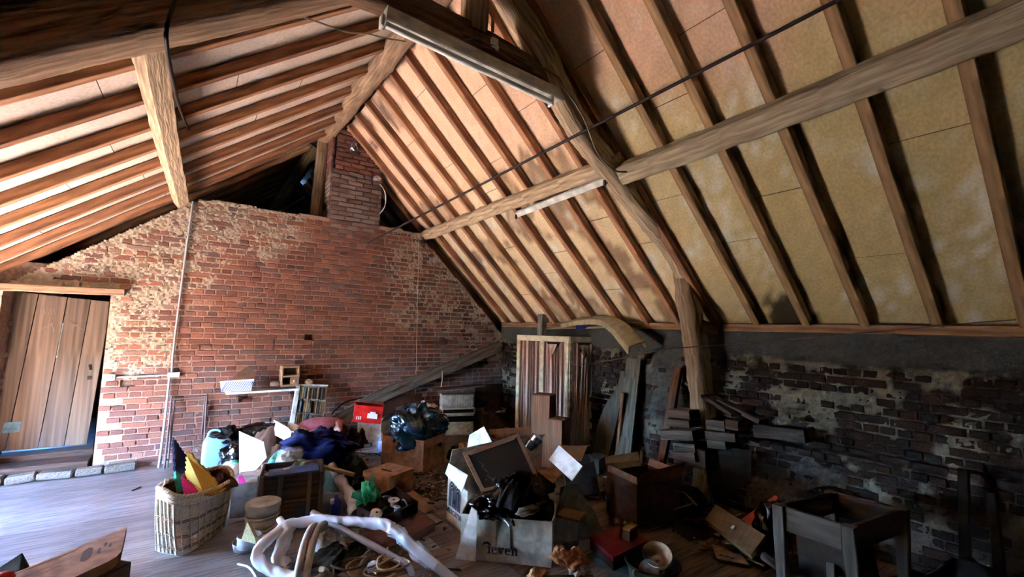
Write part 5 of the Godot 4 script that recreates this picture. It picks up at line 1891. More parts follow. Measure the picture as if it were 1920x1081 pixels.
	for side in 2:
		for k in 3:
			var r0 := 0.038 - k * 0.0125
			var p := []
			for i in 15:
				var a := PI * i / 14.0
				p.append(Vector2(cos(a) * r0, sin(a) * r0 * 1.5))
			var cx := -0.034 + side * 0.068
			for i in 14:
				var n0: Vector2 = p[i] * (1 - 0.0085 / maxf(r0, 0.012))
				var n1: Vector2 = p[i + 1] * (1 - 0.0085 / maxf(r0, 0.012))
				prism(b, PackedVector2Array([p[i] + Vector2(cx, 0), p[i + 1] + Vector2(cx, 0), n1 + Vector2(cx, 0), n0 + Vector2(cx, 0)]), 0.001)
			for leg in [-1.0, 1.0]:
				var l0 := Vector2(cx + leg * r0, 0)
				var l1 := Vector2(cx + leg * (r0 - 0.0085), 0)
				prism(b, PackedVector2Array([l0, l1, l1 - Vector2(0, 0.085), l0 - Vector2(0, 0.085)]), 0.001)
	o = obj("emblem", b, ink, t.get_child(1), "dark blue emblem of two nested arches")
	var wd: float = ms.x
	var kx := wd * 0.60 / 0.15
	o.transform = Transform3D(Basis().scaled(V(kx, kx, 1)), V(-wd * 0.02, ms.y * 0.58, ms.z / 2 + 0.017))
	b = Mb.new()
	for i in 5:
		var a := TAU * i / 5 + PI / 2
		prism(b, PackedVector2Array([Vector2(0, 0), Vector2(cos(a - 0.4), sin(a - 0.4)) * 0.012, Vector2(cos(a), sin(a)) * 0.02, Vector2(cos(a + 0.4), sin(a + 0.4)) * 0.012]), 0.001)
	o = obj("flower", b, ink, t.get_child(1), "small dark flower in the emblem")
	o.transform = Transform3D(Basis().scaled(V(kx, kx, 1)), V(-wd * 0.02, ms.y * 0.58 - 0.045 * kx, ms.z / 2 + 0.018))
	lettering("MERCATOR", Transform3D(Basis(), V(-wd * 0.02, ms.y * 0.58 - 0.112 * kx, ms.z / 2 + 0.017)), 0.028 * kx, ink, t.get_child(1))
	# carton in front with the half hidden word
	bx = [V(1.844,0,-2.601),-43.1,V(.598,.281,.36)]
	t = put("carton", "cardboard box with a handwritten word on its front, filled with a black bag", "box", bx)
	var ls: Vector3 = bx[2]
	carton(t, ls, card(Color(0.74, 0.69, 0.62)), [])
	flap_at(t, [V(1.473,0,-2.685), V(1.571,0,-2.585), V(1.531,.339,-2.526), V(1.517,.353,-2.571)], card(Color(0.80, 0.77, 0.73)), "bent out left edge")
	b = Mb.new()
	var hood := []
	for i in 13:
		var a := PI * i / 12.0
		hood.append(Vector2(-cos(a) * 0.032, pow(sin(a), 0.7) * 0.05))
	for i in 12:
		var w0 := 0.010 * sin(PI * (i + 0.2) / 12.6) + 0.003
		prism(b, PackedVector2Array([hood[i], hood[i + 1], hood[i + 1] - Vector2(-0.001, w0), hood[i] - Vector2(-0.001, w0)]), 0.001)
	o = obj("lettering", b, ink, t.get_child(1), "dark arch shaped capital")
	o.position = V(-0.12, ls.y * 0.28, ls.z / 2 + 0.018)
	lettering("ieven", Transform3D(Basis(), V(-0.015, ls.y * 0.30, ls.z / 2 + 0.018)), 0.055, ink, t.get_child(1), true, true)
	for x in [-0.06, 0.03]:
		b = Mb.new()
		b.box(V(x, ls.y * 0.62, ls.z / 2 + 0.014), V(0.004, ls.y * 0.6, 0.004), 0.0)
		obj("tape_edge", b, card(Color(0.50, 0.46, 0.40)), t.get_child(1))
	b = Mb.new()
	b.box(V(-0.015, ls.y * 0.62, ls.z / 2 + 0.012), V(0.09, ls.y * 0.62, 0.004), 0.0)
	obj("tape", b, mat(Color(0.58, 0.54, 0.46), 0.45, "soft", 4.0), t.get_child(1))
	# black bag on it
	o = obj("bag", sack(V(0.31, 0.16, 0.18), 81.0, 0.2, 60, 36, 0.6), film(Color(0.022, 0.022, 0.026)))
	o.position = (bx[0] as Vector3) + V(0.03, ls.y - 0.07, 0.0)
	tag(o, "glossy black plastic bag spilling over the box with the handwritten word", "bag")
	o = obj("garment", heap(0.32, 0.14, 0.13, 83.0, 0.5), cloth_mat(Color(0.05, 0.046, 0.042)))
	o.position = (bx[0] as Vector3) + V(0.10, ls.y + 0.09, 0.06)
	o.rotation.y = 0.4
	tag(o, "dark cloth draped across the glossy black bag", "cloth")
	o = obj("strap", timber([V(1.703,.284,-2.449), V(1.71,.258,-2.398)], 0.035, 0.012, Vector3.UP, 0.0, 0.003), plastic(Color(0.70, 0.76, 0.86), 0.4))
	tag(o, "small pale tab hanging from the glossy black bag", "tab")
	o = obj("tissue", sack(V(0.09, 0.03, 0.04), 87.0, 0.25, 24, 14), cloth_mat(Color(0.55, 0.52, 0.48)))
	o.position = V(1.818,.322,-2.365)
	tag(o, "grey crumpled tissue on the front of the glossy black bag", "tissue")
	# picture frame leaning on the cartons
	t = thing("picture_frame", "wooden framed dark engraving leaning tilted between the cartons", "picture")
	var f := [V(1.651,.392,-2.669), V(2.02,.463,-2.502), V(2.068,.703,-2.834), V(1.678,.572,-2.997)]
	var nrm: Vector3 = ((f[1] - f[0]) as Vector3).cross(f[3] - f[0]).normalized()
	var fw := mat(Color(0.46, 0.34, 0.25), 0.7, "grain", 2.0)
	var cn: Vector3 = (f[0] + f[1] + f[2] + f[3]) / 4
	for i in 4:
		var p0: Vector3 = f[i]
		var p1: Vector3 = f[(i + 1) % 4]
		var kk := 0.16 if i == 2 else 0.09
		var kk1 := kk
		b = Mb.new()
		b.slab(p0, p1, p1.lerp(cn, kk1 * 1.4), p0.lerp(cn, kk * 1.4), 0.022)
		obj("frame_side", b, fw, t)
	b = Mb.new()
	b.slab(f[0].lerp(cn, 0.06) - nrm * 0.006, f[1].lerp(cn, 0.06) - nrm * 0.006, f[2].lerp(cn, 0.1) - nrm * 0.006, f[3].lerp(cn, 0.1) - nrm * 0.006, 0.008)
	obj("print", b, mat(Color(0.13, 0.11, 0.095), 0.95, "", 1.0, {"spec": 0.1}), t)
	b = Mb.new()
	rng.seed = 99
	var e1: Vector3 = f[1] - f[0]
	var e2: Vector3 = f[3] - f[0]
	for i in 70:
		var u := rnd(0.18, 0.78)
		var v := rnd(0.25, 0.7)
		var du := rnd(-0.08, 0.08)
		var dv := rnd(-0.16, 0.16)
		var p0: Vector3 = f[0] + e1 * u + e2 * v
		b.tube([p0, p0 + e1 * (du * 0.5 + 0.012) + e2 * dv * 0.5, p0 + e1 * du + e2 * dv], 0.0035, 4)
	tag(obj("engraved_lines", b, mat(Color(0.25, 0.21, 0.17), 0.9, ""), t), "lighter scratchy figures", "", "", "stuff")
	# carton behind the picture with a jar
	bx = [V(3.015,0,-4.097),-13.4,V(.651,.317,.28)]
	t = put("carton", "open brown cardboard box behind the picture frame with a glass jar in it", "box", bx)
	carton(t, bx[2], kraft, [[0, 30, 0.05, kraft2], [2, 20, 0.06, kraft], [3, 80, 0.10, kraft2]])
	t = thing("card_box", "low tan carton with one stiff white flap, behind the picture frame", "box", [V(2.586,0,-4.323),-5.5,V(.362,.243,.14)][0], [V(2.586,0,-4.323),-5.5,V(.362,.243,.14)][1])
	carton(t, [V(2.586,0,-4.323),-5.5,V(.362,.243,.14)][2], card(Color(0.66, 0.50, 0.38)), [])
	flap_at(t, [V(1.999,.457,-3.496), V(2.094,.545,-3.249), V(2.082,.652,-3.367), V(2.037,.551,-3.533)], card(Color(0.93, 0.93, 0.93)), "stiff white flap")
	t = thing("jar", "glass jar with a shiny metal band lying in the open carton", "jar")
	b = Mb.new()
	b.tube([V(2.467,.459,-3.231), V(2.495,.498,-3.207), V(2.523,.546,-3.183)], [0.045, 0.055, 0.05], 18)
	obj("glass", b, mat(Color(0.20, 0.19, 0.17), 0.12, "", 1.0, {"spec": 0.7}), t)
	b = Mb.new()
	b.tube([V(2.501,.522,-3.177), V(2.521,.561,-3.158)], 0.056, 18)
	obj("band", b, metal(Color(0.80, 0.80, 0.80), 0.2), t)
	o = obj("bag", sack(V(0.12, 0.10, 0.10), 91.0, 0.25, 40, 24), film(Color(0.035, 0.035, 0.04)))
	o.position = V(2.513,0,-4.604)
	tag(o, "black crumpled bag on the floor left of the low tan carton", "bag")
	# dark carton with the white flap to the right
	bx = [V(3.073,0,-3.163),-35.7,V(.292,.284,.26)]
	t = put("carton", "dark cardboard box with open flaps right of the picture frame", "box", bx)
	t.rotation.z = deg_to_rad(12)
	carton(t, bx[2], card(Color(0.24, 0.20, 0.17)), [])
	flap_at(t, [V(2.147,.485,-2.314), V(2.242,.57,-2.311), V(2.289,.637,-2.614), V(2.195,.544,-2.617)], card(Color(0.95, 0.95, 0.95)), "pale grey flap")
	flap_at(t, [V(2.475,.503,-2.671), V(2.538,.48,-2.629), V(2.641,.573,-2.67), V(2.46,.576,-2.796)], kraft, "tan flap")
	flap_at(t, [V(2.062,.49,-2.593), V(2.064,.457,-2.411), V(2.307,.473,-2.546), V(2.318,.468,-2.661)], kraft, "tan flap")
	t = thing("grey_box", "small dark grey box behind the tan flap", "box", V(3.602,0,-3.5), 20)
	carton(t, V(0.22, 0.16, 0.16), card(Color(0.30, 0.30, 0.29)), [], null, true)
	# carton on the right with wide flaps
	bx = [V(3.11,0,-2.491),-98.5,V(.367,.33,.46)]
	t = put("carton", "deep brown cardboard box with an orange brown flap, right of the glass tank", "box", bx)
	carton(t, bx[2], card(Color(0.33, 0.22, 0.17)), [[1, 25, 0.13, card(Color(0.52, 0.33, 0.22)), 0.03], [2, 10, 0.06, kraft2], [0, -15, 0.05, kraft2]])
	# sheet of dusty film and the glass tank
	t = thing("plastic_sheet", "dusty grey green plastic sheet hanging behind the glass tank", "plastic sheet")
	b = Mb.new()
	var rows := []
	for i in 9:
		var r := []
		for j in 11:
			var u := j / 10.0
			var v := i / 8.0
			var p: Vector3 = V(1.998,.1,-2.338).lerp(V(2.356,.122,-2.185), u).lerp(V(2.223,.373,-2.518).lerp(V(2.372,.383,-2.487), u), v)
			r.append(p + V(0.3, 0.2, 1).normalized() * 0.02 * soft.get_noise_2d(u * 4, v * 3))
		rows.append(r)
	b.sheet(rows)
	obj("sheet", b, mat(Color(0.28, 0.31, 0.30), 0.4, "soft", 4.0, {"spec": 0.5}), t)
	bx = [V(2.165,0,-2.336),-63.8,V(.155,.247,.14)]
	t = put("glass_tank", "small upright glass tank with a cork coloured lid and dry stuff inside", "tank", bx)
	var gs: Vector3 = bx[2]
	var gl := StandardMaterial3D.new()
	gl.transparency = BaseMaterial3D.TRANSPARENCY_ALPHA
	gl.albedo_color = Color(0.8, 0.9, 0.92, 0.12)
	gl.roughness = 0.05
	for k in 4:
		var bas := Basis(Vector3.UP, k * PI / 2)
		var half := gs.x / 2 if k % 2 == 0 else gs.z / 2
		var off := gs.z / 2 if k % 2 == 0 else gs.x / 2
		b = Mb.new()
		b.box(bas * V(0, gs.y / 2, off), (bas * V(half * 2, gs.y, 0.004)).abs(), 0.0)
		obj("pane", b, gl, t)
	b = Mb.new()
	b.box(V(0, gs.y + 0.006, 0), V(gs.x + 0.01, 0.014, gs.z + 0.01), 0.002)
	obj("lid", b, mat(Color(0.50, 0.38, 0.27), 0.9, "rough", 6.0), t)
	o = obj("filling", sack(V(gs.x * 0.32, gs.y * 0.36, gs.z * 0.32), 95.0, 0.4, 36, 24), mat(Color(0.22, 0.19, 0.15), 0.95, "rough", 9.0), t, "dry dark plants")
	# floor debris between the boxes
	debris()

func flap_at(t: Node3D, q: Array, m: Material, label := "") -> void:
	var inv := t.transform.affine_inverse()
	var b := Mb.new()
	b.slab(inv * q[0], inv * q[1], inv * q[2], inv * q[3], 0.005)
	obj("flap", b, m, t, label)

func mats_film() -> Material:
	var gm := StandardMaterial3D.new()
	gm.transparency = BaseMaterial3D.TRANSPARENCY_ALPHA
	gm.albedo_color = Color(0.92, 0.94, 0.97, 0.25)
	gm.roughness = 0.2
	return gm

func debris() -> void:
	rng.seed = 5
	var b := Mb.new()
	var tones := [Color(0.50, 0.38, 0.28), Color(0.25, 0.18, 0.14), Color(0.60, 0.50, 0.40), Color(0.40, 0.28, 0.20), Color(0.68, 0.60, 0.50), Color(0.16, 0.14, 0.13)]
	for zone in [[V(1.902,0,-4.086), 0.35, 170], [V(1.923,0,-3.676), 0.25, 60], [V(1.599,0,-4.938), 0.5, 90], [V(.883,0,-4.764), 0.4, 40], [V(3.495,0,-2.33), 0.45, 150], [V(3.26,0,-3.297), 0.5, 120], [V(3.366,0,-1.849), 0.4, 90], [V(1.219,0,-2.898), 0.5, 60], [V(2.917,0,-4.424), 0.6, 80]]:
		for i in zone[2]:
			var a := rnd(0, TAU)
			var r: float = zone[1] * sqrt(rng.randf())
			b.col = (tones[rng.randi() % 6] as Color).srgb_to_linear()
			var ln := rnd(0.01, 0.05) if i % 4 else rnd(0.05, 0.13)
			b.box((zone[0] as Vector3) + V(cos(a) * r, rnd(0.004, 0.02), sin(a) * r), V(ln, rnd(0.003, 0.012), rnd(0.006, 0.02)), 0.001, Basis.from_euler(V(rnd(-0.3, 0.3), rnd(0, TAU), rnd(-0.3, 0.3))))
	var o := obj("debris", b, mat(Color.WHITE, 0.9, "fine", 6.0, {"vc": true}))
	tag(o, "chips of wood, straw and dry scraps scattered on the floor boards", "debris", "", "stuff")

func build_back_things() -> void:
	var kraft := card(Color(0.60, 0.46, 0.33))
	# red tilted box on a white one
	var bx := [V(1.879,0,-5.651),-46.8,V(.315,.321,.24)]
	var t := put("carton", "white and blue open carton under the red box, by the gable wall", "box", bx)
	var whiteb := card(Color(0.86, 0.86, 0.86))
	carton(t, bx[2], whiteb, [[0, 70, 0.05, whiteb], [1, 30, 0.10, card(Color(0.50, 0.45, 0.42))], [3, 20, 0.08, whiteb]])
	var b := Mb.new()
	b.box(V(-0.02, 0.05, (bx[2] as Vector3).z / 2 + 0.012), V(0.16, 0.05, 0.002), 0.0)
	obj("print", b, mat(Color(0.40, 0.48, 0.66), 0.7, ""), t.get_child(1), "pale blue printed band")
	t = thing("red_box", "bright red shoebox with white print tilted on top of the white carton", "box", V(1.66,.395,-5.25), -20)
	t.rotation.z = deg_to_rad(-7)
	var red := card(Color(0.80, 0.10, 0.08))
	var dk := card(Color(0.45, 0.33, 0.26))
	carton(t, V(0.31, 0.19, 0.20), red, [[2, -10, 0.03, dk]])
	b = Mb.new()
	b.box(V(0.05, 0.085, 0.118), V(0.11, 0.055, 0.002), 0.0)
	b.box(V(0.05, 0.12, 0.118), V(0.06, 0.02, 0.002), 0.0)
	obj("print", b, mat(Color(0.86, 0.84, 0.88), 0.7, ""), t.get_child(1), "white printed picture")
	b = Mb.new()
	for i in 3: b.box(V(-0.115 + i * 0.02, 0.05, 0.11), V(0.013, 0.035, 0.002), 0.0)
	obj("letter_blocks", b, mat(Color(0.90, 0.80, 0.78), 0.7, ""), t.get_child(1), "white printed blocks")
	# small things on the floor there
	b = Mb.new()
	b.slab(V(1.593,.02,-5.431), V(1.83,.02,-5.248), V(1.876,.02,-5.546), V(1.697,.02,-5.644), 0.004)
	tag(obj("paper", b, card(Color(0.84, 0.82, 0.80))), "white paper lying on the floor before the white and blue carton", "paper")
	b = Mb.new()
	b.box(V(1.788,.04,-5.562), V(0.13, 0.04, 0.07), 0.004, Basis(Vector3.UP, 0.3))
	tag(obj("packet", b, card(Color(0.80, 0.82, 0.74))), "small pale packet behind the white paper on the floor", "packet")
	var o := obj("cloth", heap(0.16, 0.12, 0.22, 101.0, 0.3), cloth_mat(Color(0.34, 0.22, 0.16)))
	o.position = V(1.67,0,-5.636)
	tag(o, "brown rag heap between the clothes pile and the white carton", "cloth")
	o = obj("bag", sack(V(0.06, 0.10, 0.06), 103.0, 0.2, 24, 16), film(Color(0.56, 0.62, 0.86)))
	o.position = V(1.891,0,-5.351)
	tag(o, "lilac plastic bag squeezed beside the large cardboard box", "bag")
	# suitcase and packet on the clothes pile
	t = thing("pillow_pack", "pink and white printed packet lying on the clothes pile", "packet")
	o = obj("body", sack(V(0.24, 0.09, 0.16), 105.0, 0.08, 30, 18), mat(Color(0.72, 0.42, 0.46), 0.5, "soft", 6.0), t)
	o.position = V(1.176,.333,-5.3)
	o = obj("label", sack(V(0.06, 0.07, 0.12), 106.0, 0.08, 20, 14), mat(Color(0.76, 0.66, 0.62), 0.5, "soft", 6.0), t, "paler end of the packet")
	o.position = V(1.322,.328,-5.25)
	t = thing("suitcase", "dark red case under the pink packet behind the coats", "suitcase", V(1.27,0,-5.543), -6)
	b = Mb.new()
	b.box(V(0, 0.17, 0), V(0.46, 0.34, 0.28), 0.03)
	obj("body", b, mat(Color(0.22, 0.06, 0.06), 0.6, "soft", 4.0), t)
	b = Mb.new()
	b.box(V(0, 0.25, 0), V(0.466, 0.012, 0.286), 0.004)
	obj("seam", b, mat(Color(0.12, 0.03, 0.03), 0.6, ""), t.get_node("body"))
	# brown sheet and papers behind the teal bag
	t = thing("wooden_board", "dark brown panel leaning on the gable behind the papers", "panel")
	b = Mb.new()
	b.slab(V(2.005,.367,-5.75), V(2.568,.32,-5.75), V(2.622,.561,-5.9), V(2.045,.574,-5.9), 0.02)
	obj("board", b, mat(Color(0.32, 0.19, 0.13), 0.7, "grain", 2.0), t)
	bx = [V(2.266,.277,-5.189),-27.7,V(.427,.237,.2)]
	t = put("carton", "pale tan carton full of papers behind the dark teal bag", "box", bx)
	t.position.y = 0
	carton(t, V((bx[2] as Vector3).x, (bx[2] as Vector3).y + bx[0].y, 0.22), card(Color(0.74, 0.64, 0.50)), [[0, 60, 0.06, card(Color(0.72, 0.64, 0.50))]])
	for i in 7:
		o = obj("crumpled_paper", sack(V(rnd(0.04, 0.07), rnd(0.03, 0.05), rnd(0.03, 0.06)), 110.0 + i, 0.25, 18, 12), mat([Color(0.72, 0.70, 0.86), Color(0.86, 0.82, 0.84), Color(0.80, 0.62, 0.66), Color(0.62, 0.68, 0.90)][i % 4], 0.8, ""))
		o.position = [V(2.078,.472,-5.28), V(2.145,.479,-5.28), V(2.2,.494,-5.28), V(2.276,.501,-5.28), V(2.361,.501,-5.28), V(2.427,.49,-5.28), V(2.493,.472,-5.28)][i]
		tag(o, ["lilac crumpled paper nearest the large cardboard box", "white crumpled paper left among the papers", "pink crumpled paper on the tan carton", "pale blue crumpled paper in the middle of the tan carton", "second lilac crumpled paper on the tan carton", "white crumpled paper near the beige heater", "pink crumpled paper against the beige heater"][i], "paper")
	# beige heater with filing boxes
	bx = [V(3.088,0,-5.743),-16.5,V(.459,.389,.26)]
	t = put("heater", "beige and brown gas heater standing against the gable wall", "heater", bx)
	var s: Vector3 = bx[2]
	b = Mb.new()
	b.box(V(0, s.y / 2, -0.01), V(s.x, s.y, s.z - 0.02), 0.015)
	obj("body", b, mat(Color(0.86, 0.79, 0.66), 0.5, "soft", 3.0), t)
	b = Mb.new()
	b.box(V(0, s.y * 0.58, s.z / 2 - 0.01), V(s.x * 0.98, s.y * 0.20, 0.02), 0.004)
	obj("grille", b, mat(Color(0.07, 0.06, 0.055), 0.5, ""), t)
	b = Mb.new()
	b.box(V(0, s.y * 0.87, s.z / 2 + 0.002), V(s.x * 0.94, s.y * 0.13, 0.02), 0.01)
	obj("control_panel", b, mat(Color(0.13, 0.12, 0.11), 0.4, ""), t)
	for q in [[V(0, s.y * 0.96, s.z / 2 + 0.006), V(s.x * 1.02, 0.018, 0.03)], [V(0, s.y * 0.78, s.z / 2 + 0.006), V(s.x * 1.02, 0.014, 0.03)], [V(s.x * 0.5, s.y * 0.87, s.z / 2 + 0.006), V(0.016, s.y * 0.19, 0.03)], [V(-s.x * 0.5, s.y * 0.87, s.z / 2 + 0.006), V(0.016, s.y * 0.19, 0.03)]]:
		b = Mb.new()
		b.box(q[0], q[1], 0.005)
		obj("trim", b, mat(Color(0.78, 0.75, 0.70), 0.4, ""), t)
	b = Mb.new()
	b.box(V(s.x * 0.34, s.y * 0.16, s.z / 2 - 0.004), V(0.05, 0.008, 0.006), 0.001, Basis(Vector3.BACK, 0.6))
	obj("badge", b, mat(Color(0.15, 0.12, 0.1), 0.5, ""), t.get_node("body"))
	var hy := s.y
	for k in 2:
		t = thing("filing_box", ["narrow grey filing box at the left on the beige heater", "wide grey filing box with ribbed side on the beige heater"][k], "box", (bx[0] as Vector3) + Basis(Vector3.UP, deg_to_rad(bx[1])) * V([-s.x * 0.36, s.x * 0.13][k], hy, 0.0), bx[1])
		var fb := mat(Color(0.72, 0.67, 0.60), 0.8, "soft", 3.0)
		b = Mb.new()
		b.box(V(0, 0.085, 0), V([s.x * 0.28, s.x * 0.72][k], 0.17, 0.24), 0.004)
		obj("body", b, fb, t)
		if k == 1:
			for i in 9:
				b = Mb.new()
				b.box(V(-s.x * 0.33 + i * s.x * 0.082, 0.085, 0.121), V(0.006, 0.16, 0.004), 0.001)
				obj("rib", b, mat(Color(0.50, 0.46, 0.41), 0.8, ""), t.get_node("body"))
	t = thing("plank", "short rough plank lying on top of the filing boxes", "plank")
	obj("board", timber([V(2.64,.644,-5.7), V(3.483,.661,-5.7)], 0.18, 0.025, Vector3.UP, 0.006, 0.004, 0.1), wood(Color(0.42, 0.33, 0.27)), t)
	# carton and dark board in the corner
	bx = [V(3.62,0,-5.679),1.9,V(.406,.285,.18)]
	t = put("carton", "small open brown box in the corner between heater and folding screen", "box", bx)
	carton(t, bx[2], card(Color(0.46, 0.36, 0.28)), [[0, 95, 0.05, kraft], [1, 60, 0.05, kraft], [2, 40, 0.05, kraft]])
	t = thing("wooden_board", "dark reddish board lying slanted in the corner left of the screen", "panel")
	b = Mb.new()
	b.slab(V(3.462,.354,-5.6), V(3.699,.12,-5.2), V(3.908,.226,-5.6), V(3.694,.432,-5.8), 0.03)
	obj("board", b, mat(Color(0.24, 0.13, 0.11), 0.6, "grain", 2.0), t)
	t = thing("cardboard_sheet", "dark brown sheet leaning in the corner behind the small open box", "cardboard")
	b = Mb.new()
	b.slab(V(3.43,.047,-5.8), V(3.885,.002,-5.8), V(3.94,.646,-5.92), V(3.494,.635,-5.92), 0.02)
	obj("sheet", b, card(Color(0.22, 0.15, 0.11)), t)
	build_screen()
	# two wooden pedestals
	var ped := mat(Color(0.58, 0.39, 0.26), 0.6, "grain_v", V(3, 0.8, 3))
	for k in 2:
		bx = [[V(3.254,0,-3.982),-62.2,V(.211,.78,.19)], [V(3.267,0,-3.726),-68.8,V(.165,.555,.21)]][k]
		t = put("pedestal", ["tall square brown wooden pedestal before the folding screen", "lower square brown wooden pedestal right of the tall one"][k], "pedestal", bx)
		s = bx[2]
		b = Mb.new()
		b.box(V(0, s.y / 2, 0), s - V(0, 0.02, 0), 0.003)
		obj("column", b, ped, t)
		b = Mb.new()
		b.box(V(0, s.y - 0.006, 0), V(s.x + 0.002, 0.012, s.z + 0.002), 0.003)
		obj("top", b, mat(Color(0.46, 0.28, 0.17), 0.6, "grain", 2.5), t)

func build_screen() -> void:
	var t := thing("folding_screen", "cream framed folding screen hung with pleated dusky pink cloth", "folding screen")
	var paint := mat(Color(0.82, 0.79, 0.68), 0.6, "soft", 3.0, {"bump": 0.1})
	var cloth := cloth_mat(Color(0.80, 0.69, 0.65))
	var base := [V(3.345,0,-4.656), V(3.68,0,-4.045), V(4.091,0,-3.969)]
	var h := 1.43
	for k in 2:
		var p0: Vector3 = base[k]
		var p1: Vector3 = base[k + 1]
		var d := (p1 - p0).normalized()
		var w := (p1 - p0).length()
		var n := V(-d.z, 0, d.x)
		if n.dot(V(0, 0, 0) - p0) < 0: n = -n
		var xs := [0.022, w - 0.022] if k == 1 else [0.022, w * 0.5, w - 0.022]
		for x in xs:
			var b := timber([p0 + d * x + V(0, 0.01, 0), p0 + d * x + V(0, h, 0)], 0.03, 0.044 if x < w * 0.3 or x > w * 0.7 else 0.05, d, 0, 0.005)
			obj("stile", b, paint, t)
		for y in [h - 0.035, 0.09]:
			var b := timber([p0 + V(0, y, 0), p1 + V(0, y, 0)], 0.028, 0.07, Vector3.UP, 0, 0.005)
			obj("rail", b, paint, t)
		# pleated cloth in each bay, sagging from the top rail where it has come loose
		for i in xs.size() - 1:
			var x0: float = xs[i] + 0.02
			var x1: float = xs[i + 1] - 0.02
			var rows := []
			var nc := 60
			for r in 17:
				var v := r / 16.0
				var row := []
				for j in nc + 1:
					var u := float(j) / nc
					var fold := 0.017 * sin(u * TAU * 6.5 + 2.0 * sin(u * 11.0 + k) + 0.7 * sin(v * 3.0 + u * 5)) + 0.006 * sin(u * 61.0 + v * 2.0)
					var y := lerpf(0.10, h - 0.06, v)
					var sag := 0.0
					if (k == 0 and i == 1): sag = exp(-pow((u - 0.45) / 0.22, 2)) * 0.16
					if k == 1: sag = exp(-pow((u - 0.5) / 0.2, 2)) * 0.20
					y -= sag * pow(v, 5.0)
					row.append(p0 + d * lerpf(x0, x1, u) + V(0, y, 0) + n * (fold + 0.05 * sag * 4 * pow(v, 3.0) - 0.006))
				rows.append(row)
			var b := Mb.new()
			b.sheet(rows)
			obj("curtain", b, cloth, t)
			if k == 1 or i == 1:
				b = Mb.new()
				var m := p0 + d * lerpf(x0, x1, 0.42) + n * 0.035
				var r2 := []
				for r in 6:
					var row := []
					for j in 7:
						var u := j / 6.0 - 0.5
						row.append(m + d * u * (0.13 - 0.022 * r) + V(0, h - 0.10 - r * 0.03, 0) + n * (0.012 * sin(j * 2.2 + r) + 0.004 * r))
					r2.append(row)
				b.sheet(r2)
				obj("loose_fold", b, cloth, t)

func leaner(called: String, label: String, cat: String, a: Vector3, b: Vector3, w: float, th: float, m: Material, up := Vector3.LEFT, wob := 0.003) -> Node3D:
	var t := thing(called, label, cat)
	obj("board", timber([a, b], w, th, up, wob, 0.004, 0.12), m, t)
	return t

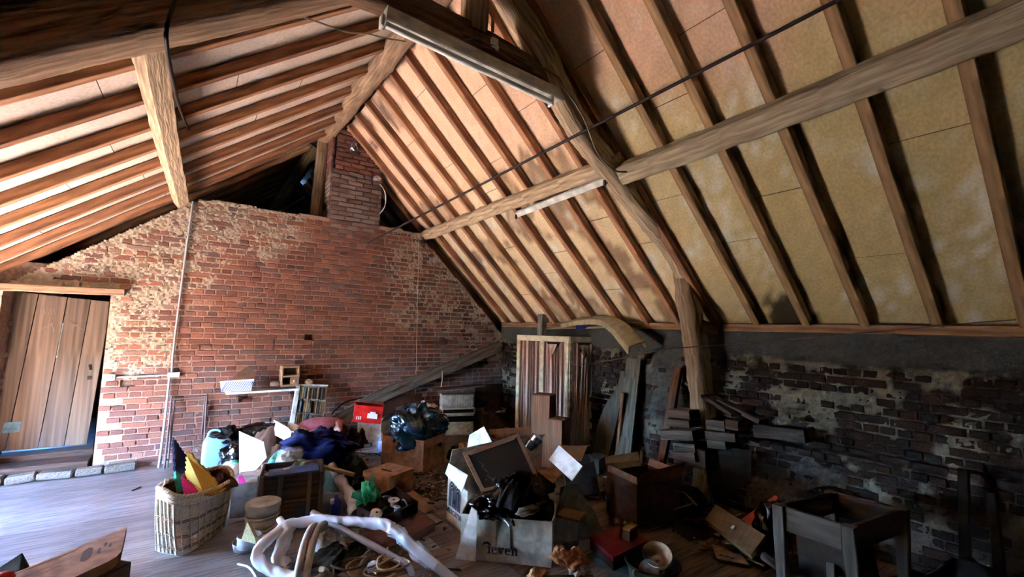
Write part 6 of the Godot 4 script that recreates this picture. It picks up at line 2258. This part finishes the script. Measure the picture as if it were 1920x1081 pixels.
func build_right_things() -> void:
	var brownw := wood(Color(0.34, 0.25, 0.19))
	var greyw := wood(Color(0.32, 0.28, 0.24))
	var darkw := wood(Color(0.24, 0.19, 0.16))
	# grey stub behind the screen, wall top things
	leaner("post_stub", "grey square timber stub rising behind the folding screen", "timber", V(3.9,1.192,-4.844), V(3.92,1.717,-4.851), 0.12, 0.10, wood(Color(0.52, 0.50, 0.47)), V(0, 0, 1))
	var t := thing("roll_of_sheet", "bent roll of pale card lying over the wall plate above the folding screen", "sheet roll")
	var sheet := mat(Color(0.66, 0.60, 0.47), 0.7, "soft", 3.0)
	var pth := [V(3.86,1.578,-4.366), V(3.84,1.626,-4.009), V(3.8,1.637,-3.616), V(3.74,1.57,-3.36), V(3.68,1.448,-3.137), V(3.65,1.355,-3.001)]
	var q := smooth_path(pth, 0.03)
	var rows := []
	for i in q.size():
		var tg: Vector3 = (q[mini(i + 1, q.size() - 1)] - q[maxi(i - 1, 0)]).normalized()
		var up := V(-0.4, 1, 0).normalized()
		var x := up.cross(tg).normalized()
		var y := tg.cross(x)
		var f := float(i) / (q.size() - 1)
		var w := lerpf(0.05, 0.105, f)
		var row := []
		for s in [Vector2(-1, -0.55), Vector2(-1.0, 0.3), Vector2(-0.85, 0.42), Vector2(0, 0.5), Vector2(0.85, 0.42), Vector2(1.0, 0.3), Vector2(1, -0.55), Vector2(0.9, -0.5), Vector2(0.9, 0.2), Vector2(0.8, 0.32), Vector2(0, 0.4), Vector2(-0.8, 0.32), Vector2(-0.9, 0.2), Vector2(-0.9, -0.5)]:
			row.append(q[i] + x * s.x * w + y * s.y * w)
		rows.append(row)
	var b := Mb.new()
	b.sheet(rows, true)
	obj("sheet", b, sheet, t)
	b = Mb.new()
	b.slab(V(3.78,1.513,-4.038), V(3.78,1.534,-3.89), V(3.8,1.586,-3.822), V(3.8,1.572,-4.061), 0.01)
	obj("blue_print", b, mat(Color(0.10, 0.11, 0.36), 0.6, ""), t, "dark blue printed patch")
	leaner("lath", "pale thin lath lying on the wall top below the bent roll of card", "lath", V(3.85,1.517,-4.678), V(3.85,1.561,-3.42), 0.05, 0.02, wood(Color(0.70, 0.64, 0.52)), Vector3.UP)
	# leaning boards between screen and post
	leaner("plank", "broad grey plank with notched top leaning on the right wall", "plank", V(3.8,.04,-3.319), V(3.93,1.214,-3.267), 0.20, 0.03, wood(Color(0.40, 0.39, 0.35)), V(1, 0, 0))
	t = thing("curved_board", "grey board with a curved scroll shaped end leaning on the right wall", "board")
	var poly := PackedVector2Array()
	for p in [Vector2(0, 0), Vector2(0.24, 0), Vector2(0.30, 0.35), Vector2(0.32, 0.62), Vector2(0.36, 0.80), Vector2(0.37, 0.93), Vector2(0.33, 1.0), Vector2(0.27, 1.0), Vector2(0.28, 0.94), Vector2(0.25, 0.82), Vector2(0.14, 0.62), Vector2(0.09, 0.45)]: poly.append(p)
	var c0 := V(3.822,0,-3.633)
	var c1 := V(3.86,1.069,-3.487)
	var lean := c1 - c0
	b = Mb.new()
	var ux := V(0.25, 0, 0.97).normalized()
	prism(b, poly, 0.022, Transform3D(Basis(ux, lean.normalized() * (lean.length() / 1.0), ux.cross(lean.normalized())), c0 - ux * 0.2))
	obj("board", b, mat(Color(0.34, 0.32, 0.28), 0.8, "grain_v", 2.0), t)
	leaner("batten", "narrow light brown batten leaning before the curved board", "batten", V(3.852,0,-3.44), V(3.82,.846,-3.312), 0.04, 0.055, wood(Color(0.52, 0.36, 0.24)), V(1, 0, 0))
	leaner("batten", "long brown batten with nail holes leaning left of the bent post", "batten", V(3.72,.164,-2.787), V(3.9,1.172,-2.688), 0.085, 0.05, wood(Color(0.44, 0.30, 0.21)), V(1, 0, 0))
	leaner("stick", "pale stick end poking out behind the bent post", "stick", V(3.85,1.031,-2.579), V(3.8,.99,-2.446), 0.03, 0.03, wood(Color(0.70, 0.66, 0.58)))
	# stacked blocks left of the post and behind it
	var k := 0
	for r in [[1275,1312,757,782,0], [1272,1312,780,800,1], [1256,1310,800,822,2], [1280,1312,822,846,3], [1280,1312,842,860,4]]:
		var a: Vector3 = [V(3.72,.766,-2.607), V(3.72,.676,-2.619), V(3.66,.569,-2.646), V(3.7,.481,-2.538), V(3.7,.405,-2.539)][k]
		var c: Vector3 = [V(3.72,.784,-2.386), V(3.72,.699,-2.387), V(3.66,.622,-2.319), V(3.7,.511,-2.325), V(3.7,.438,-2.326)][k]
		leaner("plank_end", ["topmost reddish plank end stacked left of the bent post", "second reddish plank end stacked left of the bent post", "longest grey plank end stacked left of the bent post", "fourth pale plank end stacked left of the bent post", "lowest pale plank end stacked left of the bent post"][k], "plank", a, c, 0.22, [0.075, 0.065, 0.085, 0.07, 0.08][k], [brownw, brownw, greyw, greyw, brownw][k], Vector3.UP, 0.006)
		k += 1
	t = thing("plank_box", "plain brown board standing on edge at the foot of the bent post", "board")
	b = Mb.new()
	b.slab(V(3.66,.314,-2.584), V(3.66,.341,-2.267), V(3.62,.503,-2.246), V(3.58,.491,-2.522), 0.03)
	obj("board", b, mat(Color(0.36, 0.29, 0.22), 0.8, "grain", 2.0), t)
	# planks lying against the right wall, to the right of the post
	k = 0
	for r in 7:
		var a: Vector3 = [V(3.75,.956,-2.289), V(3.7,.934,-2.142), V(3.8,.722,-2.272), V(3.8,.755,-2.097), V(3.8,.628,-2.284), V(3.88,.716,-1.932), V(3.8,.558,-2.264)][r]
		var c: Vector3 = [V(3.55,.871,-1.906), V(3.55,.856,-1.719), V(3.8,.735,-2.107), V(3.8,.757,-1.988), V(3.8,.655,-2.017), V(3.86,.756,-1.541), V(3.8,.576,-2.1)][r]
		leaner("plank_end", ["slanting plank with a pale sawn end right of the bent post", "second slanting plank with a pale end, sliding off the stack", "left short plank end high in the stack right of the post", "right short plank end high in the stack right of the post", "middle plank end low in the stack right of the post", "dark beam lying on the brick ledge of the right wall", "lowest plank end in the stack right of the post"][r], "plank", a, c, [0.14, 0.09, 0.24, 0.24, 0.24, 0.12, 0.24][r], [0.03, 0.04, 0.085, 0.08, 0.07, 0.10, 0.07][r], [greyw, greyw, greyw, brownw, greyw, darkw, greyw][r], Vector3.UP, 0.004)
	# dark shutter standing behind
	t = thing("shutter", "dark framed wooden shutter standing against the right wall beyond the table", "shutter")
	var f := [V(3.873,0,-2.377), V(4.082,0,-2.112), V(3.75,.562,-1.922), V(3.75,.493,-2.316)]
	var dk := mat(Color(0.20, 0.18, 0.16), 0.8, "grain_v", 2.0)
	b = Mb.new()
	b.slab(f[0], f[1], f[2], f[3], 0.018)
	obj("panel", b, dk, t)
	var nn: Vector3 = (f[1] - f[0] as Vector3).cross(f[3] - f[0]).normalized() * 0.012
	for i in 4:
		var p0: Vector3 = f[i] + nn
		var p1: Vector3 = f[(i + 1) % 4] + nn
		var cn: Vector3 = (f[0] + f[1] + f[2] + f[3]) / 4 + nn
		b = Mb.new()
		b.slab(p0, p1, p1.lerp(cn, 0.16), p0.lerp(cn, 0.16), 0.014)
		obj("frame_side", b, dk, t)
	b = Mb.new()
	b.slab((f[0] as Vector3).lerp(f[1], 0.62) + nn * 0.6, (f[0] as Vector3).lerp(f[1], 0.65) + nn * 0.6, (f[3] as Vector3).lerp(f[2], 0.65) + nn * 0.6, (f[3] as Vector3).lerp(f[2], 0.62) + nn * 0.6, 0.01)
	obj("batten", b, dk, t)
	# tilted drawer front and printed board on the floor
	t = thing("drawer_front", "pale wooden board with a keyhole lying tilted before the table", "board")
	var d := [V(3.034,.2,-1.888), V(2.962,.12,-1.532), V(3.14,.2,-1.527), V(3.098,.3,-1.845)]
	var tan := mat(Color(0.50, 0.39, 0.26), 0.75, "grain", 2.2)
	b = Mb.new()
	b.slab(d[0], d[1], d[2], d[3], 0.05)
	obj("board", b, tan, t)
	b = Mb.new()
	var hole: Vector3 = (d[0] + d[1] + d[2] + d[3]) / 4
	b.box(hole, V(0.03, 0.012, 0.02), 0.002, Basis(V(0, 0, 1), 0.4))
	obj("keyhole_plate", b, mat(Color(0.66, 0.62, 0.56), 0.4, "", 1.0, {"metal": 0.5}), t)
	t = thing("printed_board", "flat pale printed cardboard lying under the tilted wooden board", "cardboard")
	b = Mb.new()
	b.slab(V(2.913,.03,-1.732), V(3.015,.03,-1.574), V(3.136,.03,-1.694), V(3.081,.03,-1.87), 0.008)
	obj("sheet", b, card(Color(0.58, 0.48, 0.36)), t)
	b = Mb.new()
	for i in 3:
		b.box((V(2.967,.036,-1.733) as Vector3).lerp(V(3.01,.036,-1.641), i / 3.0), V(0.03, 0.002, 0.012), 0.0, Basis(Vector3.UP, -0.3))
	obj("print", b, mat(Color(0.34, 0.28, 0.24), 0.8, ""), t)
	t = thing("roll", "small pale cardboard tube lying at the left foot of the table", "tube")
	b = Mb.new()
	b.tube([V(3.172,.05,-1.556), V(3.135,.04,-1.447)], 0.028, 14)
	obj("tube", b, card(Color(0.50, 0.44, 0.38)), t)
	t = thing("pink_plastic", "curved salmon pink plastic piece standing left of the table", "plastic piece")
	rows = []
	for i in 7:
		var row := []
		var u := i / 6.0
		for j in 7:
			var v := j / 6.0
			var p: Vector3 = V(3.66,.043,-1.959).lerp(V(3.805,.255,-1.774), u).lerp(V(3.533,-.004,-1.808).lerp(V(3.728,.235,-1.732), u), v)
			row.append(p + V(-0.3, 0.4, 0.5) * 0.05 * sin(PI * v))
		rows.append(row)
	b = Mb.new()
	b.sheet(rows)
	obj("shell", b, plastic(Color(0.86, 0.36, 0.28), 0.45), t)
	var o := obj("bag", sack(V(0.13, 0.22, 0.12), 121.0, 0.15, 36, 24), film(Color(0.025, 0.027, 0.032)))
	o.position = V(3.429,0,-1.623)
	tag(o, "matt black bag squeezed against the left leg of the table", "bag")
	build_table()
	# dark chair back and bench at the far right
	t = thing("chair", "dark broken chair standing against the right wall, far right", "chair", V(3.945,0,-.729), 0)
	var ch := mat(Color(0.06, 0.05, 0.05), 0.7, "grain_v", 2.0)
	for e in [[V(3.55,.161,-.662), V(3.82,.735,-.695), 0.05], [V(3.5,.188,-.523), V(3.74,.649,-.569), 0.045]]:
		b = timber([e[0] - t.position, e[1] - t.position], e[2], 0.04, V(1, 0, 0), 0.004, 0.006, 0.2)
		obj("post", b, ch, t)
	for e in [[V(3.68,.436,-.675), V(3.64,.458,-.548)], [V(3.6,.257,-.668), V(3.56,.283,-.538)]]:
		obj("rail", timber([e[0] - t.position, e[1] - t.position], 0.03, 0.05, Vector3.UP, 0.002, 0.005), ch, t)
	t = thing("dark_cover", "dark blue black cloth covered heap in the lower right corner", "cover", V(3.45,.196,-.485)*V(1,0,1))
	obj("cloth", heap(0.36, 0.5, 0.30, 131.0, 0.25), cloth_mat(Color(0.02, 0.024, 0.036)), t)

func build_table() -> void:
	var t := thing("table", "old table without its top, pale worn apron and tapering legs", "table")
	var m := mat(Color(0.32, 0.285, 0.255), 0.75, "grain", 2.0, {"bump": 0.15, "bump_tex": "grain"})
	var mv := mat(Color(0.32, 0.285, 0.255), 0.75, "grain_v", 2.0, {"bump": 0.15, "bump_tex": "grain_v"})
	var h := 0.62
	var c := [V(2.573,.62,-1.174), V(2.582,.62,-.871), V(3.093,.62,-.806), V(3.063,.62,-1.11)]
	var lean := [V(-0.0, 0, 0.02), V(0.02, 0, 0.03), V(0.03, 0, -0.02), V(0, 0, -0.02)]
	for i in 4:
		var p: Vector3 = c[i]
		var q: Vector3 = c[(i + 1) % 4]
		var cn: Vector3 = (c[0] + c[1] + c[2] + c[3]) / 4
		var d := (q - p).normalized()
		obj("apron", timber([p + d * 0.03 - V(0, 0.06, 0), q - d * 0.03 - V(0, 0.06, 0)], 0.022, 0.12, Vector3.UP, 0, 0.003), m, t)
		var b := Mb.new()
		var foot := p + (p - cn) * V(0.03, 0, 0.03) + lean[i] as Vector3
		foot.y = 0.0
		b.sweep([foot, foot.lerp(p, 0.75), p], section(0.055, 0.055, 0.004), V(1, 0, 0), [0.6, 1.0, 1.0], true, false)
		obj("leg", b, mv, t)
	# flat box and board stored under it
	var bt := thing("board", "brown hardboard sheet leaning under the topless table", "board")
	var b := Mb.new()
	b.slab(V(3.206,.02,-1.353), V(3.258,.02,-1.117), V(2.797,.5,-.963), V(2.749,.5,-1.179), 0.01)
	obj("sheet", b, card(Color(0.27, 0.22, 0.18)), bt)
	bt = thing("board", "grey board leaning behind the right front leg of the table", "board")
	b = Mb.new()
	b.slab(V(3.334,.02,-1.101), V(3.573,.02,-1.053), V(3.166,.36,-.96), V(3.034,.4,-1.01), 0.01)
	obj("sheet", b, card(Color(0.22, 0.21, 0.19)), bt)
	var o := obj("bag", sack(V(0.16, 0.08, 0.16), 141.0, 0.2, 30, 18), film(Color(0.03, 0.03, 0.03)))
	o.position = V(3.327,.44,-1.152)
	tag(o, "dark crumpled sack lying inside the topless table frame", "sack")
	var under := Mb.new()
	under.box(V(3.39,.42,-1.174), V(0.55, 0.02, 0.45), 0.003)
	tag(obj("shelf_board", under, card(Color(0.10, 0.09, 0.08))), "dark loose board laid inside the topless table frame", "board")

func build_small_things() -> void:
	# red box and its neighbours at the bottom middle
	var t := thing("red_case", "flat dark red case lying on grey boxes at the bottom, right of the glass tank", "case")
	var c := [V(2.237,.14,-2.227), V(2.158,.14,-1.948), V(2.528,.14,-1.979), V(2.545,.14,-2.25)]
	var b := Mb.new()
	b.slab(c[0], c[1], c[2], c[3], 0.028)
	obj("lid", b, mat(Color(0.42, 0.07, 0.055), 0.55, "soft", 3.0), t)
	b = Mb.new()
	var dn := V(0, -0.03, 0)
	b.slab(c[0] + dn, c[1] + dn, c[2] + dn, c[3] + dn, 0.05)
	obj("body", b, mat(Color(0.20, 0.18, 0.17), 0.7, "soft", 3.0), t)
	t = thing("grey_box", "dark grey flat box under the dark red case", "box")
	b = Mb.new()
	var cc: Vector3 = (c[0] + c[2]) / 2
	b.box(V(cc.x, 0.028, cc.z), V(0.3, 0.056, 0.24), 0.004, Basis(Vector3.UP, 0.5))
	obj("body", b, card(Color(0.24, 0.23, 0.22)), t)
	t = thing("sponge", "small ochre box with a crusted top on the dark red case", "box", V(2.442,.142,-2.061), 12)
	b = Mb.new()
	b.box(V(0, 0.032, 0), V(0.115, 0.064, 0.06), 0.004)
	obj("block", b, card(Color(0.36, 0.22, 0.11)), t)
	b = Mb.new()
	b.box(V(0, 0.070, 0), V(0.120, 0.014, 0.065), 0.006)
	obj("crust", b, mat(Color(0.56, 0.44, 0.24), 0.9, "rough", 12.0), t, "paler crusted top")
	for k in 2:
		var o := obj("stone", sack([V(0.035, 0.03, 0.03), V(0.024, 0.022, 0.022)][k], 151.0 + k, 0.1, 18, 12), mat(Color(0.50, 0.40, 0.31), 0.9, "rough", 9.0))
		o.position = [V(2.778,0,-2.477), V(2.836,0,-2.442)][k] + V(0, 0.14, 0)
		o.position.y = 0.0
		tag(o, ["larger pale brown lump behind the dark red case", "smaller pale brown lump behind the dark red case"][k], "lump")
	# bucket with bowls
	t = thing("bucket", "dark green enamel bucket with a thick rim at the bottom edge", "bucket", V(2.325,0,-1.789))
	b = Mb.new()
	b.lathe([Vector2(0, 0.004), Vector2(0.13, 0.0), Vector2(0.15, 0.12), Vector2(0.158, 0.125), Vector2(0.165, 0.135), Vector2(0.158, 0.145), Vector2(0.148, 0.138), Vector2(0.125, 0.02), Vector2(0, 0.015)], Transform3D.IDENTITY, 36)
	obj("body", b, mat(Color(0.15, 0.17, 0.12), 0.4, "soft", 4.0), t)
	b = Mb.new()
	b.tube(smooth_path([V(-0.16, 0.13, 0.02), V(-0.19, 0.15, 0.02), V(-0.20, 0.13, 0.02), V(-0.165, 0.10, 0.02)], 0.01), 0.006, 6)
	obj("handle", b, mat(Color(0.4, 0.37, 0.3), 0.5, ""), t)
	var bp := t.position
	t = thing("bowl", "white bowl stained brown inside, tilted on the green bucket", "bowl", bp + V(0.035, 0.125, 0.005))
	t.basis = Basis(V(0.6, 0, 0.8), 0.5)
	b = Mb.new()
	b.lathe([Vector2(0, 0), Vector2(0.04, 0), Vector2(0.045, 0.01), Vector2(0.068, 0.03), Vector2(0.082, 0.07), Vector2(0.085, 0.078)], Transform3D.IDENTITY, 32)
	obj("outside", b, mat(Color(0.90, 0.88, 0.85), 0.3, "soft", 5.0), t)
	b = Mb.new()
	b.lathe([Vector2(0.085, 0.078), Vector2(0.079, 0.071), Vector2(0.064, 0.034), Vector2(0.04, 0.014), Vector2(0.034, 0.016), Vector2(0.030, 0.012), Vector2(0.016, 0.010), Vector2(0.014, 0.013), Vector2(0, 0.012)], Transform3D.IDENTITY, 32)
	obj("inside", b, mat(Color(0.62, 0.52, 0.41), 0.4, "soft", 8.0), t, "brown stained inside")
	t = thing("saucer", "small grey saucer leaning on the left of the stained bowl", "saucer", bp + V(-0.075, 0.12, 0.03))
	t.basis = Basis(V(0.6, 0, 0.8), 0.85)
	b = Mb.new()
	b.lathe([Vector2(0, 0), Vector2(0.03, 0.0), Vector2(0.055, 0.012), Vector2(0.056, 0.016), Vector2(0.03, 0.006), Vector2(0, 0.005)], Transform3D.IDENTITY, 28)
	obj("dish", b, mat(Color(0.40, 0.36, 0.32), 0.4, "soft", 5.0), t)
	t = thing("crumpled_film", "bits of crumpled clear film inside the green bucket", "plastic film", bp + V(-0.02, 0.06, 0.05))
	obj("film", sack(V(0.09, 0.04, 0.06), 157.0, 0.3, 26, 16), film(Color(0.30, 0.29, 0.27)), t)
	# crumpled packing paper
	var pp := mat(Color(0.62, 0.38, 0.22), 0.8, "soft", 6.0)
	var spots := [[V(1.915,.126,-2.148), V(0.07, 0.05, 0.06), 161.0], [V(1.972,.106,-2.086), V(0.08, 0.06, 0.06), 162.0], [V(1.97,.045,-2.046), V(0.07, 0.06, 0.05), 163.0], [V(1.74,.053,-2.156), V(0.07, 0.045, 0.05), 164.0]]
	for i in 4:
		var o := obj("packing_paper", sack(spots[i][1], spots[i][2], 0.28, 34, 22), [pp, pp, mat(Color(0.70, 0.60, 0.58), 0.7, "soft", 6.0), mat(Color(0.72, 0.55, 0.38), 0.8, "soft", 6.0)][i])
		o.position = spots[i][0]
		o.position.y -= 0.03
		tag(o, ["curled orange brown wrapping paper below the glass tank", "crumpled tan wrapping paper right of the curled piece", "pinkish white crumpled paper at the bottom edge", "pale tan crumpled paper at the bottom edge, left of the others"][i], "paper", "")
	t = thing("box", "dark box holding the crumpled wrapping papers at the bottom edge", "box", V(1.807,0,-1.977), -30)
	carton(t, V(0.36, 0.06, 0.22), card(Color(0.13, 0.12, 0.11)), [], null, true)
	t = thing("paper_ring", "small white paper ring on the crumpled wrapping papers", "ring")
	b = Mb.new()
	var p := []
	for i in 13: p.append((V(1.988,.157,-2.118) as Vector3) + V(cos(TAU * i / 12) * 0.018, sin(TAU * i / 12) * 0.016, 0))
	b.tube(p, 0.005, 6)
	obj("ring", b, mat(Color(0.85, 0.85, 0.88), 0.6, ""), t)
	# wooden box between the cartons
	t = thing("wooden_tray", "narrow light wooden box lying behind the deep brown cardboard box", "box")
	b = Mb.new()
	b.slab(V(3.083,.322,-2.879), V(3.333,.359,-2.702), V(3.477,.382,-2.844), V(3.225,.323,-3.026), 0.05)
	obj("body", b, mat(Color(0.52, 0.42, 0.26), 0.8, "grain", 2.0), t)
	b = Mb.new()
	b.tube([V(3.389,.316,-2.729), V(3.385,.428,-2.719)], 0.016, 10)
	obj("peg", b, mat(Color(0.45, 0.36, 0.24), 0.8, "grain_v", 2.0), t)
	# papers and glass right of the deep brown box
	for k in 2:
		t = thing("glazing_strip", ["long pale strip of edging lying right of the deep brown box", "dark strip lying below the long pale edging strip"][k], "strip")
		b = Mb.new()
		b.tube([[V(3.151,.271,-2.226), V(3.218,.26,-2.181), V(3.264,.178,-2.097)], [V(2.982,.199,-2.108), V(3.128,.182,-2.131), V(3.233,.189,-2.118)]][k], 0.008, 6)
		obj("strip", b, mat([Color(0.56, 0.52, 0.40), Color(0.33, 0.28, 0.23)][k], 0.6, ""), t)
	var o := obj("sack", sack(V(0.16, 0.13, 0.13), 171.0, 0.2, 34, 22), cloth_mat(Color(0.17, 0.13, 0.10)))
	o.position = V(3.5,.238,-2.331)
	o.position.y = 0.0
	tag(o, "dark brown sack on the floor between bent post and deep brown box", "sack")
	o = obj("cloth", heap(0.14, 0.12, 0.07, 173.0, 0.4), cloth_mat(Color(0.24, 0.19, 0.11)))
	o.position = V(3.169,0,-2.069)
	tag(o, "small ochre rag on the floor left of the tilted wooden board", "cloth")
	o = obj("chip", sack(V(0.05, 0.03, 0.03), 175.0, 0.15, 16, 10), mat(Color(0.42, 0.38, 0.33), 0.9, "rough", 8.0))
	o.position = V(3.151,0,-2.185)
	tag(o, "pale grey lump on the floor right of the deep brown box", "lump")
	# loose stick on the bare boards at left
	o = obj("stick", timber([V(-.38,.006,-5.175), V(-.329,.006,-5.251)], 0.012, 0.008, Vector3.UP, 0.001, 0.002, 0.03), wood(Color(0.25, 0.20, 0.17)))
	tag(o, "small dark stick lying alone on the bare floor left of the basket", "stick")
	# foil scraps where roof and chimney meet
	for k in 2:
		o = obj("foil", sack([V(0.05, 0.07, 0.03), V(0.06, 0.05, 0.03)][k], 181.0 + k, 0.3, 20, 14), metal(Color(0.85, 0.88, 0.95), 0.25))
		o.position = [V(1.503,3.798,-5.93), V(1.822,3.452,-5.93)][k]
		tag(o, ["crumpled silver foil stuffed beside the chimney near the ridge", "crumpled silver foil stuffed at the right edge of the chimney"][k], "foil")
	cable("cable", [V(1.859,3.415,-5.9), V(1.938,3.319,-5.9), V(1.955,3.14,-5.92), V(1.897,3.024,-5.95)], 0.008, mat(Color(0.75, 0.75, 0.74), 0.5, ""), "short pale cable loop at the right side of the chimney")
